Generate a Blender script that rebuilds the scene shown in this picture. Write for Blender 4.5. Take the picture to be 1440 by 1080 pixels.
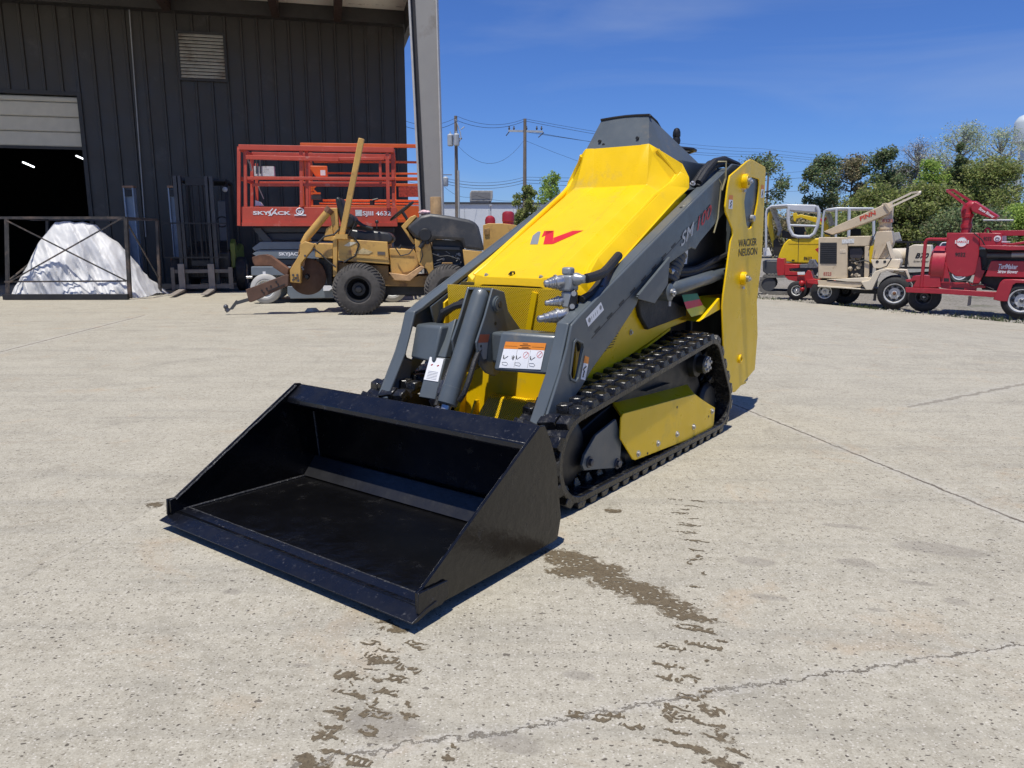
import bpy, bmesh, math, random
from math import sin, cos, pi, radians, sqrt, atan2
from mathutils import Vector, Matrix
SC = bpy.context.scene
for o in list(bpy.data.objects): bpy.data.objects.remove(o)
COL = SC.collection
# ---------------------------------------------------------------- camera
PITCH = math.atan(204/1060)
cd = bpy.data.cameras.new('camera'); cam = bpy.data.objects.new('camera', cd); COL.objects.link(cam)
cam.location = (0, 0, 1.0); cam.rotation_euler = (pi/2-PITCH, 0, 0)
cd.sensor_width = 36; cd.lens = 36*1060/1440; cd.clip_end = 3000; cd.clip_start = .05
SC.camera = cam
SC.render.resolution_x = 1024; SC.render.resolution_y = 768
# ---------------------------------------------------------------- sky and sun
SUN = Vector((-.122, -.283, 1)).normalized()       # towards the sun
w = bpy.data.worlds.new('World'); SC.world = w; w.use_nodes = True
nt = w.node_tree; bg = nt.nodes['Background']
sky = nt.nodes.new('ShaderNodeTexSky'); sky.sky_type = 'NISHITA'; sky.sun_disc = False
sky.sun_elevation = math.asin(SUN.z); sky.sun_rotation = atan2(SUN.x, SUN.y)
sky.air_density = 1.0; sky.dust_density = .05; sky.ozone_density = 5.5
tc = nt.nodes.new('ShaderNodeTexCoord'); mp = nt.nodes.new('ShaderNodeMapping')
mp.inputs['Scale'].default_value = (1.2, 2.0, 7); mp.inputs['Rotation'].default_value = (0, .25, .5)
nz = nt.nodes.new('ShaderNodeTexNoise'); nz.inputs['Scale'].default_value = 1.6; nz.inputs['Detail'].default_value = 8; nz.inputs['Distortion'].default_value = .6
rp = nt.nodes.new('ShaderNodeValToRGB'); rp.color_ramp.elements[0].position = .50; rp.color_ramp.elements[1].position = .80
rp.color_ramp.elements[1].color = (.24, .24, .24, 1)
mx = nt.nodes.new('ShaderNodeMix'); mx.data_type = 'RGBA'; mx.inputs[7].default_value = (5.5, 6.2, 7.2, 1)
nt.links.new(tc.outputs['Generated'], mp.inputs[0]); nt.links.new(mp.outputs[0], nz.inputs['Vector'])
nt.links.new(nz.outputs['Fac'], rp.inputs[0]); nt.links.new(rp.outputs[0], mx.inputs[0])
tint = nt.nodes.new('ShaderNodeMix'); tint.data_type = 'RGBA'; tint.blend_type = 'MULTIPLY'; tint.inputs[0].default_value = 1; tint.inputs[7].default_value = (.50, .72, 1.20, 1)
nt.links.new(sky.outputs[0], tint.inputs[6]); nt.links.new(tint.outputs[2], mx.inputs[6]); nt.links.new(mx.outputs[2], bg.inputs[0]); bg.inputs[1].default_value = .095
ld = bpy.data.lights.new('sun', 'SUN'); ld.energy = 4.9; ld.angle = radians(.5); ld.color = (1, .955, .87)
lo = bpy.data.objects.new('sun', ld); COL.objects.link(lo); lo.rotation_euler = SUN.to_track_quat('Z', 'Y').to_euler()
SC.view_settings.view_transform = 'Standard'; SC.view_settings.look = 'None'
SC.view_settings.exposure = 0; SC.view_settings.gamma = 1
R = random.Random(7)
# ---------------------------------------------------------------- materials
class NT:
    def __init__(s, name):
        s.m = bpy.data.materials.new(name); s.m.use_nodes = True; s.t = s.m.node_tree
        s.b = s.t.nodes['Principled BSDF']
    def n(s, ty, **k):
        q = s.t.nodes.new('ShaderNode'+ty)
        for a, v in k.items():
            if a.startswith('i_'): q.inputs[a[2:].replace('_', ' ')].default_value = v
            else: setattr(q, a, v)
        return q
    def l(s, a, b): s.t.links.new(a, b)
    def math(s, op, a, b=None, c=None, clamp=False):
        q = s.n('Math', operation=op); q.use_clamp = clamp
        for i, v in enumerate((a, b, c)):
            if v is None: continue
            if hasattr(v, 'is_linked'): s.l(v, q.inputs[i])
            else: q.inputs[i].default_value = v
        return q.outputs[0]
    def mix(s, f, a, b, blend='MIX'):
        q = s.n('Mix', data_type='RGBA', blend_type=blend)
        for i, v in ((0, f), (6, a), (7, b)):
            if hasattr(v, 'is_linked'): s.l(v, q.inputs[i])
            elif i == 0: q.inputs[0].default_value = v
            else: q.inputs[i].default_value = (*v, 1) if len(v) == 3 else v
        return q.outputs[2]
    def ramp(s, x, p0, p1, c0=0., c1=1.):
        q = s.n('MapRange', clamp=True); s.l(x, q.inputs[0])
        for i, v in enumerate((p0, p1, c0, c1)): q.inputs[i+1].default_value = v
        return q.outputs[0]
    def noise(s, vec, scale, detail=4, rough=.55, dist=0):
        q = s.n('TexNoise'); q.inputs['Scale'].default_value = scale; q.inputs['Detail'].default_value = detail
        q.inputs['Roughness'].default_value = rough; q.inputs['Distortion'].default_value = dist
        if vec is not None: s.l(vec, q.inputs['Vector'])
        return q.outputs['Fac']
MATS = {}
def mat(name, col, rough=.5, metal=0, var=.12, dirt=None, dirt_amt=.3, scale=6, bump=0, bscale=60, coat=0, spec=.5, dscale=3):
    if name in MATS: return MATS[name]
    N = NT(name); o = N.n('TexCoord').outputs['Object']
    f = N.noise(o, scale, 5)
    c = N.mix(N.ramp(f, .3, .7), tuple(v*(1-var) for v in col), tuple(min(1, v*(1+var)) for v in col))
    rr = N.ramp(N.noise(o, scale*2.3, 4), .3, .7, max(.02, rough-.08), min(1, rough+.1))
    if dirt:
        d = N.ramp(N.noise(o, dscale, 9, .68), .62-dirt_amt*.35, .75-dirt_amt*.25)
        c = N.mix(d, c, dirt)
        rr = N.math('MAXIMUM', rr, N.math('MULTIPLY', d, .75))
    N.l(c, N.b.inputs['Base Color']); N.l(rr, N.b.inputs['Roughness'])
    N.b.inputs['Metallic'].default_value = metal; N.b.inputs['Coat Weight'].default_value = coat
    N.b.inputs['Coat Roughness'].default_value = .08; N.b.inputs['Specular IOR Level'].default_value = spec
    if bump:
        b = N.n('Bump'); b.inputs['Strength'].default_value = bump; b.inputs['Distance'].default_value = .004
        N.l(N.noise(o, bscale, 4), b.inputs['Height']); N.l(b.outputs[0], N.b.inputs['Normal'])
    MATS[name] = N.m; return N.m
def perforated(name, col, pitch, hole=(.01, .008, .002), amt=.55):
    N = NT(name); o = N.n('TexCoord').outputs['Object']; s = N.n('SeparateXYZ'); N.l(o, s.inputs[0])
    k = 2*pi/pitch
    a = N.math('SINE', N.math('MULTIPLY', s.outputs[0], k)); b = N.math('SINE', N.math('MULTIPLY', s.outputs[2], k))
    d = N.ramp(N.math('MULTIPLY', a, b), amt-.25, amt)
    c = N.mix(d, col, hole); N.l(c, N.b.inputs['Base Color']); N.b.inputs['Roughness'].default_value = .35
    bp = N.n('Bump'); bp.invert = True; bp.inputs['Strength'].default_value = .7; bp.inputs['Distance'].default_value = .002
    N.l(d, bp.inputs['Height']); N.l(bp.outputs[0], N.b.inputs['Normal'])
    return N.m
def emis(name, col, st):
    N = NT(name); N.b.inputs['Emission Color'].default_value = (*col, 1); N.b.inputs['Emission Strength'].default_value = st
    return N.m
M_YEL = mat('loader_yellow', (.82, .525, .003), .33, var=.05, coat=.12, bump=.15, bscale=240, spec=.35, dirt=(.62, .42, .05), dirt_amt=.10, dscale=4)
M_YELP = perforated('perforated_yellow', (.78, .50, .004), .0105, amt=.5)
M_GREY = mat('loader_grey', (.088, .104, .112), .38, var=.08, bump=.15, bscale=220, coat=.15, dirt=(.13, .125, .11), dirt_amt=.12, dscale=9)
M_BLK = mat('black_plastic', (.012, .012, .013), .45, var=.2)
M_BLKT = mat('black_textured', (.02, .021, .022), .6, bump=1.0, bscale=55)
M_RUB = mat('track_rubber', (.009, .009, .0095), .24, var=.3, dirt=(.045, .043, .04), dirt_amt=.35, dscale=30, bump=.6, bscale=70)
M_BKT = mat('bucket_black', (.0035, .0035, .004), .2, var=.2, bump=.45, bscale=34, dirt=(.012, .0115, .011), dirt_amt=.1, dscale=12)
M_BKTL = mat('bucket_edge', (.005, .0055, .008), .27, var=.2, bump=.4, bscale=60, dirt=(.05, .05, .055), dirt_amt=.10, dscale=60)
M_HOSE = mat('hose_black', (.015, .015, .016), .55, bump=.8, bscale=200)
M_CHR = mat('zinc_steel', (.46, .46, .46), .34, metal=.8, var=.1, scale=30)
M_STEEL = mat('dark_steel', (.10, .10, .11), .4, metal=.6, var=.2)
M_WHT = mat('white_decal', (.78, .78, .78), .4, var=.03)
M_ORG = mat('orange_decal', (.75, .24, .02), .4, var=.03)
M_INK = mat('black_ink', (.015, .015, .015), .5)
M_REDD = mat('red_decal', (.62, .02, .02), .35, var=.03)
M_GRYD = mat('grey_decal', (.22, .23, .24), .35, var=.03)
M_GRN = mat('green_decal', (.01, .16, .05), .4)
# ---------------------------------------------------------------- mesh builder
def frame2(d):
    d = Vector(d).normalized(); a = Vector((0, 0, 1)) if abs(d.z) < .9 else Vector((1, 0, 0))
    u = d.cross(a).normalized(); return u, d.cross(u).normalized()
class MB:
    def __init__(s, f=None): s.v = []; s.f = []; s.fn = f
    def add(s, vs, fs):
        n = len(s.v); s.v += [tuple(x) for x in vs]; s.f += [tuple(i+n for i in q) for q in fs]; return s
    def box(s, a, b):
        x0, y0, z0 = a; x1, y1, z1 = b
        return s.add([(x0,y0,z0),(x1,y0,z0),(x1,y1,z0),(x0,y1,z0),(x0,y0,z1),(x1,y0,z1),(x1,y1,z1),(x0,y1,z1)],
              [(0,3,2,1),(4,5,6,7),(0,1,5,4),(1,2,6,5),(2,3,7,6),(3,0,4,7)])
    def hexa(s, P):  # 8 points, bottom 4, top 4
        return s.add(P, [(0,3,2,1),(4,5,6,7),(0,1,5,4),(1,2,6,5),(2,3,7,6),(3,0,4,7)])
    def prism(s, poly, ax, a, b, poly2=None):
        # poly in the two other axes (in xyz order), extruded along ax from a to b
        def P(q, t):
            q = list(q); q.insert(ax, t); return q
        n = len(poly); p2 = poly2 or poly
        vs = [P(q, a) for q in poly]+[P(q, b) for q in p2]
        return s.add(vs, [tuple(range(n-1, -1, -1)), tuple(range(n, 2*n))]+[(i, (i+1) % n, n+(i+1) % n, n+i) for i in range(n)])
    def cyl(s, p0, p1, r0, r1=None, seg=16, cap=True):
        r1 = r0 if r1 is None else r1; p0 = Vector(p0); p1 = Vector(p1); u, v = frame2(p1-p0)
        vs = []
        for p, r in ((p0, r0), (p1, r1)):
            vs += [p+u*r*cos(2*pi*i/seg)+v*r*sin(2*pi*i/seg) for i in range(seg)]
        fs = [(i, (i+1) % seg, seg+(i+1) % seg, seg+i) for i in range(seg)]
        if cap: fs += [tuple(range(seg-1, -1, -1)), tuple(range(seg, 2*seg))]
        return s.add(vs, fs)
    def rings(s, p0, d, prof, seg=20, caps=(1, 1)):
        # revolve prof [(t, r)] about axis p0 + t d
        p0 = Vector(p0); d = Vector(d).normalized(); u, v = frame2(d); vs = []; fs = []
        for t, r in prof:
            vs += [p0+d*t+(u*cos(2*pi*i/seg)+v*sin(2*pi*i/seg))*r for i in range(seg)]
        for k in range(len(prof)-1):
            fs += [(k*seg+i, k*seg+(i+1) % seg, (k+1)*seg+(i+1) % seg, (k+1)*seg+i) for i in range(seg)]
        if caps[0]: fs.append(tuple(range(seg-1, -1, -1)))
        if caps[1]: fs.append(tuple((len(prof)-1)*seg+i for i in range(seg)))
        return s.add(vs, fs)
    def tube(s, path, r, seg=8, r1=None):
        path = [Vector(p) for p in path]; n = len(path); vs = []; fs = []; pu = None
        for k, p in enumerate(path):
            d = (path[min(k+1, n-1)]-path[max(k-1, 0)])
            if pu is None: u, v = frame2(d)
            else:
                dn = d.normalized(); u = (pu-dn*pu.dot(dn)).normalized(); v = dn.cross(u)
            pu = u; rr = r if r1 is None else r+(r1-r)*k/(n-1)
            vs += [p+u*rr*cos(2*pi*i/seg)+v*rr*sin(2*pi*i/seg) for i in range(seg)]
        for k in range(n-1):
            fs += [(k*seg+i, k*seg+(i+1) % seg, (k+1)*seg+(i+1) % seg, (k+1)*seg+i) for i in range(seg)]
        fs += [tuple(range(seg-1, -1, -1)), tuple((n-1)*seg+i for i in range(seg))]
        return s.add(vs, fs)
    def bar(s, p0, p1, w, h, up=(0, 0, 1)):
        # rectangular bar, w sideways, h along up
        p0 = Vector(p0); p1 = Vector(p1); d = (p1-p0).normalized(); up = Vector(up); sd = d.cross(up)
        if sd.length < 1e-4: sd = Vector((1, 0, 0))
        sd.normalize(); up = sd.cross(d).normalized(); a = sd*w/2; b = up*h/2
        return s.hexa([p0-a-b, p0+a-b, p1+a-b, p1-a-b, p0-a+b, p0+a+b, p1+a+b, p1-a+b])
    def sphere(s, c, r, seg=12, sz=1.0):
        c = Vector(c); prof = [(-cos(pi*k/8)*r*sz, max(1e-4, sin(pi*k/8)*r)) for k in range(9)]
        return s.rings(c, (0, 0, 1), prof, seg)
    def plate(s, pts, off):
        # polygon of 3d points thickened by vector off
        off = Vector(off); n = len(pts); a = [Vector(p) for p in pts]
        return s.add(a+[p+off for p in a], [tuple(range(n-1, -1, -1)), tuple(range(n, 2*n))]+[(i, (i+1) % n, n+(i+1) % n, n+i) for i in range(n)])
    def holed(s, outer, holes, ax, a, b):
        bm = bmesh.new()
        def P(q, t):
            q = list(q); q.insert(ax, t); return q
        loops = [outer]+list(holes); es = []
        for lp in loops:
            vv = [bm.verts.new(P(q, 0)) for q in lp]
            es += [bm.edges.new((vv[i], vv[(i+1) % len(vv)])) for i in range(len(vv))]
        bmesh.ops.triangle_fill(bm, use_beauty=True, edges=es)
        bm.verts.index_update(); vs = [list(v.co) for v in bm.verts]; fs = [[v.index for v in f.verts] for f in bm.faces]; bm.free()
        n = len(vs); A = []; B = []
        for v in vs:
            q = list(v); q[ax] = a; A.append(q); q = list(v); q[ax] = b; B.append(q)
        side = []; k = 0
        for lp in loops:
            m = len(lp); side += [(k+i, k+(i+1) % m, n+k+(i+1) % m, n+k+i) for i in range(m)]; k += m
        return s.add(A+B, [tuple(f) for f in fs]+[tuple(i+n for i in reversed(f)) for f in fs]+side)
    def build(s, name, m, parent=None, bevel=0, smooth=True, seg=2, ang=30, recalc=True, bang=25):
        me = bpy.data.meshes.new(name); vs = s.v if s.fn is None else [s.fn(v) for v in s.v]
        me.from_pydata([tuple(v) for v in vs], [], s.f)
        if recalc:
            bm = bmesh.new(); bm.from_mesh(me); bmesh.ops.recalc_face_normals(bm, faces=bm.faces); bm.to_mesh(me); bm.free()
        me.materials.append(m)
        if smooth: me.shade_smooth(); me.set_sharp_from_angle(angle=radians(ang))
        o = bpy.data.objects.new(name, me); COL.objects.link(o)
        if parent: o.parent = parent
        if bevel:
            b = o.modifiers.new('bevel', 'BEVEL'); b.width = bevel; b.segments = seg; b.limit_method = 'ANGLE'; b.angle_limit = radians(bang)
        return o
def thing(name, label, cat, loc=(0, 0, 0), rotz=0, group=None):
    o = bpy.data.objects.new(name, None); COL.objects.link(o); o.location = loc; o.rotation_euler = (0, 0, rotz)
    o.empty_display_size = .2
    return tag(o, label, cat, group)
def tag(o, label, cat, group=None):
    o['label'] = label; o['category'] = cat
    if group: o['group'] = group
    return o
def text(body, m, parent, name, O, U, V, w, h, bold=0, shear=0, off=0.0, fn=None):
    # lettering laid on a plane: O lower-left corner, U along, V up (unit), fitted to w x h
    c = bpy.data.curves.new('t', 'FONT'); c.body = body; c.offset = bold; c.shear = shear; c.resolution_u = 3
    to = bpy.data.objects.new('t', c); COL.objects.link(to)
    me = bpy.data.meshes.new_from_object(to); bpy.data.objects.remove(to)
    xs = [v.co.x for v in me.vertices]; ys = [v.co.y for v in me.vertices]
    x0, x1, y0, y1 = min(xs), max(xs), min(ys), max(ys)
    O = Vector(O); U = Vector(U).normalized(); V = Vector(V).normalized(); n = U.cross(V)
    for v in me.vertices:
        q = O+U*((v.co.x-x0)/(x1-x0)*w)+V*((v.co.y-y0)/(y1-y0)*h)+n*off
        v.co = q if fn is None else Vector(fn(q))
    me.materials.append(m); o = bpy.data.objects.new(name, me); COL.objects.link(o); o.parent = parent
    return o
def quad(m, parent, name, P, fn=None):
    me = bpy.data.meshes.new(name); me.from_pydata([tuple(p) if fn is None else fn(p) for p in P], [], [tuple(range(len(P)))])
    me.materials.append(m); o = bpy.data.objects.new(name, me); COL.objects.link(o); o.parent = parent; return o
def copy_tree(o, parent=None):
    kids = [c for c in bpy.data.objects if c.parent == o]
    c = o.copy(); COL.objects.link(c); c.parent = parent
    for k in kids: copy_tree(k, c)
    return c
# photograph geometry used to lay out the far machines on their own vertical planes
F_ = 1060.; CT, ST = cos(PITCH), sin(PITCH)
def ray(x, y):
    u = (x-720)/F_; v = (y-540)/F_
    return Vector((u, CT-v*ST, -ST-v*CT))
def gpt(x, y, z=0.):
    r = ray(x, y); return Vector((0, 0, 1))+r*((z-1)/r.z)
def gz(X, Y):   # height of the yard: level near the shop, draining down to the gravel lot
    s = (.907*X+.42*Y-6)/7.3; s = max(0., min(1., s)); return -.42*s*s*(3-2*s)
class Side:
    """vertical working plane of one thing; origin on the ground, x along it, y away"""
    def __init__(s, x, Y, ang=0., z=0., yref=400):
        r = ray(x, yref); s.O = Vector((r.x*Y/r.y, Y, z)); s.a = ang
        s.ux = Vector((cos(ang), sin(ang), 0)); s.uy = Vector((-sin(ang), cos(ang), 0)); s.yo = 0
    def __call__(s, x, y, yo=None):
        yo = s.yo if yo is None else yo
        r = ray(x, y); C = Vector((0, 0, 1))-s.O; t = (yo-C.dot(s.uy))/r.dot(s.uy); P = C+r*t
        return (P.dot(s.ux), P.z)
    def p(s, x, y, yo=None):
        yo = s.yo if yo is None else yo
        a = s(x, y, yo); return Vector((a[0], yo, a[1]))
    def poly(s, pts, yo=None): return [s(x, y, yo) for x, y in pts]
    def thing(s, name, label, cat, group=None): return thing(name, label, cat, s.O, s.a, group)
# ================================================================ ground
def ground_mat():
    N = NT('concrete'); o = N.n('TexCoord').outputs['Object']
    big = N.noise(o, .55, 6, .6); mid = N.noise(o, 3.2, 8, .68); fine = N.noise(o, 34, 6, .75); grit = N.noise(o, 190, 3, .75)
    c = N.mix(N.ramp(big, .32, .68), (0.313, 0.285, 0.222), (0.380, 0.350, 0.277))
    c = N.mix(N.ramp(mid, .38, .66), c, (0.420, 0.388, 0.308))
    c = N.mix(N.math('MULTIPLY', N.ramp(fine, .44, .66), .6), c, (0.482, 0.450, 0.364))
    c = N.mix(N.math('MULTIPLY', N.ramp(fine, .50, .34), .4), c, (0.250, 0.223, 0.164))
    c = N.mix(N.math('MULTIPLY', N.ramp(grit, .52, .68), .55), c, (0.193, 0.167, 0.125))
    c = N.mix(N.math('MULTIPLY', N.ramp(grit, .46, .34), .4), c, (0.578, 0.545, 0.451))
    c = N.mix(N.math('MULTIPLY', N.ramp(N.noise(o, 1.7, 5, .65, 1.5), .58, .72), .38), c, (0.425, 0.297, 0.174))   # rust tint
    c = N.mix(N.math('MULTIPLY', N.ramp(N.noise(o, 2.1, 6, .68, .8), .54, .70), .42), c, (0.227, 0.210, 0.170))    # old grey stains
    c = N.mix(N.math('MULTIPLY', N.ramp(N.noise(o, 9, 5, .7, .5), .56, .70), .3), c, (0.250, 0.221, 0.163))
    # long scuffs
    mp = N.n('Mapping'); mp.inputs['Rotation'].default_value = (0, 0, .25); mp.inputs['Scale'].default_value = (.35, 5, 1); N.l(o, mp.inputs[0])
    c = N.mix(N.math('MULTIPLY', N.ramp(N.noise(mp.outputs[0], 1.3, 8, .7), .50, .70), .40), c, (.215, .205, .175))
    # pits and dark aggregate
    dn = N.n('TexNoise'); dn.inputs['Scale'].default_value = 60; dn.inputs['Detail'].default_value = 2; N.l(o, dn.inputs['Vector'])
    dm = N.n('VectorMath', operation='MULTIPLY_ADD'); N.l(dn.outputs['Color'], dm.inputs[0]); dm.inputs[1].default_value = (.016, .016, 0); N.l(o, dm.inputs[2])
    def pits(scale, r, thr, amt, col, cc):
        v = N.n('TexVoronoi', voronoi_dimensions='2D'); v.inputs['Scale'].default_value = scale; v.inputs['Randomness'].default_value = 1
        mp2 = N.n('Mapping'); mp2.inputs['Scale'].default_value = (1, 1.5, 1); N.l(dm.outputs[0], mp2.inputs[0]); N.l(mp2.outputs[0], v.inputs['Vector'])
        s = N.n('SeparateColor'); N.l(v.outputs['Color'], s.inputs[0])
        rr = N.math('MULTIPLY', N.ramp(s.outputs[1], 0, 1, .25, 1), r)
        m = N.math('MULTIPLY', N.math('LESS_THAN', v.outputs['Distance'], rr), N.math('GREATER_THAN', s.outputs[0], thr))
        return m, N.mix(N.math('MULTIPLY', m, amt), cc, col)
    m1, c = pits(42, .19, .68, .85, (.06, .048, .038), c)
    m2, c = pits(80, .26, .62, .65, (.12, .10, .075), c)
    m3, c = pits(11, .10, .90, .8, (.09, .075, .06), c)
    m4, c = pits(95, .28, .6, .5, (.66, .62, .55), c)
    # warped coordinates for cracks and stains
    wn = N.n('TexNoise'); wn.inputs['Scale'].default_value = 14; wn.inputs['Detail'].default_value = 6; wn.inputs['Roughness'].default_value = .75; N.l(o, wn.inputs['Vector'])
    sub = N.n('VectorMath', operation='SUBTRACT'); N.l(wn.outputs['Color'], sub.inputs[0]); sub.inputs[1].default_value = (.5, .5, .5)
    def warped(a):
        q = N.n('VectorMath', operation='MULTIPLY'); N.l(sub.outputs[0], q.inputs[0]); q.inputs[1].default_value = (a, a, 0)
        ad = N.n('VectorMath', operation='ADD'); N.l(o, ad.inputs[0]); N.l(q.outputs[0], ad.inputs[1]); return ad.outputs[0]
    wa = warped(.05); wb = warped(.13)
    bump = None
    def crack(P0, P1, wd, vec, ext=(0, 0)):
        a = gpt(*P0); b = gpt(*P1); d = b-a; L = d.length
        m = N.n('Mapping', vector_type='TEXTURE'); m.inputs['Location'].default_value = (a.x, a.y, 0)
        m.inputs['Rotation'].default_value = (0, 0, atan2(d.y, d.x)); N.l(vec, m.inputs[0])
        s = N.n('SeparateXYZ'); N.l(m.outputs[0], s.inputs[0])
        y = N.math('ABSOLUTE', s.outputs[1])
        inx = N.math('MULTIPLY', N.math('GREATER_THAN', s.outputs[0], -ext[0]), N.math('LESS_THAN', s.outputs[0], L+ext[1]))
        return N.math('MULTIPLY', N.ramp(y, wd, wd*.4), inx), N.math('MULTIPLY', N.ramp(y, wd*6, wd), inx)
    for P0, P1, wd, vec, ext, dk in [((1035, 570), (1440, 735), .0095, wa, (.2, 3), .95), ((1000, 975), (1440, 905), .0048, wb, (.0, 2), .95), ((460, 1068), (1000, 975), .0048, wb, (.6, 0), .95),
                                 ((0, 495), (130, 462), .016, wa, (8, 1.5), .8), ((1340, 560), (1440, 540), .02, wb, (.5, 4), .5), ((0, 830), (235, 705), .0025, wa, (2, 0), .12),
                                 ((420, 462), (560, 470), .012, wa, (3, 2), .35), ((1080, 480), (1440, 500), .012, wa, (1, 4), .35), ((100, 545), (400, 530), .003, wa, (1, .3), .3)]:
        cr, halo = crack(P0, P1, wd, vec, ext)
        c = N.mix(N.math('MULTIPLY', halo, N.ramp(fine, .35, .6, 0, .38*dk)), c, (.52, .50, .46))
        c = N.mix(N.math('MULTIPLY', cr, N.ramp(mid, .25, .55, dk*.45, dk)), c, (.11, .09, .065))
        bump = cr if bump is None else N.math('MAXIMUM', bump, cr)
    # water marks dripped by the tracks and the bucket
    def ell(px, py, rx, ry, ang=0, vec=wb, soft=.12):
        a = gpt(px, py); m = N.n('Mapping', vector_type='TEXTURE'); m.inputs['Location'].default_value = (a.x, a.y, 0)
        m.inputs['Rotation'].default_value = (0, 0, ang); m.inputs['Scale'].default_value = (rx, ry, 1); N.l(vec, m.inputs[0])
        q = N.n('VectorMath', operation='LENGTH'); N.l(m.outputs[0], q.inputs[0]); return q.outputs['Value']
    A = radians(-36.5)
    old = None
    for px, py, rx, ry in [(1320,772,.14,.055),(1345,846,.035,.02),(1062,790,.06,.035),(1205,792,.06,.03),(1290,820,.05,.015),(325,832,.03,.016),(1232,857,.024,.012),(1080,840,.05,.02),(425,935,.02,.01),(815,950,.04,.02),(600,830,.03,.01),(720,1045,.06,.03),(540,1020,.08,.05),(1190,740,.08,.02)]:
        d = ell(px, py, rx, ry, -.3, wa); old = d if old is None else N.math('MINIMUM', old, d)
    c = N.mix(N.math('MULTIPLY', N.ramp(old, 1.15, .85), .38), c, (.17, .15, .13))
    N.l(c, N.b.inputs['Base Color'])
    N.l(N.ramp(mid, .3, .7, .78, .92), N.b.inputs['Roughness'])
    N.b.inputs['Specular IOR Level'].default_value = .3
    h = N.math('ADD', N.math('MULTIPLY', fine, .6), N.math('MULTIPLY', grit, .5))
    h = N.math('SUBTRACT', h, N.math('MULTIPLY', N.math('MAXIMUM', m1, m3), .8)); h = N.math('SUBTRACT', h, N.math('MULTIPLY', bump, 1.6))
    b = N.n('Bump'); b.inputs['Strength'].default_value = .55; b.inputs['Distance'].default_value = .005; N.l(h, b.inputs['Height']); N.l(b.outputs[0], N.b.inputs['Normal'])
    return N.m
stripes = [(557,884,.05,.02),(583,910,.035,.008),(520,908,.03,.006),(536,929,.055,.012),(573,943,.035,.010),(493,952,.04,.013),(555,957,.035,.010),(493,978,.05,.010),(540,976,.035,.010),
    (474,1009,.04,.015),(525,1008,.04,.010),(580,1004,.03,.018),(465,1035,.06,.018),(517,1033,.03,.010),(440,1072,.06,.02),(500,1075,.035,.012),(630,1066,.02,.014),(807,1010,.02,.010),(845,1014,.02,.008),
    (865,1010,.02,.006),(892,1026,.03,.010),(977,886,.06,.010),(988,910,.05,.012),(940,912,.03,.006),(937,936,.025,.006),(942,955,.035,.010),(965,985,.03,.008),(965,1011,.06,.010),(1003,1000,.025,.024),(940,1042,.04,.014),(975,1052,.06,.016),
    (1013,1033,.02,.030),(1020,1072,.05,.02),(975,825,.02,.009),(977,787,.022,.007),(972,761,.025,.006),(958,747,.025,.005),(972,738,.03,.004),(955,722,.035,.004),(975,712,.03,.004),(950,703,.03,.004),(862,718,.03,.02),(800,700,.06,.012),(973,851,.02,.005),(960,870,.03,.005),(220,710,.03,.02)]
big_ = [(800,785,.09,.055,-.6),(840,802,.09,.055,-.4),(885,825,.12,.045,-.5),(930,848,.09,.036,-.55),(968,868,.075,.018,-.4),(800,805,.06,.035,-.4)]

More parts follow.
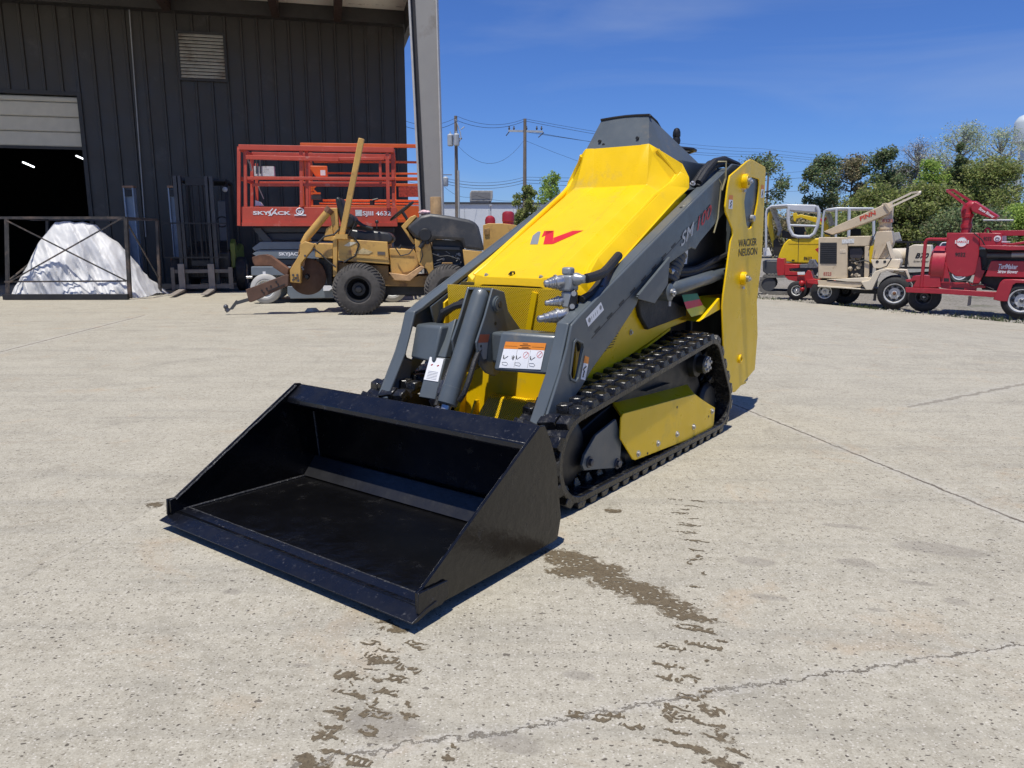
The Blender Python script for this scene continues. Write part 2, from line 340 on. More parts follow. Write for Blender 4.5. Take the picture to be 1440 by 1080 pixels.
from mathutils import noise as MN
def wet_marks(TH, ZZ, ca, cb_, nm):
    A = radians(-36.5)*.6; E = []
    rr = random.Random(21)
    for px, py, rx, ry in stripes:
        g_ = gpt(px, py)
        if py > 870 and ry <= .013:
            E.append((g_.x, g_.y, rx*.9, .0038, A, .4)); k = int(rx*2/.013)
            E.append((g_.x+rr.uniform(-.5, .5)*rx, g_.y, rx*.35, ry*.6, A, .7))
            for q_ in range(k):
                d_ = -rx+(q_+.5)*2*rx/k; hh = rr.uniform(.005, .012)
                if rr.random() < .75: E.append((g_.x+cos(A)*d_-sin(A)*hh, g_.y+sin(A)*d_+cos(A)*hh, .0032, hh, A+rr.uniform(-.4, .1), .25))
            if rr.random() < .6: E.append((g_.x-sin(A)*.019, g_.y+cos(A)*.019, rx*.7, .0028, A, .3))
        elif py > 870: E.append((g_.x, g_.y, rx*.7, ry*.65, A, 1)); E.append((g_.x+rr.uniform(-1, 1)*rx, g_.y+.03, rx*.5, .005, A, .5))
        else: E.append((g_.x, g_.y, rx, ry*1.1, A, .8))
    for row in range(10):       # faint prints further up both lines
        for base in ((560, 905, 440, 1075), (985, 900, 960, 1072), (975, 700, 985, 880)):
            t_ = (row+rr.random())/16; px = base[0]+(base[2]-base[0])*t_+rr.uniform(-35, 35)*(.4 if base[1] == 700 else 1); py = base[1]+(base[3]-base[1])*t_; g_ = gpt(px, py)
            w__ = rr.uniform(.006, .03); E.append((g_.x, g_.y, w__, .003, A+rr.uniform(-.2, .2), .35))
            for q_ in range(rr.randrange(4)): E.append((g_.x+rr.uniform(-1, 1)*w__, g_.y+rr.uniform(-.01, .01), .003, rr.uniform(.003, .009), A, .3))
    for px, py, rx, ry, a in big_: g_ = gpt(px, py); E.append((g_.x, g_.y, rx, ry, a, 1))
    cs = .0026; cell = {}
    def f(i, j):
        k = (i, j)
        if k in cell: return cell[k]
        x, y = i*cs, j*cs; n_ = MN.turbulence_vector(Vector((x*24, y*24, 3)), 5, False, noise_basis='PERLIN_ORIGINAL', amplitude_scale=.65, frequency_scale=2.1)
        m = 9
        for ex, ey, rx, ry, a, wf in E:
            if abs(x-ex) > .2 or abs(y-ey) > .2: continue
            dx, dy = x+n_.x*.030*wf-ex, y+n_.y*.022*wf-ey
            if abs(dx) > .3 or abs(dy) > .3: continue
            c, s_ = cos(a), sin(a); m = min(m, sqrt(((dx*c+dy*s_)/rx)**2+((-dx*s_+dy*c)/ry)**2))
        m += max(0, MN.noise(Vector((x*90, y*90, 0)))-.18)*3.4
        cell[k] = m; return m
    done = set(); b = MB()
    for ex, ey, rx, ry, a, wf in E:
        r = max(rx, ry)+.05
        for i in range(int((ex-r)/cs), int((ex+r)/cs)+1):
            for j in range(int((ey-r)/cs), int((ey+r)/cs)+1):
                if (i, j) in done: continue
                done.add((i, j)); C = [(i, j), (i+1, j), (i+1, j+1), (i, j+1)]; V = [f(*c) for c in C]
                if min(V) >= TH: continue
                P = []
                for q_ in range(4):
                    v0, v1 = V[q_], V[(q_+1) % 4]; c0, c1 = C[q_], C[(q_+1) % 4]
                    if v0 < TH: P.append((c0[0]*cs, c0[1]*cs, ZZ))
                    if (v0 < TH) != (v1 < TH):
                        t = (TH-v0)/(v1-v0); P.append(((c0[0]+(c1[0]-c0[0])*t)*cs, (c0[1]+(c1[1]-c0[1])*t)*cs, ZZ))
                if len(P) > 2: b.add(P, [tuple(range(len(P)))])
    N = NT(nm); o = N.n('TexCoord').outputs['Object']
    c = N.mix(N.ramp(N.noise(o, 40, 5, .7), .3, .7), ca, cb_); c = N.mix(N.math('MULTIPLY', N.ramp(N.noise(o, 210, 3, .7), .5, .66), .6), c, (.06, .045, .03))
    N.l(c, N.b.inputs['Base Color']); N.b.inputs['Roughness'].default_value = .6; N.b.inputs['Specular IOR Level'].default_value = .3
    bp = N.n('Bump'); bp.inputs['Strength'].default_value = .4; bp.inputs['Distance'].default_value = .004; N.l(N.noise(o, 90, 4), bp.inputs['Height']); N.l(bp.outputs[0], N.b.inputs['Normal'])
    w_ = b.build(nm, N.m, smooth=False, recalc=False); w_['kind'] = 'structure'
wet_marks(1.0, .0016, (.105, .080, .048), (.175, .14, .088), 'water_marks')
wet_marks(1.2, .0008, (.20, .17, .122), (.30, .265, .20), 'damp_edges')
def st(s, t): return (.907*s-.42*t, .42*s+.907*t)
def sheet(name, ss, ts, zf, m):
    b = MB(); n = len(ts)
    vs = [(*st(s, t), zf(s, t)) for s in ss for t in ts]
    fs = [(i*n+j, (i+1)*n+j, (i+1)*n+j+1, i*n+j+1) for i in range(len(ss)-1) for j in range(n-1)]
    o = b.add(vs, fs).build(name, m, ang=60, recalc=False); o['kind'] = 'structure'; return o
def smst(s): s = max(0., min(1., (s-6)/7.3)); return -.42*s*s*(3-2*s)
ts_ = [-60, -30, -15, -8, -4, 0, 4, 8, 12, 16, 22, 30, 45, 70, 95]
sheet('concrete_yard', [-70, -40, -20, -10, -5, 0, 3, 5, 6]+[6+.4*i for i in range(1, 18)]+[13.05, 13.3], ts_, lambda s, t: smst(s), ground_mat())
N = NT('gravel'); o_ = N.n('TexCoord').outputs['Object']
c_ = N.mix(N.ramp(N.noise(o_, 18, 6, .75), .35, .65), (.10, .085, .065), (.40, .37, .32))
c_ = N.mix(N.ramp(N.noise(o_, .35, 6, .6), .45, .62), c_, (.30, .275, .235))
c_ = N.mix(N.math('MULTIPLY', N.ramp(N.noise(o_, .9, 7, .7), .52, .66), .55), c_, (.085, .10, .035))
N.l(c_, N.b.inputs['Base Color']); N.b.inputs['Roughness'].default_value = .95
b_ = N.n('Bump'); b_.inputs['Distance'].default_value = .05; N.l(N.noise(o_, 22, 4, .7), b_.inputs['Height']); N.l(b_.outputs[0], N.b.inputs['Normal'])
sheet('gravel_lot', [13.22, 14, 20, 40, 90, 200, 500], [-300, -60, -10, 10, 30, 60, 120, 300, 700], lambda s, t: -.47, N.m)
sheet('far_ground', [-600, -200, -70.5, 13.0], [94, 200, 700], lambda s, t: -.5, N.m)
# weeds and loose stones along the edge of the slab: nobody could count them
b = MB(); 
for i in range(5200):
    t = R.uniform(-1, 24); s = 13.3+abs(R.gauss(0, .35))-.12+.25*sin(t*1.7); x, y = st(s, t)
    if sin(t*2.3)+sin(t*5.1)+R.gauss(0, .8) < -.2: continue
    h = R.uniform(.02, .10); a = R.uniform(0, 6.3); dx, dy = .012*cos(a), .012*sin(a); lx, ly = R.gauss(0, .025), R.gauss(0, .025)
    b.add([(x-dx, y-dy, -.47), (x+dx, y+dy, -.47), (x+lx, y+ly, -.45+h)], [(0, 1, 2)])
g = b.build('grass', mat('weeds', (.075, .095, .03), .8, var=.5, scale=2), smooth=False, recalc=False); g['kind'] = 'stuff'
b = MB()
for i in range(2600):
    t = R.uniform(-2, 26); s = 13.3+abs(R.gauss(0, .9))-.05; x, y = st(s, t); r = R.uniform(.008, .035); z = -.465
    b.add([(x-r, y-r*.7, z), (x+r, y-r*.8, z), (x+r*.8, y+r, z), (x-r*.9, y+r*.6, z), (x+R.uniform(-.4, .4)*r, y, z+r*.9)], [(0, 1, 4), (1, 2, 4), (2, 3, 4), (3, 0, 4)])
g = b.build('loose_gravel', mat('stones', (.30, .28, .24), .9, var=.5, scale=9), smooth=False, recalc=False); g['kind'] = 'stuff'

# ================================================================ workshop building with canopy
M_WALL = mat('dark_siding', (.046, .039, .031), .42, var=.10, scale=1.2, dirt=(.075, .068, .06), dirt_amt=.15, dscale=1.5)
M_TRIM = mat('dark_trim', (.035, .032, .03), .5)
M_DOOR = mat('door_slats', (.60, .55, .44), .45, var=.06)
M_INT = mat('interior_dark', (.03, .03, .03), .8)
M_CEIL = mat('canopy_ceiling', (.85, .81, .70), .6, var=.15, scale=1.5, dirt=(.25, .2, .15), dirt_amt=.15)
M_COL = mat('column_grey', (.30, .285, .255), .5, var=.06, scale=2, dirt=(.22, .2, .17), dirt_amt=.2, dscale=2)
WS = Side(300, 17.5, radians(13.4)); B = WS.thing('workshop_building', 'dark ribbed metal workshop with open roll-up door and canopy at the left', 'building')
xe = WS(572, 200)[0]; xd = WS(122, 250)[0]; zd = WS(60, 133)[1]; H = 5.78
def ribs(xa, xb, z0, z1):
    pts = []; x = xa
    while x < xb-.02:
        x2 = min(x+.335, xb); pts += [(x, 0), (min(x+.015, xb), -.035), (min(x+.05, xb), -.035), (min(x+.065, xb), 0)]
        x = x2
    pts += [(xb, 0), (xb, .12), (xa, .12)]
    q = []
    for p_ in pts:
        if not q or (abs(q[-1][0]-p_[0])+abs(q[-1][1]-p_[1])) > 1e-4: q.append(p_)
    return MB().prism(q, 2, z0, z1)
ribs(xd, xe, 0, H).build('wall', M_WALL, B, smooth=False)
ribs(xd-4.0, xd-.001, zd+.02, H).build('wall', M_WALL, B, smooth=False)
ribs(xd-10, xd-4.002, 0, H).build('wall', M_WALL, B, smooth=False)
MB().box((xe-.12, .121, 0), (xe, 24, H)).build('side_wall', M_WALL, B)
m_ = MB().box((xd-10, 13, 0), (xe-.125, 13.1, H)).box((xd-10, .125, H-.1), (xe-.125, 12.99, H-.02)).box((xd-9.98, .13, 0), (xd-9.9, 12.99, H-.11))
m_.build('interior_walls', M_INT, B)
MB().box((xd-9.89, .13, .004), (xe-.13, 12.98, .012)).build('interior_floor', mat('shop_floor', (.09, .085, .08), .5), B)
MB().box((xd-.02, -.05, 0), (xd+.06, .118, zd+.08)).box((xd-4.06, -.05, 0), (xd-3.98, .118, zd+.08)).box((xd-3.979, -.05, zd+.0), (xd-.021, .118, zd+.08)).build('door_frame', M_TRIM, B)
# roll-up door, half closed
zb = WS(60, 205)[1]; m_ = MB(); z = zb; n_ = 0
while z < zd-.02:
    z2 = min(z+.305, zd-.01); m_.prism([(.06, z), (.045, z+.02), (.045, z2-.035), (.06, z2-.012), (.10, z2-.012), (.10, z)], 0, xd-3.97, xd-.03); z += .305
m_.build('rollup_door', M_DOOR, B, smooth=False)
MB().box((xd-3.97, .04, zb-.06), (xd-.03, .11, zb-.003)).build('door_bottom_bar', M_TRIM, B)
# louvre vent
va = WS(251, 47); vb = WS(318, 113)
vt = MB()
x0, x1, z0, z1 = va[0], vb[0], vb[1], va[1]
vt.box((x0-.05, -.075, z0-.05), (x0, -.037, z1+.05)).box((x1, -.075, z0-.05), (x1+.05, -.037, z1+.05)).box((x0+.001, -.075, z1), (x1-.001, -.037, z1+.05)).box((x0+.001, -.075, z0-.05), (x1-.001, -.037, z0))
vf = vt.build('vent', M_TRIM, B)
lv = MB(); k = 13
for i in range(k):
    za = z0+(z1-z0)*i/k; zc = z0+(z1-z0)*(i+1)/k
    lv.prism([(-.036, zc), (-.075, za+.02), (-.072, za+.012), (-.036, zc-.03)], 0, x0+.002, x1-.002)
lv.build('louvre', mat('louvre_rust', (.52, .49, .42), .5, dirt=(.20, .13, .08), dirt_amt=.45, dscale=1.4), vf, smooth=False)
# eave beam, canopy, purlins, rafter, gutter
MB().box((xd-10, -.28, H-.02), (xe+.1, .125, H+.27)).build('eave_beam', M_TRIM, B)
cy = lambda x, y: (WS.O+WS.ux*x+WS.uy*y)
colY = 12.4
# canopy front edge in local y: set by where its shade should fall
yf = -4.85
MB().box((xd-10, yf, H+.275), (xe+.35, .12, H+.34)).build('canopy_ceiling', M_CEIL, B)
MB().box((xd-10.1, yf-.06, H+.02), (xe+.40, yf-.004, H+.5)).box((xe+.351, yf, H+.02), (xe+.40, .12, H+.5)).box((xd-10.1, yf-.003, H+.345), (xe+.35, 24, H+.42)).build('roof', M_TRIM, B)
pm = MB()
xs_ = [WS(388, 12)[0], WS(474, 20)[0], WS(300, 5)[0]-.9]
for xx in xs_: pm.box((xx-.08, yf+.0, H-.05), (xx+.08, -.29, H+.27))
pm.build('purlin', mat('purlin_brown', (.05, .028, .022), .55), B)
MB().box((xe-.02, yf+.05, H-.25), (xe+.16, -.29, H+.27)).build('rafter', M_TRIM, B)
MB().cyl((WS(182, 0)[0], -.06, WS(182, -20)[1]), (WS(206, 333)[0], -.06, WS(206, 333)[1]), .012).build('conduit', mat('conduit_grey', (.35, .35, .35), .5), B)
for px, py, L in ((40, 231, 14), (115, 222, 16)):
    a = WS.p(px-8, py-3, 5.5); c2 = WS.p(px+8, py+4, 5.5)
    MB().bar(a, c2, .06, .04).build('strip_light', emis('strip_lamp', (.9, .95, 1), 3), B)
# tapered steel column in front: a web plate between two flanges
CS = Side(600, 12.7, 0); cl = thing('canopy_column', 'tall tapered grey steel column holding up the canopy corner', 'column', CS.O, 0)
q = lambda x, y: CS(x, y, 0)
zt = 5.9; a0 = CS(574.5, 0); a1 = CS(589.5, 290); b0 = CS(614.5, 0); b1 = CS(623, 300)
def lin(P, Q_, z): t = (z-P[1])/(Q_[1]-P[1]); return P[0]+(Q_[0]-P[0])*t
L0, L1, R0_, R1_ = lin(a0, a1, 0), lin(a0, a1, zt), lin(b0, b1, 0), lin(b0, b1, zt)
zj = CS(610, 306)[1]
Lx = lambda z: L0+(L1-L0)*z/zt
Rx = lambda z: R0_+(R1_-R0_)*z/zt
wp = MB()
for za, zc in ((0, zj-.006), (zj+.006, zt)): wp.prism([(Lx(za)+.085, za), (Rx(za)-.02, za), (Rx(zc)-.02, zc), (Lx(zc)+.085, zc)], 1, .0, .02)
wp.build('web_plate', M_COL, cl)
MB().prism([(Lx(0)+.085, 0), (Lx(0)+.1, 0), (Lx(zt)+.1, zt), (Lx(zt)+.085, zt)], 1, -.012, -.001).build('shade_strip', M_TRIM, cl)  # dark strip standing in for the shadow beside the left flange
MB().prism([(Lx(0), 0), (Lx(0)+.03, 0), (Lx(zt)+.03, zt), (Lx(zt), zt)], 1, -.06, .26).build('flange', mat('column_light', (.48, .46, .42), .5), cl)
MB().prism([(Lx(0)+.031, 0), (Lx(0)+.084, 0), (Lx(zt)+.084, zt), (Lx(zt)+.031, zt)], 1, .021, .24).build('shade_filler', M_TRIM, cl)  # dark filler, colours the gap behind the flange as shadow
MB().prism([(Rx(0)-.019, 0), (Rx(0), 0), (Rx(zt), zt), (Rx(zt)-.019, zt)], 1, -.03, .26).build('flange', mat('column_light', (.48, .46, .42), .5), cl)
MB().box((L0-.1, -.12, 0), (R0_+.1, .34, .03)).build('base_plate', M_COL, cl)
S_ = Side(615, 11.7, 0); pw = MB().cyl((0, 0, 0), (0, .0, S_(615, 277)[1]), .095, .085, 14); po = pw.build('wooden_post', mat('raw_wood', (.42, .27, .13), .75, var=.3, scale=8), bevel=.01)
po.location = S_.O; tag(po, 'round raw timber post standing against the grey column', 'post')

# ================================================================ poles, wires, far building, water tower
M_POLE = mat('pole_wood', (.20, .16, .125), .85, var=.2, scale=2)
M_WIRE = mat('wire_black', (.02, .02, .022), .6)
M_PGREY = mat('transformer_grey', (.42, .44, .45), .5)
def pole(px, Y, top, r, label, kind, z0=-.47):
    s = Side(px, Y, 0, z0); t = thing('utility_pole', label, 'utility pole', s.O, 0, 'utility poles behind the yard'); h = s(px, top)[1]
    MB().cyl((0, 0, 0), (0, 0, h), r, r*.68, 10).build('shaft', M_POLE, t)
    if kind == 1:
        for dx, dy, yy in ((-.32, -.05, .0), (.04, -.25, .0)):
            zt_ = s(px, 195)[1]; MB().rings((dx, dy, zt_-.42), (0, 0, 1), [(0, .12), (.04, .17), (.6, .17), (.66, .12), (.68, .04), (.80, .035)], 12).build('transformer', M_PGREY, t)
        MB().bar((-.4, 0, zt_), (.35, 0, zt_), .06, .08).build('bracket', M_POLE, t)
        MB().tube([(0, -.1, h-.2), (.25, -.1, h-.9), (.3, -.1, h-1.2), (.15, -.1, h-1.5)], .03).tube([(.3, -.1, h-.75), (.5, -.1, h-.6)], .03).build('insulator', M_PGREY, t)
        MB().cyl((.12, -.12, 0), (.12, -.12, s(px, 240)[1]), .06, seg=8).build('conduit', M_PGREY, t)
    if kind == 2:
        za = s(px, 184)[1]; MB().bar((-1.05, 0, za), (1.15, 0, za-.05), .09, .12).build('crossarm', M_PGREY, t)
        for dx in (-1.0, -.7, .1, .75, 1.05): MB().rings((dx, 0, za+.05), (0, 0, 1), [(0, .035), (.1, .07), (.16, .03), (.2, .05), (.24, .02)], 8).build('insulator', M_STEEL, t)
        for a_ in ([(-.95, 0, za), (-1.2, 0, za-.3)], [(.85, 0, za-.4), (1.2, 0, za-.1)]): MB().tube(a_, .03).build('jumper', M_STEEL, t)
    if kind == 3:
        za = h-.3; MB().bar((-.1, 0, za), (.75, 0, za), .06, .06).build('crossarm', M_POLE, t)
        MB().rings((.28, 0, s(px, 262)[1]), (0, 0, 1), [(0, .15), (.1, .2), (.6, .2), (.7, .1)], 10).build('transformer', M_PGREY, t)
    return s
pole(644, 45, 163, .13, 'pole with two grey transformers, nearest the grey column', 1)
pole(737.5, 50, 167, .15, 'pole with one crossarm beside the yellow loader hood', 2)
pole(624, 58, 240, .12, 'short dark pole peeking out right behind the grey column', 3)
pole(1071, 80, 212, .13, 'far pole top showing above the yellow tower plate', 0)
def wire(pts, label, r=.012, sag=.4):
    # pts: (px, py, depth)
    P = []
    for x, y, Y in pts: r_ = ray(x, y); P.append(Vector((0, 0, 1))+r_*(Y/r_.y))
    path = []
    for a, c in zip(P[:-1], P[1:]):
        for i in range(12): t = i/12; q_ = a.lerp(c, t); q_.z -= sag*4*t*(1-t); path.append(q_)
    path.append(P[-1]); o = MB().tube([p-P[0] for p in path], r, 4).build('power_line', M_WIRE); o.location = P[0]
    tag(o, label, 'power line', 'power lines strung between the poles')
wire([(560, 174, 40), (644, 170, 45), (738, 170, 50), (1071, 214, 80), (1290, 226, 110)], 'top wire running over both near poles')
wire([(560, 166, 40), (644, 164, 45), (738, 167, 50), (1071, 209, 80), (1290, 222, 110)], 'highest thin wire touching the pole tips', .010)
wire([(730, 184, 50), (1071, 217, 80), (1290, 229, 110)], 'wire leaving the left end of the crossarm')
wire([(746, 185, 50), (1071, 221, 80), (1290, 233, 110)], 'wire leaving the right end of the crossarm', .012)
wire([(560, 250, 50), (624, 250, 58), (738, 249, 60), (1140, 240, 95), (1300, 236, 110)], 'upper of the three low wires above the white building', .012)
wire([(560, 254, 50), (624, 254, 58), (738, 253, 60), (1140, 249, 95), (1300, 246, 110)], 'middle of the three low wires above the white building', .018)
wire([(560, 259, 50), (624, 258, 58), (738, 257, 60), (1140, 268, 95), (1300, 270, 110)], 'lowest of the three low wires above the white building', .014)
wire([(644, 205, 45), (737, 197, 50), (1071, 270, 80), (1200, 280, 90)], 'slack wire crossing midway up the poles', .009, 1.2)
wire([(624, 262, 58), (670, 275, 60), (760, 276, 62)], 'thin service wire reaching the white building', .01)
# white building
s = Side(622, 60, radians(4), -.47); t = s.thing('warehouse', 'long white flat roofed warehouse far behind the yard', 'building')
M_WH = mat('white_block', (.66, .68, .69), .7, var=.05, scale=1)
zt = s(690, 287)[1]; MB().box((-14, 0, 0), (9, 18, zt)).build('wall', M_WH, t)
MB().box((-14.1, -.1, zt+.003), (9.1, 18.1, zt+.14)).build('parapet', mat('parapet_dark', (.05, .05, .055), .6), t)
for i in range(6): MB().box((-2+i*1.9, -.02, 1.0), (-1.96+i*1.9, -.003, zt-.2)).build('panel_joint', mat('joint_grey', (.45, .47, .48), .7), t)
s2 = Side(662, 61.5, radians(4), 0); z0 = zt-.47+.145
a_ = s2(661, 282); b_ = s2(693, 268); o = thing('rooftop_unit', 'pale boxy air conditioner on the white warehouse roof', 'air conditioner', (s2.O.x, s2.O.y, z0), radians(4))
hh = b_[1]-z0; MB().prism([(a_[0], .12), (b_[0]-.1, .12), (b_[0], hh*.45), (b_[0], hh), (a_[0]+.1, hh), (a_[0], hh*.8)], 1, 0, 1.4).build('casing', mat('unit_grey', (.42, .40, .36), .6, dirt=(.2, .18, .15)), o, bevel=.03)
MB().box((a_[0], .1, 0), (b_[0]-.3, 1.3, .117)).build('curb', M_WH, o)
MB().box((a_[0]+.1, -.02, hh*.3), (b_[0]-.2, -.003, hh*.85)).build('grille', mat('unit_grille', (.22, .21, .2), .7), o)
# water tower at the right edge
s = Side(1441, 130, 0, -.5, 176); t = s.thing('water_tower', 'pale blue water tower cut by the right edge', 'water tower')
M_WT = mat('tower_white', (.48, .54, .57), .45, var=.06, scale=.5); mm = 130/1060.
zc = s(1440, 176)[1]; MB().rings((0, 0, zc-2.6), (0, 0, 1), [(-.9, .5), (0, 1.35), (.5, 1.5), (2.9, 1.5), (3.3, 1.38), (3.9, .95), (4.2, .4), (4.3, .05)], 28).build('tank', M_WT, t)
for k in range(4):
    a = pi/4+k*pi/2; MB().tube([(cos(a)*1.45, sin(a)*1.45, zc-2.3), (cos(a)*2.4, sin(a)*2.4, 0)], .16, 8).build('leg', M_WT, t)
MB().cyl((0, 0, 0), (0, 0, zc-3.4), .35, seg=12).build('riser', M_WT, t)
MB().rings((0, 0, zc-2.75), (0, 0, 1), [(0, 1.5), (.0, 1.85), (.12, 1.85), (.12, 1.5)], 28).build('balcony', M_WT, t)

# ================================================================ trees
def leafmat(name, cols, tr=.35):
    N = NT(name); g = N.n('NewGeometry'); r = N.n('ValToRGB'); N.l(g.outputs['Random Per Island'], r.inputs[0])
    e = r.color_ramp.elements
    while len(e) < len(cols): e.new(.5)
    for i, c in enumerate(cols): e[i].position = i/(len(cols)-1); e[i].color = (*c, 1)
    N.l(r.outputs[0], N.b.inputs['Base Color']); N.b.inputs['Roughness'].default_value = .7; N.b.inputs['Specular IOR Level'].default_value = .2
    tb = N.n('BsdfTranslucent'); N.l(r.outputs[0], tb.inputs[0]); mx = N.n('MixShader'); mx.inputs[0].default_value = tr
    N.l(N.b.outputs[0], mx.inputs[1]); N.l(tb.outputs[0], mx.inputs[2]); N.l(mx.outputs[0], N.t.nodes['Material Output'].inputs[0]); return N.m
LM = {'pine': leafmat('pine_needles', [(0.103, 0.161, 0.075), (0.170, 0.240, 0.111), (0.229, 0.263, 0.114), (0.170, 0.148, 0.096)], .3),
      'brown': leafmat('brown_needles', [(0.161, 0.170, 0.091), (0.298, 0.252, 0.148), (0.365, 0.298, 0.182), (0.170, 0.204, 0.103)], .3),
      'olive': leafmat('olive_leaves', [(0.150, 0.202, 0.061), (0.272, 0.334, 0.096), (0.369, 0.386, 0.140), (0.194, 0.194, 0.096)], .4),
      'green': leafmat('spring_leaves', [(0.185, 0.299, 0.061), (0.334, 0.474, 0.096), (0.474, 0.600, 0.150), (0.229, 0.299, 0.096)], .45),
      'pale': leafmat('pale_buds', [(0.316, 0.386, 0.229), (0.456, 0.562, 0.316), (0.600, 0.600, 0.474), (0.264, 0.351, 0.176)], .4),
      'grey': leafmat('grey_twigs', [(0.281, 0.272, 0.246), (0.386, 0.369, 0.351), (0.491, 0.474, 0.439)], .1)}
M_BARK = mat('bark', (.10, .085, .07), .9, var=.3, scale=3); M_BARKG = mat('bark_grey', (.24, .23, .21), .9, var=.2, scale=3)
def tree(label, px, Y, top, wpx, kind, low=340, leaf=.22, n=5200, seed=1, name='tree', base=None, clumps=46, fill=1.0, cat='tree', spread=.15, shape=0):
    rr = random.Random(seed); s = Side(px, Y, 0, -.47, (top*2+low)/3); t = s.thing(name, label, cat, 'trees behind the gravel lot')
    Ht = s(px, top)[1]; zl = s(px, low)[1]; W = wpx/2*Y/1060.
    bark = M_BARKG if kind in ('grey', 'pale') else M_BARK
    th = Ht*.86; tr = MB().tube([(0, 0, -.05), (rr.gauss(0, .05), 0, th*.3), (rr.gauss(0, .12), rr.gauss(0, .1), th*.6), (rr.gauss(0, .1), 0, th)], max(.10, Ht*.022), 8, .02)
    tr.build('trunk', bark, t)
    cs = []; lm = MB()
    for k in range(clumps):
        u = rr.random(); zz = zl+(Ht-zl)*u
        if shape == 1: wz = (1-u)**.75*1.0+.06                        # conifer
        elif shape == 2: wz = sin(pi*min(1, (u*.9+.1)))**.5            # broad
        else: wz = sqrt(max(.02, 1-(1.9*(u-.42))**2)) if abs(u-.42) < .52 else .3
        a = rr.random()*6.283; rad = W*wz*sqrt(rr.uniform(.05, 1)); x, y = cos(a)*rad, sin(a)*rad
        cr_ = W*rr.uniform(.2, .4)*(.7 if shape == 1 else 1); zz = min(zz, Ht-cr_*.6)
        cs.append((x, y, zz, cr_))
        z0 = max(zl*.5, zz-rad*rr.uniform(.4, .9)); z0 = max(.3, min(z0, th*.95))
        mid = Vector((x*.5, y*.5, (z0+zz)/2-.1*rad)); lm.tube([(0, 0, z0), mid, (x, y, zz)], Ht*.008+.012, 5, .008)
        for j in range(5 if kind in ('grey', 'pale') else 2):
            d = Vector((rr.gauss(0, 1), rr.gauss(0, 1), rr.gauss(.5, .8))).normalized()*cr_*rr.uniform(.9, 1.7)
            p0 = Vector((x, y, zz)).lerp(mid, rr.random()*.6); lm.tube([p0, p0+d*.5+Vector((0, 0, .05)), p0+d], .014, 4, .005)
    lm.build('limbs', bark, t)
    vs = []; fs = []; N_ = int(n*1.4)
    for i in range(N_):
        x, y, z, c = cs[rr.randrange(len(cs))]
        d = Vector((rr.gauss(0, 1), rr.gauss(0, 1), rr.gauss(0, .8))).normalized()*c*(rr.random()**.45)*1.08
        q = Vector((x, y, z))+d
        if shape == 3: q.z -= abs(rr.gauss(0, .2))
        l = leaf*1.2*rr.uniform(.5, 1.3); u = Vector((rr.gauss(0, 1), rr.gauss(0, 1), rr.gauss(0, .6))).normalized(); v_ = u.cross(Vector((rr.gauss(0, 1), rr.gauss(0, 1), rr.gauss(0, 1)))).normalized()
        k = len(vs); vs += [q-u*l*.5, q+v_*l*.28, q+u*l*.5, q-v_*l*.28]; fs.append((k, k+1, k+2, k+3))
    MB().add(vs, fs).build('crown', LM[kind], t, smooth=False, recalc=False)
T = tree
T('small dark pine bush beside the loader hood, left of the pale one', 740, 46, 262, 38, 'olive', 336, .14, 4200, 11, 'pine_tree', shape=2, clumps=34)
T('young light green tree just above the loader hood edge', 776, 48, 238, 50, 'green', 330, .13, 2700, 12, 'young_tree', clumps=30)
T('dark pine half hidden behind the yellow tower plate', 1068, 62, 222, 84, 'pine', 330, .2, 7000, 13, 'pine_tree', shape=2)
T('round dark green pine, leftmost of the large pines', 1160, 64, 220, 66, 'pine', 335, .19, 7500, 14, 'pine_tree', clumps=44)
T('brownish pine between the two dark green pines', 1198, 68, 218, 60, 'brown', 335, .19, 7000, 15, 'pine_tree')
T('dark pine with the tallest flat top of the pines', 1240, 66, 210, 66, 'pine', 335, .19, 7500, 16, 'pine_tree')
T('bare grey tree with thin twigs right of the pines', 1290, 70, 198, 74, 'grey', 300, .10, 2200, 17, 'bare_tree', clumps=70)
T('olive round tree below the pines', 1225, 56, 262, 96, 'olive', 345, .2, 9000, 18, 'leafy_tree', shape=2)
T('fresh green tree in front of the bare grey one', 1308, 60, 226, 62, 'green', 335, .17, 5200, 19, 'leafy_tree')
T('tallest tree with pale new leaves against the sky', 1352, 66, 174, 92, 'pale', 270, .13, 5200, 20, 'blossoming_tree', clumps=60)
T('narrow dark conifer inside the pale blossoming tree', 1350, 60, 202, 44, 'pine', 300, .17, 5000, 21, 'conifer', shape=1)
T('sparse pale leafed tree next to the water tower', 1408, 68, 182, 82, 'pale', 275, .13, 4200, 22, 'blossoming_tree', clumps=56)
T('broad olive tree behind the red straw blower chute', 1395, 58, 226, 110, 'olive', 345, .19, 11000, 23, 'leafy_tree', shape=2, clumps=60)
T('dark olive tree between beige and red blowers', 1300, 54, 262, 100, 'olive', 350, .19, 10000, 24, 'leafy_tree', shape=2, clumps=60)
T('bushy green tree low at the right edge', 1440, 52, 290, 90, 'green', 350, .17, 7500, 25, 'leafy_tree', shape=2, clumps=50)
T('low green bushes left of the beige blower', 1190, 52, 300, 90, 'olive', 352, .17, 6500, 26, 'shrub', shape=2, clumps=46, cat='shrub')
T('dense hedge of mixed leaves behind the cream blower', 1265, 57, 300, 130, 'brown', 352, .17, 9000, 31, 'shrub', shape=2, clumps=70, cat='shrub')
T('dense green undergrowth right of the red chute', 1420, 57, 300, 120, 'olive', 352, .17, 9000, 32, 'shrub', shape=2, clumps=70, cat='shrub')
T('second pine crown filling the gap behind the tallest pine', 1262, 72, 232, 70, 'pine', 340, .19, 7500, 33, 'pine_tree', shape=2)
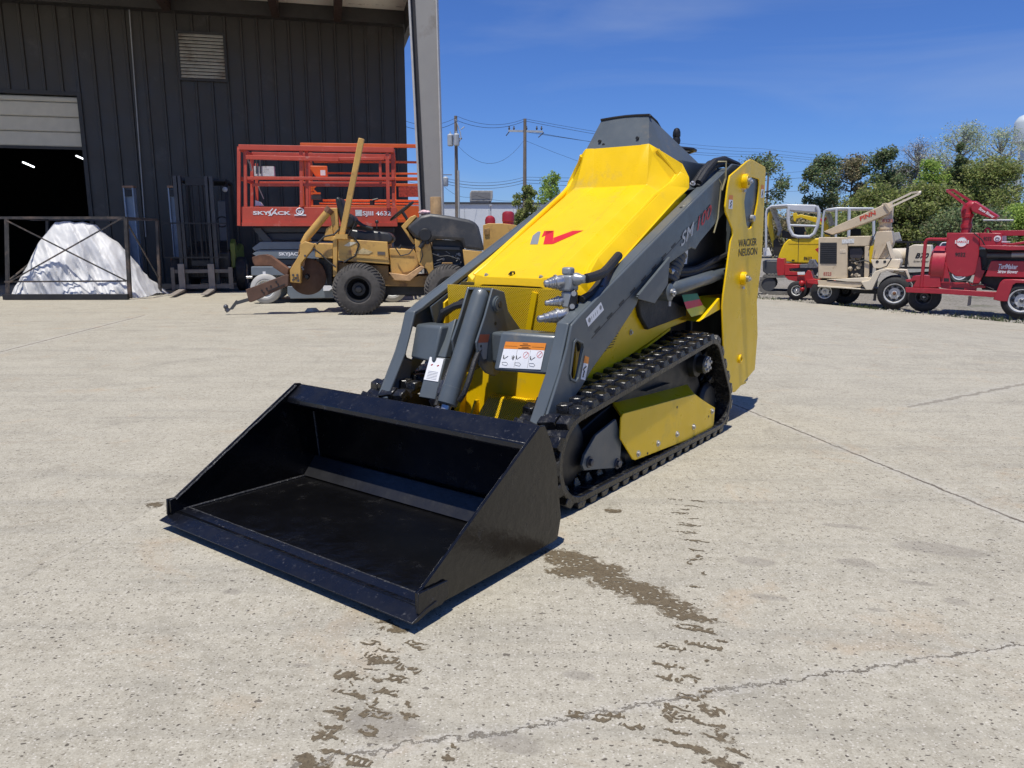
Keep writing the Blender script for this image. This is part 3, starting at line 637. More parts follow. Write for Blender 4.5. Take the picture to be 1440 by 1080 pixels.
T('olive tree filling the gap under the blossoming tree', 1345, 62, 236, 90, 'olive', 345, .18, 9500, 34, 'leafy_tree', shape=2, clumps=60)
T('low shadowy thicket behind the red blower', 1360, 50, 296, 110, 'pine', 352, .17, 9000, 27, 'shrub', shape=2, clumps=60, cat='shrub')
T('low thicket behind the far excavator canopy', 1120, 60, 306, 120, 'brown', 350, .19, 7000, 28, 'shrub', shape=2, clumps=50, cat='shrub')
# ================================================================ compact track loader (main subject)
# local measures: p from its right side to its left, q backwards from the bucket lip, z up
PC = .613
A0 = Vector((-.2587, 1.847)); Lp = Vector((-.8040, .5947)); Bq = Vector((.5947, .8040))
org = A0+Lp*PC+Bq*1.7
T0 = thing('track_loader', 'yellow and grey stand-on compact track loader with a black bucket on the concrete', 'track loader', (org.x, org.y, 0), atan2(-Lp.y, -Lp.x))
mf = lambda v: (-(v[0]-PC), v[1]-1.7, v[2])
def ML(): return MB(mf)
mir = lambda p: 2*PC-p
# ---- tracks
def track_path():
    cs = [(1.003, .20, .172), (2.22, .380, .138), (2.375, .165, .137)]
    pts = []
    for cx, cz, r in cs:
        for i in range(120): a = 2*pi*i/120; pts.append((cx+r*cos(a), cz+r*sin(a)))
    pts.sort()
    def half(P):
        h = []
        for p in P:
            while len(h) > 1 and (h[-1][0]-h[-2][0])*(p[1]-h[-2][1])-(h[-1][1]-h[-2][1])*(p[0]-h[-2][0]) <= 0: h.pop()
            h.append(p)
        return h[:-1]
    hull = half(pts)+half(pts[::-1])
    # resample, counter clockwise
    L = [0]
    for i in range(len(hull)): a, b_ = hull[i], hull[(i+1) % len(hull)]; L.append(L[-1]+sqrt((a[0]-b_[0])**2+(a[1]-b_[1])**2))
    tot = L[-1]
    def at(s):
        s %= tot; i = 0
        while L[i+1] < s: i += 1
        a, b_ = hull[i], hull[(i+1) % len(hull)]; t = (s-L[i])/(L[i+1]-L[i]); d = Vector((b_[0]-a[0], b_[1]-a[1])).normalized()
        return Vector((a[0]+(b_[0]-a[0])*t, a[1]+(b_[1]-a[1])*t)), d
    return tot, at
TT, TAT = track_path()
def make_track(pa, pb, nm):
    b = ML(); n = 200; th = .026
    vs = []
    for i in range(n):
        P, d = TAT(TT*i/n); nr = Vector((d.y, -d.x)); I = P-nr*th
        vs += [(pa, P.x, P.y), (pb, P.x, P.y), (pb, I.x, I.y), (pa, I.x, I.y)]
    fs = [tuple(4*i+a if k == 0 else 0 for k in (0,)) for i in ()]
    for i in range(n):
        j = (i+1) % n
        for a in range(4): c = (a+1) % 4; fs.append((4*i+a, 4*i+c, 4*j+c, 4*j+a))
    b.add(vs, fs)
    # small rolled edges of the belt
    pit = TT/44; W = pb-pa; rr = random.Random(3)
    for k in range(44):
        for half_ in (0, 1):
            s0 = pit*k+(pit*.5 if half_ else 0)
            # each lug: a block across half the belt, slanted, with chamfered flanks
            e0, e1 = (pa-.002, pa+W*.53) if half_ == 0 else (pb+.002, pb-W*.53)
            for (pp0, pp1, o0, o1, hh) in ((e0, e0+(e1-e0)*.42, 0, .006, .027), (e0+(e1-e0)*.40, e1, .004, .020, .033)):
                P = []
                wd = pit*.27
                for lvl, ex in ((0, 1.25), (1, .8)):
                    for (pp, oo, sg) in ((pp0, o0, -1), (pp1, o1, -1), (pp1, o1, 1), (pp0, o0, 1)):
                        Q_, d = TAT(s0+oo+sg*wd*ex); nr = Vector((d.y, -d.x))
                        q_ = Q_+nr*(hh*lvl-.002); pq = pp
                        if lvl: pq = pp+(e1-e0)*.035*(1 if pp == pp0 else -.3)
                        P.append((pq, q_.x, q_.y))
                b.hexa(P)
    # guide teeth inside
    for k in range(44):
        for pc_ in (pa+W*.40, pa+W*.60):
            Q_, d = TAT(pit*k); nr = Vector((d.y, -d.x)); P = []
            for lvl, ex, px in ((0, .3, .02), (1, .12, .01)):
                for sg, sp in ((-1, -1), (-1, 1), (1, 1), (1, -1)):
                    Q2, d2 = TAT(pit*k+sg*pit*ex); q_ = Q2-nr*(th-.001+.035*lvl); P.append((pc_+sp*px, q_.x, q_.y))
            b.hexa(P)
    return b.build(nm, M_RUB, T0, bevel=.003, seg=1, ang=35)
def undercarriage(S):   # S maps p of the right side to the wanted side
    pa, pb = sorted((S(.085), S(.315)))
    make_track(pa, pb, 'rubber_track')
    # inner frame beam
    ML().prism([(1.05, .10), (1.25, .06), (2.30, .06), (2.42, .14), (2.30, .30), (2.10, .46), (1.95, .44), (1.30, .30), (1.08, .24)], 0, *sorted((S(.19), S(.30)))).build('track_frame', M_BLK, T0, bevel=.006)
    cv = ML(); out = [(1.312, .292), (1.33, .306), (2.056, .266), (2.115, .235), (2.323, .150), (2.315, .055), (2.19, .040), (1.45, .080), (1.425, .09), (1.312, .205)]
    cv.prism(out, 0, S(.100), S(.108))
    c_ = cv.build('side_cover', M_YEL, T0, bevel=.003)
    tp = ML().hexa([(S(.108), 1.325, .288), (S(.108), 2.06, .253), (S(.295), 2.30, .30), (S(.295), 1.50, .345), (S(.108), 1.325, .300), (S(.108), 2.06, .266), (S(.295), 2.30, .312), (S(.295), 1.50, .357)])
    tp.build('cover_top', M_YEL, c_)
    ML().hexa([(S(.108), 2.06, .20), (S(.108), 2.323, .130), (S(.295), 2.50, .13), (S(.295), 2.30, .26), (S(.108), 2.06, .2645), (S(.108), 2.323, .1485), (S(.295), 2.52, .17), (S(.295), 2.30, .300)]).build('cover_slope', M_YEL, c_)
    ML().box((min(S(.16), S(.25)), 1.66, .335), (max(S(.16), S(.25)), 1.90, .3375)).build('inspection_slot', M_BLK, c_)
    bo = ML(); d = -1 if S(.1) < .6 else 1
    for q_, z_ in ((1.47, .105), (1.66, .108), (1.86, .108), (2.05, .105), (2.28, .140)):
        bo.rings((S(.1), q_, z_), (d, 0, 0), [(0, .015), (.003, .015), (.0031, .0095), (.010, .009), (.011, .005)], 12)
    bo.build('bolt', M_CHR, c_)
    dk = ML()
    for q_, z_ in ((1.85, .238), (1.56, .085), (2.24, .12)): dk.cyl((S(.0985), q_, z_), (S(.0995), q_, z_), .006, seg=8)
    dk.build('bolt_hole', M_INK, c_)
    # front idler fork plate and rollers
    ip = ML().prism([(1.302, .285), (1.354, .19), (1.345, .07), (1.06, .130), (1.045, .155), (1.06, .19), (1.143, .252)], 0, S(.118), S(.130)).build('idler_plate', M_GREY, T0, bevel=.002)
    bo = ML()
    for q_, z_ in ((1.095, .155), (1.319, .094)): bo.rings((S(.118), q_, z_), (d, 0, 0), [(0, .023), (.005, .022), (.0051, .014), (.016, .014), (.018, .008)], 14)
    bo.build('bolt', M_STEEL, ip)
    for q_, z_, r in ((1.003, .20, .135), (2.375, .165, .10), (1.33, .085, .055), (1.50, .085, .055), (1.68, .085, .055), (1.86, .085, .055), (2.04, .085, .055), (2.20, .085, .055)):
        wb_ = ML()
        for s_ in (.150, .232): wb_.rings((S(s_), q_, z_), (1 if d < 0 else -1, 0, 0), [(0, r*.5), (.004, r*.82), (.02, r), (.03, r), (.034, r*.55)], 28)
        wb_.cyl((S(.152), q_, z_), (S(.262), q_, z_), r*.3)
        wb_.build('idler_wheel' if r > .09 else 'roller', M_BLK, T0)
    sp = ML(); n = 14; pts = []
    for i in range(n*4):
        a = 2*pi*i/(n*4); r = .112 if i % 4 in (0, 1) else .092; pts.append((2.22+r*cos(a), .385+r*sin(a)))
    sp.prism(pts, 0, S(.19), S(.215)).rings((S(.19), 2.22, .385), (d, 0, 0), [(0, .07), (.03, .065), (.035, .045), (.07, .045), (.072, .03)], 20)
    so = sp.build('sprocket', M_BLK, T0)
    hb = ML().rings((S(.120), 2.22, .388), (d, 0, 0), [(0, .040), (.010, .040), (.0101, .022), (.014, .020)], 18)
    for k in range(6): a = k*pi/3+.3; hb.rings((S(.110), 2.22+.029*cos(a), .388+.029*sin(a)), (d, 0, 0), [(0, .008), (.009, .008), (.0095, .004)], 8)
    hb.build('hub', M_CHR, so)
    # motor housing dark block behind
    ML().box((min(S(.30), S(.42)), 2.05, .25), (max(S(.30), S(.42)), 2.45, .48)).build('drive_housing', M_BLK, T0, bevel=.01)
undercarriage(lambda p: p); undercarriage(mir)
# ---- chassis
ch = ML().prism([(1.30, .14), (1.26, .20), (1.26, .57), (1.26, .78), (1.32, .80), (2.25, 1.17), (2.42, 1.18), (2.55, .9), (2.70, .45), (2.60, .18)], 0, .335, mir(.335)).build('chassis', M_BLK, T0, bevel=.01)
for S in (lambda p: p, mir):
    sk = ML().prism([(1.215, .36), (1.293, .405), (2.10, .572), (2.45, .60), (2.80, .62), (2.80, .70), (2.45, .705), (2.23, .655), (2.0, .72), (1.98, .75), (2.05, 1.05), (2.23, 1.215), (2.17, 1.22), (1.35, .79), (1.215, .72)], 0, S(.262), S(.272)).build('side_panel', M_YEL, T0, bevel=.003)
    if S(.2) < .3:
        ML().prism([(1.70, .735), (2.0, .722), (2.232, .664), (2.232, .622), (1.81, .590), (1.735, .655)], 0, .238, .2615).build('step_pad', M_BLKT, T0, bevel=.006)
        pf = ML().prism([(1.40, .52), (1.52, .545), (1.62, .66), (1.56, .70), (1.48, .66)], 0, .2595, .2615).build('vent_panel', M_YELP, sk)
        bo = ML()
        for q_, z_ in ((1.275, .445), (1.68, .59), (2.52, .68)): bo.rings((.262, q_, z_), (-1, 0, 0), [(0, .013), (.004, .013), (.0041, .008), (.011, .007)], 10)
        bo.build('bolt', M_CHR, sk)
    # skirt flange folded under
    ML().hexa([(S(.262), 1.215, .350), (S(.262), 2.10, .560), (S(.335), 2.10, .560), (S(.335), 1.215, .350), (S(.262), 1.215, .3595), (S(.262), 2.10, .5715), (S(.335), 2.10, .5715), (S(.335), 1.215, .3595)]).build('fender', M_YEL, T0)
# front faces
fr = ML().hexa([(.285, 1.235, .55), (mir(.285), 1.235, .55), (mir(.285), 1.255, .55), (.285, 1.255, .55), (.285, 1.222, .80), (mir(.285), 1.222, .80), (mir(.285), 1.245, .80), (.285, 1.245, .80)]).build('front_grille', M_YELP, T0)
ML().bar((.515, 1.230, .56), (.462, 1.219, .785), .026, .010, (0, 1, 0)).build('grille_rib', M_YEL, fr)
ML().hexa([(.335, 1.205, .15), (mir(.335), 1.205, .15), (mir(.335), 1.219, .15), (.335, 1.219, .15), (.285, 1.225, .548), (mir(.285), 1.225, .548), (mir(.285), 1.239, .548), (.285, 1.239, .548)]).build('front_panel', M_YEL, T0, bevel=.003)
bx = ML().hexa([(.43, 1.10, .20), (.72, 1.10, .20), (.70, 1.204, .20), (.45, 1.204, .20), (.43, 1.165, .335), (.67, 1.165, .335), (.67, 1.206, .345), (.43, 1.206, .345)]).build('hatch_box', M_YELP, T0, bevel=.008)
for p_, z0, z1 in ((.76, .20, .30), (.835, .20, .33), (.40, .20, .40)): ML().prism([(1.203, z0), (1.14, z0), (1.19, z1), (1.207, z1)], 0, p_-.006, p_+.006).build('front_rib', M_YEL, T0)
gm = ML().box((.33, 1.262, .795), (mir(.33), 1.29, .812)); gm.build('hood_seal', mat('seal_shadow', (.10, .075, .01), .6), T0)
# ---- hood
def hoodmesh():
    v = {}; 
    base = {'C0': (.613, 1.262, .838), 'C1': (.613, 2.092, 1.254), 'C2': (.613, 2.148, 1.453), 'Cb': (.613, 1.256, .806),
        'K0': (.462, 1.262, .838), 'K1': (.515, 2.092, 1.254), 'K2': (.482, 2.148, 1.453), 'Kb': (.462, 1.256, .804),
        'k0': (.450, 1.263, .8415), 'k1': (.502, 2.0905, 1.2565), 'k2': (.470, 2.1465, 1.4545),
        'R0': (.415, 1.266, .844), 'R1': (.411, 2.089, 1.257), 'R2': (.434, 2.146, 1.456), 'Rb': (.412, 1.258, .788),
        'a0': (.330, 1.345, .815), 'a1': (.356, 1.47, .893), 'a2': (.352, 2.02, 1.180), 'a3': (.338, 2.10, 1.215), 'a4': (.330, 2.20, 1.275), 'a5': (.416, 2.150, 1.405),
        'b0': (.300, 1.35, .835), 'b1': (.326, 1.49, .922), 'b2': (.322, 2.04, 1.208), 'b3': (.312, 2.125, 1.248), 'b4': (.304, 2.236, 1.322), 'b5': (.400, 2.165, 1.432),
        'E0': (.285, 1.36, .765), 'E1': (.278, 1.50, .85), 'E2': (.268, 2.03, 1.135), 'E3': (.262, 2.12, 1.185), 'E4': (.258, 2.242, 1.244), 'E5': (.262, 2.244, 1.295), 'E6': (.300, 2.246, 1.360)}
    F = [('C0','K0','K1','C1'), ('C1','K1','K2','C2'), ('K0','k0','k1','K1'), ('K1','k1','k2','K2'), ('k0','R0','R1','k1'), ('k1','R1','R2','k2'),
         ('R0','a0','a1'), ('R0','a1','a2','R1'), ('R1','a2','a3'), ('R1','a3','a4','a5'), ('R1','a5','R2'),
         ('a0','b0','b1','a1'), ('a1','b1','b2','a2'), ('a2','b2','b3','a3'), ('a3','b3','b4','a4'), ('a4','b4','b5','a5'), ('a5','b5','R2'),
         ('b0','E0','E1','b1'), ('b1','E1','E2','b2'), ('b2','E2','E3','b3'), ('b3','E3','E4'), ('b3','E4','E5','b4'), ('b4','E5','E6'), ('b4','E6','b5'), ('b5','E6','R2'),
         ('Cb','Kb','K0','C0'), ('Kb','Rb','R0','k0','K0'), ('Rb','E0','a0','R0'), ('a0','E0','b0')]
    idx = {}; vs = []
    def vi(k, m):
        kk = (k, m) if not k.startswith('C') else (k, 0)
        if kk not in idx: p, q_, z = base[k]; idx[kk] = len(vs); vs.append((mir(p) if kk[1] else p, q_, z))
        return idx[kk]
    fs = []
    for f in F:
        fs.append(tuple(vi(k, 0) for k in f)); fs.append(tuple(vi(k, 1) for k in reversed(f)))
    # rear closing lip
    return ML().add(vs, fs)
hd = hoodmesh().build('hood', M_YEL, T0, bevel=.010, seg=4, ang=50, bang=9)
so_ = hd.modifiers.new('thick', 'SOLIDIFY'); so_.thickness = .005; so_.offset = 0
hd.modifiers.move(1, 0)
for m_ in hd.modifiers:
    if m_.type == 'BEVEL': m_.limit_method = 'ANGLE'
for S in (lambda p: p, mir):
    ML().tube([(S(.318), 1.372, .835), (S(.338), 1.43, .874), (S(.343), 1.50, .915), (S(.338), 1.8, 1.078), (S(.338), 2.02, 1.196), (S(.330), 2.08, 1.222), (S(.318), 2.16, 1.262), (S(.322), 2.225, 1.305), (S(.345), 2.21, 1.345), (S(.40), 2.165, 1.425)], .0125, 10).build('hood_rib', M_YEL, hd)
bo = ML()
for p_ in (.757, .469): bo.rings((p_, 1.278, .852-.022), (0, -.46, .89), [(0, .010), (.018, .010), (.0185, .006), (.024, .006), (.025, .003)], 10)
bo.build('bolt', M_CHR, hd)
sl = Vector((0, 2.092-1.262, 1.254-.838)).normalized(); nrm = Vector((0, -sl.z, sl.y))
P0 = Vector((.613, 1.262, .838))
def hp(p, s_, up=0): return Vector((p, 0, 0))+Vector((0, P0.y, P0.z))+sl*s_+nrm*up
ML().tube([hp(.620, .030, -.01), hp(.616, .030, .012), hp(.622, .018, .018), hp(.632, .012, .01), hp(.628, .026, .006)], .004, 6).build('latch', M_INK, hd)
# emblem: a slanted grey bar and a red zigzag
def onh(x, y):   # a pixel of the photograph laid on the hood plane
    return None
def hq(q_, p): return hp(p, (q_-1.262)/sl.y, .0035)
quad(M_GRYD, hd, 'emblem_bar', [hq(1.531, .707), hq(1.651, .769), hq(1.646, .728), hq(1.532, .665)], mf)
zz = [(1.595, .686), (1.655, .700), (1.652, .628), (1.597, .640), (1.653, .548), (1.532, .590), (1.532, .628), (1.628, .650), (1.598, .686)]
zz = [(1.600, .683), (1.652, .707), (1.655, .655), (1.575, .625), (1.655, .548), (1.630, .548), (1.532, .628), (1.618, .668), (1.600, .668)]
m_ = MB(mf); 
m_.add([hq(*a) for a in ((1.595, .688), (1.653, .712), (1.655, .660), (1.640, .660))], [(0, 1, 2, 3)])
m_.add([hq(*a) for a in ((1.653, .700), (1.655, .660), (1.535, .585), (1.532, .635))], [(0, 1, 2, 3)])
m_.add([hq(*a) for a in ((1.590, .618), (1.535, .585), (1.655, .500), (1.652, .556))], [(0, 1, 2, 3)])
m_.build('emblem_zigzag', M_REDD, hd, smooth=False, recalc=False)
# ---- control tower
tw = ML(); Tf = [(.435, 2.146, 1.450), (mir(.435), 2.146, 1.450), (mir(.478), 2.223, 1.600), (.478, 2.223, 1.600)]
tw.plate([Tf[0], Tf[1], Tf[2], (.613, 2.228, 1.606), Tf[3]], (0, .006, -.002))
for S in (lambda p: p, mir):
    tw.add([(S(.435), 2.146, 1.450), (S(.478), 2.223, 1.600), (S(.474), 2.30, 1.575), (S(.455), 2.40, 1.49), (S(.44), 2.50, 1.435), (S(.40), 2.62, 1.40), (S(.33), 2.72, 1.40), (S(.30), 2.72, 1.30), (S(.285), 2.45, 1.26), (S(.30), 2.25, 1.23)],
           [(0, 1, 2, 3, 4, 5, 6, 7, 8, 9)])
    tw.add([(S(.439), 2.150, 1.450), (S(.482), 2.227, 1.597), (S(.478), 2.304, 1.572), (S(.459), 2.404, 1.487), (S(.444), 2.504, 1.432), (S(.404), 2.624, 1.397), (S(.334), 2.724, 1.397), (S(.304), 2.724, 1.30), (S(.289), 2.454, 1.26), (S(.304), 2.254, 1.23)],
           [(0, 1, 2, 3, 4, 5, 6, 7, 8, 9)])
tw.box((.31, 2.26, 1.0), (mir(.31), 2.70, 1.38))
tw.box((.47, 2.28, 1.38), (mir(.47), 2.50, 1.43))
tc_ = tw.build('control_tower', M_GREY, T0, ang=25)
ML().tube([(.465, 2.215, 1.592), (.476, 2.221, 1.603), (.55, 2.226, 1.608), (.613, 2.228, 1.610), (mir(.55), 2.226, 1.608), (mir(.476), 2.221, 1.603)], .006, 8).tube([(.476, 2.221, 1.603), (.474, 2.30, 1.580), (.455, 2.40, 1.495), (.442, 2.49, 1.442)], .006, 8).build('rubber_trim', M_BLK, tc_)
bo = ML()
for p_, z_ in ((.720, 1.489), (.506, 1.489), (.695, 1.470)): bo.cyl((p_, 2.175, z_), (p_, 2.155, z_), .008, seg=10)
bo.build('bolt', M_INK, tc_)
js = ML().rings((.5, 2.60, 1.48), (0, 0, 1), [(0, .012), (.02, .012), (.022, .019), (.04, .022), (.055, .018), (.065, .021), (.085, .020), (.10, .014), (.105, .006)], 16).build('joystick', M_BLK, T0)
ML().cyl((.5, 2.62, 1.38), (.5, 2.60, 1.485), .012).build('stem', M_BLK, js)
hr = ML().tube([(.545, 2.56, 1.480), (.50, 2.585, 1.478), (.46, 2.62, 1.478), (.44, 2.68, 1.478), (.45, 2.74, 1.478), (.50, 2.79, 1.478), (.56, 2.76, 1.478)], .010, 8)
hr.bar((.48, 2.64, 1.36), (.49, 2.66, 1.478), .03, .012); hr.build('hand_rest', M_BLK, T0)
# ---- loader arms
armU = [(1.10, .708), (1.122, .720), (2.27, 1.241), (2.60, 1.382), (2.78, 1.385), (2.82, 1.33), (2.66, 1.20), (2.40, 1.075), (2.22, .985), (2.17, .95), (2.12, .958), (1.877, .889), (1.60, .765), (1.573, .725), (1.406, .612), (1.215, .499), (1.132, .435), (1.00, .36), (.944, .287), (.90, .262), (.868, .262), (.845, .30), (.873, .334), (.983, .515), (1.025, .60), (1.055, .685)]
hole = [(1.085, .622), (1.128, .606), (1.134, .590), (1.098, .480), (1.085, .470), (1.052, .484), (1.046, .498), (1.072, .615)]
for S in (lambda p: p, mir):
    right = S(.2) < .6
    am = ML(); am.holed(armU, [hole], 0, S(.180), S(.192))
    am2 = ML()
    # front foot: solid bar behind the cheek plate; box of the beam above it
    am.prism([(1.10, .7075), (1.122, .7195), (2.27, 1.2405), (2.55, 1.36), (2.56, 1.345), (2.27, 1.222), (1.13, .700), (1.06, .675), (.988, .505), (.88, .325), (.868, .335), (.983, .517), (1.05, .69)], 0, S(.1925), S(.245))
    am.prism([(1.15, .705), (2.5, 1.315), (2.55, 1.17), (2.2, 1.02), (1.60, .80), (1.30, .62), (1.20, .56)], 0, S(.236), S(.246))
    am.prism([(.89, .315), (.985, .497), (1.045, .47), (1.03, .40), (.945, .290)], 0, S(.1925), S(.230))
    ao = am.build('loader_arm', M_GREY, T0, bevel=.004, seg=2)
    if right:
        rim = ML().holed([(1.080, .632), (1.135, .612), (1.143, .592), (1.104, .472), (1.085, .460), (1.046, .476), (1.038, .500), (1.064, .622)], [hole], 0, .1795, .174).build('slot_rim', M_GREY, ao, bevel=.002)
        sm = ML()
        for i in range(12):
            t = i/11; a = Vector((0, 1.243, .651)).lerp(Vector((0, 2.30, 1.155)), t); d = Vector((0, 1.057, .504)).normalized()
            sm.bar(Vector((.179, 0, 0))+a-d*.022, Vector((.179, 0, 0))+a+d*.022, .0016, .007, (0, 0, 1))
        sm.build('slot', M_INK, ao)
        sm = ML(); sm.bar((.1795, 1.20, .62), (.1795, 2.30, 1.145), .001, .003); sm.build('weld_line', M_BLK, ao)
        U = Vector((0, 2.164-1.996, 1.014-.94)).normalized(); 
        Ut = Vector((0, .915, .40)).normalized(); Vt = Vector((0, -.10, 1)).normalized()
        text('SM', mat('light_grey_decal', (.42, .43, .43), .4), ao, 'model_lettering', (.1770, 1.995, .962), Ut, Vt, .155, .060, .012, .25, 0, mf)
        text('100', mat('dark_red_decal', (.42, .03, .03), .4), ao, 'model_lettering', (.1770, 2.172, 1.036), Ut, Vt, .185, .062, .008, .25, 0, mf)
        dc = quad(M_WHT, ao, 'arm_decal', [(.1785, 1.171, .667), (.1785, 1.289, .724), (.1785, 1.264, .757), (.1785, 1.150, .700)], mf)
        k_ = ML()
        for (q0, z0, r_) in ((1.178, .693, .010), (1.262, .735, .009)): k_.cyl((.1783, q0, z0), (.178, q0, z0), r_, seg=10)
        for i in range(4): k_.bar((.1782, 1.197+i*.014, .693+i*.0065), (.1782, 1.193+i*.014, .706+i*.0065), .0004, .003, (0, 1, 0))
        k_.build('decal_print', M_GRYD, dc)
        d1 = quad(M_ORG, ao, 'orange_decal', [(.1785, 1.141, .531), (.1785, 1.176, .522), (.1785, 1.182, .547), (.1785, 1.149, .558)], mf)
        d2 = quad(M_WHT, ao, 'hazard_decal', [(.1785, 1.120, .470), (.1785, 1.155, .460), (.1785, 1.176, .5215), (.1785, 1.141, .5305)], mf)
        ML().tube([(.178, 1.135, .475), (.178, 1.146, .497), (.178, 1.138, .505), (.178, 1.160, .515)], .003, 5).build('decal_print', M_INK, d2)
        bo = ML().cyl((.1755, 1.415, .833), (.180, 1.415, .833), .001); 
        # holes along the top face
        tb = ML()
        for q_ in (1.33, 2.06): zq = .720+(q_-1.122)*.4538; tb.cyl((.215, q_, zq-.001), (.215, q_-.001, zq+.0012), .007, seg=10)
        tb.build('top_hole', M_INK, ao)
        # cylinder bracket
        bk = ML().prism([(1.832, .915), (1.838, .905), (1.826, .80), (1.70, .722), (1.545, .752), (1.536, .762)], 0, .158, .168).prism([(1.838, .905), (1.826, .80), (1.822, .80), (1.834, .905)], 0, .1681, .18).build('cylinder_bracket', M_GREY, ao, bevel=.002)
        ML().bar((.160, 1.540, .766), (.160, 1.832, .918), .012, .006).build('bracket_flange', M_GREY, bk)
# crossbeam between the arms
cb = ML()
cb.hexa([(.2455, 1.015, .492), (.459, .930, .500), (.459, 1.06, .500), (.2455, 1.13, .492), (.2455, 1.055, .640), (.459, .980, .648), (.459, 1.10, .648), (.2455, 1.15, .640)])
cb.hexa([(mir(.459), .930, .500), (mir(.2455), 1.015, .490), (mir(.2455), 1.13, .490), (mir(.459), 1.06, .500), (mir(.459), .980, .648), (mir(.2455), 1.055, .636), (mir(.2455), 1.15, .636), (mir(.459), 1.10, .648)])
cb.box((.4595, 1.03, .51), (.5455, 1.095, .635)); cb.box((mir(.5455), 1.03, .51), (mir(.4595), 1.095, .635))
co = cb.build('crossbeam', M_GREY, T0, bevel=.012, seg=3)
def fp(p, z, up=.0025):   # a point on the right front face of the crossbeam
    t = (.459-p)/(.459-.2455); s_ = (z-.496)/.148; q0 = .930+(1.015-.930)*t; q1 = .980+(1.055-.980)*t
    n_ = Vector((-.085, -.2135*1, .07)).normalized(); return Vector((p, q0+(q1-q0)*s_, z))+Vector((-.34, -.87, .35))*up
def fq(a, b_, c, d, up=.0025): return [fp(*a, up), fp(*b_, up), fp(*c, up), fp(*d, up)]
wp = quad(M_WHT, co, 'warning_decal', fq((.438, .512), (.285, .512), (.282, .583), (.434, .583)), mf)
wo = quad(M_ORG, co, 'warning_header', fq((.434, .5835), (.282, .5835), (.280, .610), (.432, .610)), mf)
k_ = ML()
for i, (pa_, pb_, zz_) in enumerate(((.366, .346, .604), (.376, .336, .598), (.368, .342, .592), (.380, .334, .587))): k_.bar(fp(pa_, zz_, .0032), fp(pb_, zz_, .0032), .0006, .0022)
k_.bar(fp(.430, .594, .003), fp(.385, .594, .003), .0004, .001).bar(fp(.330, .594, .003), fp(.286, .594, .003), .0004, .001)
k_.bar(fp(.383, .515, .003), fp(.382, .581, .003), .0005, .0009).bar(fp(.334, .515, .003), fp(.333, .581, .003), .0005, .0009)
for c in (.418, .370, .318):
    k_.tube([fp(c+.010, .555, .0032), fp(c+.006, .545, .0032), fp(c+.002, .550, .0032), fp(c-.006, .556, .0032)], .0012, 4).tube([fp(c+.011, .560, .0032), fp(c+.010, .546, .0032)], .0015, 4)
    k_.tube([fp(c+.012, .532, .0032), fp(c+.010, .524, .0032), fp(c-.006, .521, .0032), fp(c-.010, .527, .0032), fp(c-.004, .533, .0032), fp(c+.012, .533, .0032)], .0007, 4)
k_.tube([fp(.397, .551, .0032), fp(.392, .543, .0032), fp(.388, .556, .0032)], .0016, 4).tube([fp(.398, .558, .0032), fp(.390, .543, .0032), fp(.393, .560, .0032)], .0014, 4)
k_.build('decal_print', M_INK, wp)
k_ = ML()
for c, z_ in ((.347, .563), (.297, .567)):
    ring = [fp(c+.010*cos(a), z_+.012*sin(a), .0032) for a in [i*pi/7 for i in range(15)]]; k_.tube(ring, .0007, 4); k_.tube([fp(c+.006, z_-.008, .0032), fp(c-.006, z_+.008, .0032)], .0008, 4)
k_.build('decal_print', M_REDD, wp)
ML().cyl((.270, 1.10, .6395), (.270, 1.10, .6415), .020, seg=14).build('grommet', M_BLK, co)
# tilt bracket: two cheek plates joined on top, each with a boss
ckR = [(1.045, .808), (1.122, .790), (1.148, .71), (1.254, .608), (1.21, .49), (1.096, .462), (1.057, .450), (1.000, .472), (.956, .513), (.940, .602), (.995, .70)]
for p0, p1 in ((.546, .556), (mir(.556), mir(.546))):
    ck = ML().prism(ckR, 0, p0, p1).build('tilt_bracket', M_GREY, T0, bevel=.003)
    d = -1 if p0 < .6 else 1; x0 = p0 if d < 0 else p1
    ML().rings((x0, 1.073, .742), (d, 0, 0), [(0, .034), (.010, .034), (.0101, .028), (.014, .028), (.0141, .014), (.004, .013)], 20).build('pin_boss', M_GREY, ck)
    ML().cyl((x0+d*.006, 1.073, .742), (x0+d*.0165, 1.073, .742), .0125).build('pin', M_STEEL, ck)
    if d < 0:
        quad(mat('faded_red_decal', (.30, .08, .04), .4), ck, 'red_decal', [(.5445, .948, .60), (.5445, 1.01, .595), (.5445, 1.022, .626), (.5445, .960, .632)], mf)
        quad(M_GRYD, ck, 'grey_decal', [(.5445, .98, .53), (.5445, 1.0, .53), (.5445, 1.01, .5945), (.5445, .948, .5995), (.5445, .948, .575)], mf)
        ML().cyl((.5455, 1.06, .666), (.545, 1.06, .666), .008, seg=10).cyl((.5443, .965, .585), (.544, .965, .585), .006, seg=8).build('hole', M_INK, ck)
ML().prism([(1.045, .808), (1.122, .790), (1.120, .781), (1.043, .799)], 0, .5565, mir(.5565)).build('bracket_cap', M_GREY, T0)
ML().prism([(1.16, .70), (1.25, .60), (1.21, .50), (1.16, .50)], 0, .5565, mir(.5565)).build('bracket_web', M_BLK, T0)
# tilt cylinder
tcy = ML().rings((.607, 1.050, .785), Vector((.018, -.200, -.425)), [(-.012, .02), (-.01, .030), (0, .036), (.02, .0385), (.40, .0385), (.401, .0405), (.468, .0405), (.472, .036), (.476, .02)], 32).build('tilt_cylinder', M_GREY, T0)
ML().cyl((.624, .850, .362), (.626, .82, .305), .020).build('piston_rod', M_CHR, tcy)
ML().rings((.60, .80, .300), (1, 0, 0), [(0, .030), (.07, .030)], 20).build('rod_eye', M_GREY, tcy)
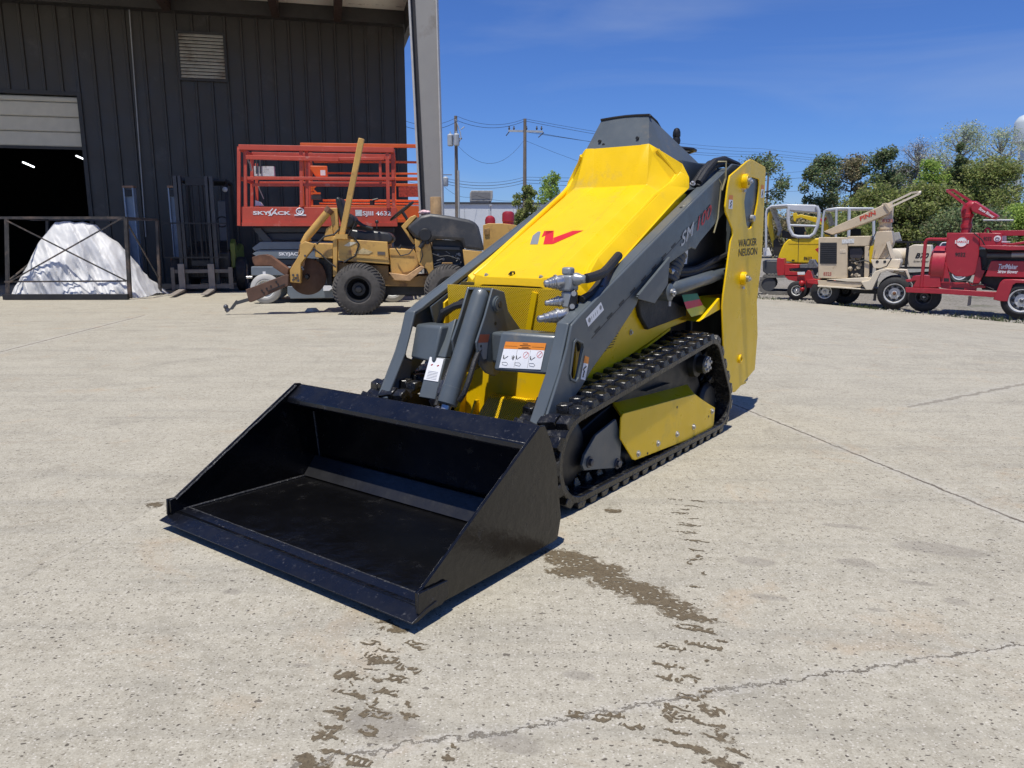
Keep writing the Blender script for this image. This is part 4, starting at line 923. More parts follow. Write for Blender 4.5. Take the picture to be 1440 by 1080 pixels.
# hoses running beside it
hs = ML(); hs.tube([(.56, 1.00, .60), (.548, .93, .53), (.545, .89, .46), (.55, .865, .41), (.57, .86, .38)], .011, 8)
hs.tube([(.66, 1.05, .66), (.672, .98, .55), (.675, .91, .44), (.67, .86, .37)], .014, 8).tube([(.70, 1.08, .68), (.708, .99, .52), (.705, .92, .42), (.70, .87, .34)], .012, 8)
hs.tube([(.72, 1.12, .74), (.80, 1.11, .72), (.86, 1.10, .69), (.90, 1.12, .64)], .016, 8).tube([(.78, 1.14, .74), (.86, 1.15, .70), (.93, 1.16, .66)], .014, 8)
hs.build('hydraulic_hose', M_HOSE, T0)
ft = ML().rings((.685, .905, .44), (.03, -.3, -.9), [(0, .017), (.03, .017), (.031, .022), (.055, .022), (.056, .012), (.07, .012)], 6).build('hose_fitting', M_STEEL, T0)
# grey link cover with a white decal
lk = ML().hexa([(.720, .885, .36), (.797, .868, .365), (.797, .900, .36), (.720, .915, .355), (.732, .965, .52), (.803, .948, .525), (.803, .985, .52), (.732, 1.00, .515)]).hexa([(.732, .965, .5205), (.803, .948, .5255), (.803, .985, .5205), (.732, 1.00, .5155), (.742, 1.045, .675), (.797, 1.035, .645), (.797, 1.065, .640), (.742, 1.075, .670)]).build('link_cover', M_GREY, T0, bevel=.004)
def lp(u, v, up=.003):
    a = Vector((.720, .885, .36)).lerp(Vector((.797, .868, .365)), 1-u); b2 = Vector((.732, .965, .52)).lerp(Vector((.803, .948, .525)), 1-u)
    return a.lerp(b2, v)+Vector((0, -.88, .45))*up
lk2 = lk
ld_ = quad(M_WHT, lk2, 'instruction_decal', [lp(.06, .42), lp(.94, .42), lp(.94, .97), lp(.06, .97)], mf)
k_ = ML()
for i in range(6): k_.bar(lp(.2, .46+i*.035, .0035), lp(.8, .46+i*.035, .0035), .0005, .0014)
k_.build('decal_print', M_GRYD, ld_)
k_ = ML()
for u in (.28, .66): k_.bar(lp(u, .77, .0035), lp(u+.10, .80, .0035), .0005, .007)
k_.build('decal_print', M_REDD, ld_)
# ---- lift cylinders, rear tower plates
plate = [(2.465, 1.312), (2.70, 1.402), (2.747, 1.414), (2.80, 1.412), (2.99, 1.392), (3.0, 1.37), (3.024, .904), (2.986, .648), (3.034, .455), (3.022, .246), (2.723, .163), (2.700, .163), (2.556, .214), (2.50, .45), (2.455, .66), (2.462, .72), (2.523, .986), (2.548, 1.022), (2.540, 1.05), (2.433, 1.133), (2.425, 1.16), (2.444, 1.255)]
ph = [(2.69, 1.19), (2.705, 1.25), (2.73, 1.30), (2.79, 1.325), (2.895, 1.320), (2.905, 1.295), (2.90, 1.20), (2.86, 1.10), (2.815, 1.06), (2.775, 1.053), (2.745, 1.075), (2.715, 1.13)]
for S in (lambda p: p, mir):
    right = S(.2) < .6; d = -1 if right else 1
    po = ML().holed(plate, [ph], 0, S(.140), S(.150)).build('rear_tower_plate', M_YEL, T0, bevel=.004)
    ML().prism([(2.66, 1.02), (2.66, 1.36), (2.95, 1.36), (2.95, 1.02)], 0, S(.153), S(.158)).build('backing_plate', M_GREY, po)
    for q_, z_, r in ((2.660, 1.296, .037), (2.72, .790, .036), (2.755, .345, .020)):
        bs = ML()
        if r < .03: bs.rings((S(.1395), q_, z_), (d, 0, 0), [(0, .024), (.010, .024), (.0101, .015), (.002, .014)], 18)
        else: bs.rings((S(.1395), q_, z_), (d, 0, 0), [(0, r), (.024, r), (.0241, r*.86), (.028, r*.84), (.0281, r*.55), (.020, r*.5)], 24)
        bs.build('pin_boss', M_YEL, po)
    pn = ML()
    for q_, z_ in ((2.660, 1.296), (2.72, .790)):
        pn.cyl((S(.138), q_, z_), (S(.100), q_, z_), .017).rings((S(.104), q_+.012, z_-.002), (d, 0, 0), [(0, .010), (.009, .009), (.0095, .004)], 8)
        pn.cyl((S(.128), q_-.005, z_-.043), (S(.128), q_-.005, z_-.056), .008, seg=8)
    pn.rings((S(.150), 2.83, 1.11), (d, 0, 0), [(0, .02), (.02, .018), (.025, .008)], 10)
    pn.build('pin', M_CHR, po)
    ML().cyl((S(.1388), 2.755, .345), (S(.1384), 2.755, .345), .0145, seg=14).build('hole', M_INK, po)
    # forward gusset bent towards the chassis
    ML().hexa([(S(.157), 2.47, .640), (S(.157), 2.20, .600), (S(.262), 2.20, .600), (S(.262), 2.47, .640), (S(.157), 2.455, .70), (S(.157), 2.25, .612), (S(.262), 2.25, .612), (S(.262), 2.455, .70)]).build('gusset', M_YEL, po, bevel=.004)
    if right:
        text('WACKER', M_INK, po, 'lettering', (.1385, 2.632, .957), (0, 1, .028), (0, 0, 1), .285, .040, .012, 0, 0, mf)
        text('NEUSON', M_INK, po, 'lettering', (.1385, 2.642, .908), (0, 1, .020), (0, 0, 1), .290, .040, .012, 0, 0, mf)
        for q0, z0, w_ in ((2.462, 1.150, .055), (2.935, 1.225, .045)):
            dd = quad(M_WHT, po, 'safety_decal', [(.1385, q0, z0), (.1385, q0+w_, z0), (.1385, q0+w_, z0+.045), (.1385, q0, z0+.045)], mf)
            quad(M_ORG, po, 'orange_decal', [(.1385, q0, z0+.0452), (.1385, q0+w_, z0+.0452), (.1385, q0+w_, z0+.068), (.1385, q0, z0+.068)], mf)
            ML().tube([(.138, q0+w_*.3, z0+.008), (.138, q0+w_*.6, z0+.02), (.138, q0+w_*.4, z0+.028), (.138, q0+w_*.7, z0+.038)], .003, 5).build('decal_print', M_INK, dd)
    lc = ML().rings((S(.195), 1.96, .772), Vector((0, .62, .050)), [(-.02, .018), (0, .028), (.012, .0335), (.46, .0335), (.47, .030), (.62, .030)], 24).build('lift_cylinder', M_GREY, T0)
    ML().rings((S(.150), 1.852, .762), (1 if right else -1, 0, 0), [(0, .016), (.004, .028), (.006, .040), (.05, .040), (.055, .034), (.075, .034)], 24).build('rod_eye', M_GREY, lc)
    ML().rings((S(.150), 1.852, .762), (d, 0, 0), [(0, .018), (.012, .018), (.013, .009), (.02, .008)], 12).cyl((S(.16), 1.855, .722), (S(.16), 1.855, .700), .008, seg=8).build('pin', M_CHR, lc)
    ML().cyl((S(.195), 1.87, .765), (S(.195), 1.97, .773), .016).build('piston_rod', M_CHR, lc)
    hz = ML(); hz.tube([(S(.215), 2.02, .85), (S(.21), 2.12, .848), (S(.21), 2.25, .852), (S(.205), 2.40, .880), (S(.20), 2.52, .90), (S(.19), 2.7, .93)], .017, 8).tube([(S(.215), 2.06, .83), (S(.21), 2.2, .828), (S(.21), 2.36, .85), (S(.205), 2.55, .87), (S(.20), 2.7, .89)], .013, 8)
    hz.build('hydraulic_hose', M_HOSE, T0)
ML().rings((.215, 1.965, .850), (0, 1, 0), [(0, .012), (.005, .018), (.03, .018), (.031, .023), (.06, .023)], 12).build('hose_fitting', M_CHR, T0)
ML().box((.170, 2.86, 1.372), (mir(.170), 2.99, 1.385)).box((.170, 2.80, .17), (mir(.170), 2.97, .185)).build('cross_plate', M_YEL, T0)
ML().box((.1575, 2.88, .19), (mir(.1575), 2.96, 1.370)).build('rear_panel', M_GREY, T0)  # unseen filler, added so the loader casts a solid ground shadow
ML().box((.30, 2.45, .20), (mir(.30), 2.90, 1.05)).build('engine_cover', M_BLK, T0, bevel=.01)
ML().prism([(2.1, .72), (2.75, .72), (2.75, 1.25), (2.35, 1.2)], 0, .255, .33).build('engine_bay', M_BLK, T0)
# things seen in the bay: corrugated duct, label, yellow cap
dct = ML(); dct.rings((.235, 1.98, .80), Vector((0, .10, .13)), [(i*.0125, .050 if i % 2 else .044) for i in range(14)], 18); dct.build('air_duct', mat('duct_grey', (.07, .075, .08), .5), T0)
quad(M_WHT, T0, 'bay_label', [(.246, 2.175, .88), (.246, 2.225, .878), (.246, 2.235, .958), (.246, 2.185, .960)], mf)
ML().cyl((.25, 2.30, 1.02), (.25, 2.29, 1.045), .022).build('filler_cap', M_YEL, T0)
# green, red and yellow inspection tag
tg = quad(M_GRN, T0, 'tag_green', [(.205, 2.090, .735), (.205, 2.275, .732), (.200, 2.298, .702), (.200, 2.105, .700)], mf)
quad(M_REDD, T0, 'tag_red', [(.200, 2.105, .700), (.200, 2.298, .702), (.193, 2.325, .670), (.193, 2.125, .664)], mf)
quad(mat('tag_yellow', (.75, .65, .02), .35), T0, 'tag_yellow', [(.193, 2.125, .664), (.193, 2.325, .670), (.176, 2.38, .632), (.180, 2.155, .625)], mf)
# hoses over the top of the arms
hz = ML()
for k, (dp, dz) in enumerate(((0, 0), (.022, .012), (-.004, .022))):
    hz.tube([(.24+dp, 2.30, 1.25+dz), (.238+dp, 2.38, 1.31+dz), (.236+dp, 2.48, 1.365+dz), (.23+dp, 2.60, 1.385+dz), (.22+dp, 2.75, 1.37+dz), (.21+dp, 2.9, 1.30+dz)], .017, 8)
hz.build('hydraulic_hose', M_HOSE, T0)
ML().tube([(.232, 2.48, 1.385), (.178, 2.50, 1.385), (.176, 2.50, 1.30), (.177, 2.46, 1.24)], .005, 6).tube([(.185, 2.42, 1.30), (.174, 2.44, 1.27), (.175, 2.42, 1.10), (.176, 2.38, 1.03)], .004, 6).build('strap', mat('strap_tan', (.25, .22, .12), .6), T0)
bo = ML().rings((.252, 2.265, 1.262), (-.3, -.5, .8), [(0, .014), (.006, .014), (.0061, .009), (.016, .008)], 10).rings((.33, 2.72, 1.405), (-.3, -.5, .8), [(0, .010), (.02, .008)], 10).build('bolt', M_CHR, T0)
# ---- quick couplers
cp = ML()
def coupler(p, q_, z, r, L, d=(.62, -.78, -.06)):
    d = Vector(d)
    return [(-.02, r*.6), (0, r*.95), (L*.30, r*.95), (L*.31, r*1.15), (L*.40, r*1.15), (L*.41, r*.9), (L*.52, r*.95), (L*.53, r*.82), (L*.64, r*.86), (L*.65, r*.70), (L*.78, r*.72), (L*.80, r*.55), (L*.95, r*.55), (L, r*.35)]
for i, (p, q_, z, r, L) in enumerate(((.296, 1.165, .838, .026, .075), (.290, 1.18, .764, .019, .085), (.262, 1.155, .712, .026, .125))):
    o = ML().rings((p, q_, z), Vector((.62, -.78, -.13)), coupler(p, q_, z, r, L), 20).build('quick_coupler', M_CHR, T0)
vb = ML(); vb.box((.250, 1.155, .80), (.312, 1.215, .862)).box((.262, 1.165, .862), (.302, 1.205, .892)).box((.252, 1.16, .735), (.300, 1.215, .800))
vb.rings((.255, 1.185, .846), (-1, .15, .05), [(0, .027), (.02, .024), (.03, .018), (.05, .016)], 18)
vb.build('coupler_block', mat('cast_grey', (.30, .32, .33), .35, metal=.3), T0, bevel=.008)
ML().plate([(.236, 1.140, .800), (.226, 1.155, .812), (.222, 1.16, .79), (.226, 1.152, .738), (.238, 1.138, .725), (.246, 1.13, .745)], (.02, .03, 0)).build('coupler_guard', M_BLK, T0, bevel=.004)
bo = ML().rings((.231, 1.146, .794), (-.5, -.85, 0), [(0, .011), (.005, .010)], 10).rings((.235, 1.142, .745), (-.5, -.85, 0), [(0, .011), (.005, .010)], 10).build('bolt', M_CHR, T0)
ML().tube([(.205, 1.192, .850), (.17, 1.20, .853), (.12, 1.225, .858), (.10, 1.27, .865)][::-1][:0] or [(.205, 1.192, .850), (.195, 1.235, .856), (.205, 1.32, .866), (.235, 1.42, .885), (.262, 1.55, .93)], .019, 10).tube([(.225, 1.19, .77), (.222, 1.25, .785), (.235, 1.32, .81), (.255, 1.40, .84)], .014, 8).build('coupler_hose', M_HOSE, T0)
# ---- attachment plate
qa = ML(); qa.prism([(.70, .36), (.72, .37), (.80, .34), (.84, .30), (.86, .20), (.80, .06), (.72, .06), (.70, .10)], 0, .30, .34).prism([(.70, .36), (.72, .37), (.80, .34), (.84, .30), (.86, .20), (.80, .06), (.72, .06), (.70, .10)], 0, mir(.34), mir(.30))
qa.box((.341, .705, .28), (mir(.341), .735, .365)).box((.341, .70, .06), (mir(.341), .73, .16)).box((.54, .73, .22), (.575, .84, .335)).box((.655, .73, .22), (.69, .84, .335)).box((.80, .735, .30), (.86, .80, .345))
qa.cyl((.53, .80, .300), (.71, .80, .300), .018)
qo = qa.build('attachment_plate', M_BLK, T0, bevel=.006)
ML().box((.86, .74, .335), (.95, .80, .352)).build('latch_plate', M_STEEL, qo, bevel=.003)
ML().rings((.615, .79, .335), (0, -.3, 1), [(0, .022), (.012, .022), (.013, .012), (.03, .012)], 8).build('latch', M_STEEL, qo, bevel=.003)
# ================================================================ bucket
Wd = 1.226
LC = Vector((-1.307, -1.330, 1)); DB = .026
def MBk(): return MB(lambda v: mf(LC+(Vector(v)-LC)*(1-DB)))
M_WELD = mat('weld_painted', (.05, .05, .052), .25, var=.6, scale=90, bump=.8, bscale=300)
bprof_out = [(.0, .012), (.64, -.0), ]
inner = [(-.02, .012), (.055, .030), (.62, .016), (.655, .025), (.690, .085), (.665, .30), (.600, .368), (.530, .352)]
bk = MBk()
def strip(pts, th, pa=.0, pb=Wd):
    # folded sheet: offset polyline
    P = [Vector(p) for p in pts]; o = []
    for i, p in enumerate(P):
        d = (P[min(i+1, len(P)-1)]-P[max(i-1, 0)]).normalized(); o.append(p+Vector((d.y, -d.x))*th)
    return [tuple(p) for p in P]+[tuple(p) for p in reversed(o)]
bk.prism(strip([(.03, .030), (.60, .016), (.645, .020), (.688, .072), (.672, .29), (.645, .345)], .009), 0, .010, Wd-.010)
bo_ = bk.build('bucket_shell', M_BKT, T0, bevel=.002)
MBk().prism([(.540, .366), (.612, .412), (.626, .405), (.655, .345), (.640, .338), (.605, .376), (.546, .338), (.538, .344)], 0, .004, Wd-.004).build('top_bar', M_BKTL, bo_, bevel=.004)
side = [(.033, .083), (.585, .418), (.612, .415), (.652, .350), (.684, .27), (.714, .072), (.695, .004), (.672, .001), (.03, .012), (.012, .03), (.012, .078)]
for p0, p1 in ((0, .0095), (Wd-.0095, Wd)):
    so = MBk().prism(side, 0, p0, p1).build('side_plate', M_BKT, bo_, bevel=.002)
    d = -1 if p0 < .5 else 1; x = p0 if d < 0 else p1
    MBk().prism([(.008, .081), (.125, .074), (.128, .030), (.100, .012), (.015, .014), (.004, .024)], 0, x+d*.0005, x+d*.009).build('side_cutter', M_BKTL, so, bevel=.002)
    # weld bead along the edge
    wl = MBk(); n = 26; xi = p1 if d < 0 else p0
    path = [Vector((xi, .036+(.55)*i/n, .080+(.333)*i/n))+Vector((-d*.002, 0, 0)) for i in range(n+1)]
    wl.tube([p+Vector((0, R.uniform(-.0015, .0015), R.uniform(-.0015, .0015)-.004)) for p in path], .0035, 6)
    wl.tube([Vector((xi-d*.001, .06+.58*i/20, .032-.0135*i/20)) for i in range(21)], .004, 6).tube([Vector((xi-d*.001, .690-.022*i/8, .075+.21*i/8)) for i in range(9)], .004, 6)
    wl.build('weld_bead', M_WELD, so)
MBk().prism([(-.022, .006), (-.022, .009), (.035, .028), (.075, .0345), (.078, .033), (.078, .020), (.03, .012), (.0, .004)], 0, -.012, Wd+.012).build('cutting_edge', M_BKTL, bo_, bevel=.0015)
wl = MBk().tube([(.012+1.2*i/60, .0795+R.uniform(-.001, .001), .031) for i in range(61)], .0035, 6).tube([(.012+1.2*i/60, .648, .024+R.uniform(-.001, .001)) for i in range(61)], .003, 6)
wl.build('weld_bead', M_WELD, bo_)
# sloped reinforcement inside the heel
MBk().prism([(.600, .022), (.640, .026), (.678, .072), (.672, .092), (.664, .092)], 0, .0105, Wd-.0105).build('heel_plate', mat('heel_grey', (.014, .014, .015), .35, bump=.5, bscale=40), bo_)
# underside wear strips so the floor rests on the slab
MBk().prism([(.02, .003), (.66, .001), (.66, .006), (.02, .018)], 0, .05, .15).prism([(.02, .003), (.66, .001), (.66, .006), (.02, .018)], 0, Wd-.15, Wd-.05).prism([(.02, .003), (.66, .001), (.66, .006), (.02, .018)], 0, .56, .66).build('wear_strip', M_BKT, bo_)
# ================================================================ things by the workshop
M_DK = mat('machine_black', (.018, .018, .019), .5, var=.3)
M_DKG = mat('machine_dark_grey', (.06, .062, .065), .5, var=.15)
M_TYRE = mat('tyre_dusty', (.075, .068, .06), .85, var=.3, scale=12, bump=.6, bscale=40)
M_TYREB = mat('tyre_black', (.02, .02, .021), .7, var=.3, scale=12, bump=.4, bscale=40)
M_RUST = mat('rusty_steel', (.16, .075, .04), .8, var=.4, scale=5, dirt=(.06, .03, .02), dirt_amt=.4)
def wheel(parent, c, r, w, tyre, rim, rimr=.55, lugs=0, name='wheel', ax=(0, 1, 0), seg=36, holes=0, hubm=None, dish=.35):
    """wheel with its outer face at c looking towards -ax"""
    c = Vector(c); ax = Vector(ax).normalized()
    t = MB().rings(c, ax, [(w*.06, r*rimr), (0, r*(rimr+.06)), (w*.02, r*.84), (w*.14, r*.97), (w*.3, r), (w*.7, r), (w*.86, r*.97), (w*.98, r*.84), (w, r*rimr)], seg, caps=(0, 0))
    u, v = frame2(ax)
    if lugs:
        for k in range(lugs):
            for side_ in (0, 1):
                a = 2*pi*(k+.5*side_)/lugs; e = [(w*.02, r*.86), (w*.14, r*.985), (w*.45, r*1.0)] if side_ == 0 else [(w*.98, r*.86), (w*.86, r*.985), (w*.55, r*1.0)]
                P = []
                for j, (tt, rr_) in enumerate(e):
                    aa = a+.10*j
                    for dr in (-.002, .014*r/.34):
                        for da in (-.022, .022): P.append(c+ax*tt+(u*cos(aa+da)+v*sin(aa+da))*(rr_+dr))
                t.add(P, [(0, 1, 5, 4), (2, 3, 7, 6), (0, 2, 6, 4), (1, 3, 7, 5), (4, 5, 9, 8), (6, 7, 11, 10), (4, 6, 10, 8), (5, 7, 11, 9), (0, 1, 3, 2), (8, 9, 11, 10)])
    to = t.build(name, tyre, parent, ang=40)
    rm = MB().rings(c, ax, [(w*.05, r*rimr), (w*.02, r*rimr*.99), (w*.03, r*rimr*.92), (w*.08, r*rimr*.88), (w*(dish+.25), r*rimr*.84), (w*(dish+.22), r*rimr*.72), (w*dish, r*rimr*.52), (w*dish, r*rimr*.30), (w*(dish-.12), r*rimr*.24), (w*(dish-.14), r*.04)], 28, caps=(0, 1))
    ro = rm.build('rim', rim, to, ang=35)
    if holes:
        h = MB()
        for k in range(holes):
            a = 2*pi*k/holes; q_ = c+ax*(w*(dish+.105)-.004)+(u*cos(a)+v*sin(a))*r*rimr*.63; h.cyl(q_, q_-ax*.012, r*rimr*.15, seg=10)
        vs_ = []
        for rr_ in (.90, .80):
            vs_ += [c+ax*(w*(dish+.10))-ax*.003+(u*cos(2*pi*i/28)+v*sin(2*pi*i/28))*r*rimr*rr_ for i in range(28)]
        h.add(vs_, [(i, (i+1) % 28, 28+(i+1) % 28, 28+i) for i in range(28)])  # dark ring painted for the shaded gap inside the rim lip
        h.build('rim_holes_shade', M_DK, ro)
        MB().rings(c+ax*(w*(dish-.15)), -ax, [(0, r*.11), (w*.1, r*.10), (w*.16, r*.05)], 12).build('hub', hubm or M_CHR, ro)
    return to
# ---- steel cage frame with a plastic-wrapped machine inside
M_CAGE = mat('cage_steel', (.045, .04, .036), .5, var=.3, dirt=(.16, .11, .08), dirt_amt=.35)
S = Side(95, 12.7, radians(1)); t = S.thing('cage_frame', 'open black steel cage frame with crossed braces around the wrapped bundle', 'frame')
def cb_(pts, w=.035, nm='bar', y=0, par=None, m=M_CAGE):
    b = MB(); b.bar(S.p(*pts[0], y), S.p(*pts[1], y), w, w); return b.build(nm, m, par or t)
DP = 1.15
pl = [S(9, 308), S(11, 420), S(177, 307), S(183, 420)]
MB().bar((pl[0][0], 0, pl[0][1]), (pl[1][0], 0, .02), .045, .045, (0, 1, 0)).build('upright', M_CAGE, t)
MB().bar((pl[2][0], 0, pl[2][1]), (pl[3][0], 0, .02), .055, .055, (0, 1, 0)).build('upright', M_CAGE, t)
MB().bar((pl[0][0], DP, pl[0][1]), (pl[1][0], DP, .02), .045, .045, (0, 1, 0)).build('upright', M_CAGE, t)
MB().bar((pl[2][0], DP, pl[2][1]), (pl[3][0], DP, .02), .045, .045, (0, 1, 0)).build('upright', M_CAGE, t)
zt = pl[0][1]+.02
for y_ in (0, DP): MB().bar((pl[0][0]-.3, y_, zt), (pl[2][0], y_, zt), .04, .04).build('top_rail', M_CAGE, t)
for x_ in (pl[0][0], pl[2][0]): MB().bar((x_, .03, zt-.002), (x_, DP-.03, zt-.002), .035, .035).build('top_rail', M_CAGE, t)
MB().bar((pl[1][0]-.02, -.06, .05), (pl[3][0], -.06, .05), .08, .09).build('bottom_rail', M_DK, t)
zm = S(60, 396)[1]; MB().bar((pl[1][0], -.03, zm), (pl[3][0]-.03, -.03, zm+.01), .025, .025).build('middle_rail', M_CAGE, t)
cb_([(7, 309), (122, 367)], .02, 'brace', -.035); cb_([(122, 367), (178, 395)], .02, 'brace', -.035); cb_([(171, 307), (12, 397)], .02, 'brace', -.06)
MB().bar((pl[2][0], .05, zt-.1), (pl[3][0]+.02, DP-.05, .3), .02, .02).build('brace', M_CAGE, t)
MB().bar((pl[1][0], .05, .3), (pl[1][0], DP-.05, zt-.6), .02, .02).build('brace', M_CAGE, t)
# wrapped bundle
NW = NT('plastic_wrap'); o_ = NW.n('TexCoord').outputs['Object']
NW.l(NW.mix(NW.ramp(NW.noise(o_, 2, 5), .3, .7), (.80, .80, .81), (.88, .88, .87)), NW.b.inputs['Base Color']); NW.b.inputs['Roughness'].default_value = .5
tr_ = NW.n('BsdfTranslucent'); tr_.inputs[0].default_value = (.75, .77, .8, 1); ms = NW.n('MixShader'); ms.inputs[0].default_value = .3
NW.l(NW.b.outputs[0], ms.inputs[1]); NW.l(tr_.outputs[0], ms.inputs[2]); NW.l(ms.outputs[0], NW.t.nodes['Material Output'].inputs[0])
def drape(S, sil, y0, y1, m, name, label, cat, nx=90, nv=56, amp=.05, seed=3):
    P = [S(x, y, (y0+y1)/2) for x, y in sil]; xs = [p[0] for p in P]; b = MB(); vs = []
    for i in range(nx+1):
        x = xs[0]+(xs[-1]-xs[0])*i/nx
        for k in range(len(P)-1):
            if P[k][0] <= x <= P[k+1][0]+1e-9: tt = (x-P[k][0])/(P[k+1][0]-P[k][0]); zt_ = P[k][1]*(1-tt)+P[k+1][1]*tt; break
        edge = min(1, 6*min(i/nx, 1-i/nx))**.5
        for j in range(nv+1):
            a = pi*j/nv; hgt = sin(a)**.9; flat = min(1, 6*min(i/nx, 1-i/nx))**.5
            hy = (y1-y0)/2*(.45+.55*flat)*(1-.62*hgt**1.5)
            y = (y0+y1)/2-math.copysign(abs(cos(a))**.55, cos(a))*hy; z = zt_*hgt
            sp = (y-(y0+y1)/2); u_ = x*1.0+sp*.5+z*.35
            r1 = 1-2*abs(MN.noise(Vector((u_*4.2, z*.9+seed, sp*1.1)))); r2 = 1-2*abs(MN.noise(Vector((u_*10+2, z*1.8, sp*2.5+seed)))); r3 = 1-2*abs(MN.noise(Vector((u_*22, z*7, sp*7))))
            n1 = MN.noise(Vector((x*2, sp*2, z*1.5+seed)))
            fold = amp*(r1*1.0+r2*.38+r3*.10+n1*1.2-.7)*(1.25-.75*hgt)
            vs.append((x+fold*.5, y-fold*1.3*cos(a), max(.0, z+fold*.45*hgt)))
    n = nv+1; fs = [(i*n+j, (i+1)*n+j, (i+1)*n+j+1, i*n+j+1) for i in range(nx) for j in range(nv)]
    o = b.add(vs, fs).build(name, m, ang=50, recalc=False); o.location = S.O; o.rotation_euler = (0, 0, S.a); return tag(o, label, cat)
S2 = Side(95, 12.85, radians(3))
drape(S2, [(33, 416), (34, 388), (46, 368), (60, 338), (80, 313), (112, 313), (131, 318), (140, 328), (160, 340), (175, 356), (186, 372), (200, 387), (210, 400), (218, 413)], .02, 1.35, NW.m, 'wrapped_bundle', 'heap draped in crumpled white plastic sheet inside the cage', 'bundle', nx=190, nv=110, amp=.10)
# ---- two posts of a vehicle lift
M_LP = mat('lift_blue_grey', (.30, .36, .43), .4, var=.1)
for (xa, xb, yt, lab) in ((172.5, 187, 264, 'blue grey hoist post right behind the wrapped bundle'), (235.5, 249.5, 264, 'blue grey hoist post just left of the forklift mast')):
    S = Side((xa+xb)/2, 15.2, radians(8)); a = S(xa, yt); c = S(xb, yt); h = a[1]; w_ = (c[0]-a[0])/2; xm = (a[0]+c[0])/2
    t = S.thing('hoist_post', lab, 'hoist', 'hoist posts by the wall')
    t.location = S.O+S.ux*xm
    MB().box((-w_, 0, .02), (-w_+.025, .16, h)).build('channel_side', M_LP, t); MB().box((w_-.025, 0, .02), (w_, .16, h)).build('channel_side', M_LP, t)
    MB().box((-w_+.0255, .05, .02), (w_-.0255, .16, h-.01)).build('post', mat('lift_blue_inner', (.20, .25, .31), .4), t)
    MB().box((-w_-.01, -.01, h+.001), (w_+.01, .17, h+.04)).build('cap', mat('cap_tan', (.30, .17, .10), .6), t)
    MB().box((-w_+.03, -.0, h-.16), (w_-.03, .049, h-.03)).build('post_opening', M_DK, t)  # black block standing in for the dark opening under the cap
    MB().box((-w_-.06, .02, .02), (-w_-.003, .12, .62)).build('carriage', mat('carriage_orange', (.30, .10, .03), .6), t)
    MB().box((-w_-.15, -.15, 0), (w_+.15, .35, .018)).build('base_plate', M_DKG, t)
# ---- forklift in the shade
S = Side(276, 14.3, radians(14)); t = S.thing('forklift', 'black forklift parked facing the yard in the shade of the workshop wall', 'forklift')
for xa, xb in ((250, 259), (292, 301)):
    a = S(xa, 371); c = S(xb, 371); x0, x1, h = a[0], c[0], a[1]
    MB().prism([(0, .035), (0, h), (-.045, h), (-.05, .085), (-1.15, .05), (-1.15, .035)], 0, x0, x1).build('fork', mat('fork_steel', (.26, .23, .20), .55, var=.2), t, bevel=.006)
z = lambda y, yo=0: S(276, y, yo)[1]
X = lambda x, yo=0: S(x, 380, yo)[0]
M_CR = mat('carriage_grey', (.15, .135, .12), .6, var=.2)
cr = MB().box((X(242), .003, z(406)), (X(327), .04, z(400))).box((X(242), .003, z(384)), (X(327), .04, z(379)))
cr.build('carriage', M_CR, t)
for a, c in ((240, 245), (321, 327)): MB().box((X(a), -.02, z(407)), (X(c), .0025, z(376))).build('carriage_end', M_CR, t)
lb = MB()
for y_ in (314, 362): lb.bar((X(233), -.03, z(y_)), (X(323), -.03, z(y_)), .02, .025)
for x_ in (233, 246, 259, 272, 286, 299, 311, 323): lb.bar((X(x_), -.03, z(362)), (X(x_), -.03, z(314)), .012, .012, (0, 1, 0))
lb.build('load_backrest', M_DK, t)
ms_ = [(249, 254), (256, 260), (293, 297), (299, 304)]
for a, c in ms_: MB().box((S(a, 320, .15)[0], .10 if a in (249, 299) else .08, .1), (S(c, 320, .15)[0], .24, S(276, 248, .15)[1])).build('mast_channel', M_DKG, t)
MB().box((S(260.5, 250, .15)[0], .12, S(276, 261, .15)[1]), (S(292.5, 250, .15)[0], .2, S(276, 249, .15)[1])).build('mast_crossbar', M_DK, t); MB().box((S(260.5, 250, .15)[0], .12, .5), (S(292.5, 250, .15)[0], .2, .6)).build('mast_crossbar', M_DK, t)
for x_ in (265, 272, 281, 287): MB().cyl((S(x_, 300, .15)[0], .16, .3), (S(x_, 300, .15)[0], .16, 2.1), .018, seg=8).build('lift_chain', M_DK, t)
bz = lambda y: S(276, y, .9)[1]
MB().prism([(.35, .25), (.35, .75), (.75, .85), (1.0, .78), (1.9, .95), (2.35, .9), (2.4, .3), (2.2, .2)], 0, X(250), X(322)).build('body', M_DK, t, bevel=.03)
og = MB().box((X(252), .45, 2.08), (X(322), 1.75, 2.13))
for x_ in (X(253), X(320)):
    og.bar((x_, .5, .8), (x_, .75, 2.09), .06, .05, (0, 1, 0)).bar((x_, 1.75, .9), (x_, 1.65, 2.09), .06, .05, (0, 1, 0))
og.build('overhead_guard', M_DK, t)
MB().sphere((X(323)-.03, .43, S(276, 266, .45)[1]), .05).build('headlight', mat('lamp_glass', (.45, .47, .48), .15), t)
MB().box((X(303), 1.0, .95), (X(318), 1.1, 1.75)).build('seat_back', mat('seat_grey', (.16, .17, .18), .6), t, bevel=.03)
MB().tube([(X(310)+.11*cos(i*pi/8), .78+.05*sin(i*pi/8), 1.33+.1*sin(i*pi/8)) for i in range(17)], .014, 6).build('steering_wheel', M_DK, t)
MB().prism([(.42, .45), (.42, .92), (.6, 1.0), (1.0, .75), (1.9, .9), (2.2, .85), (2.2, .4)], 0, X(322)+.003, X(329)).build('side_panel', mat('forklift_green', (.16, .20, .03), .5), t, bevel=.01)
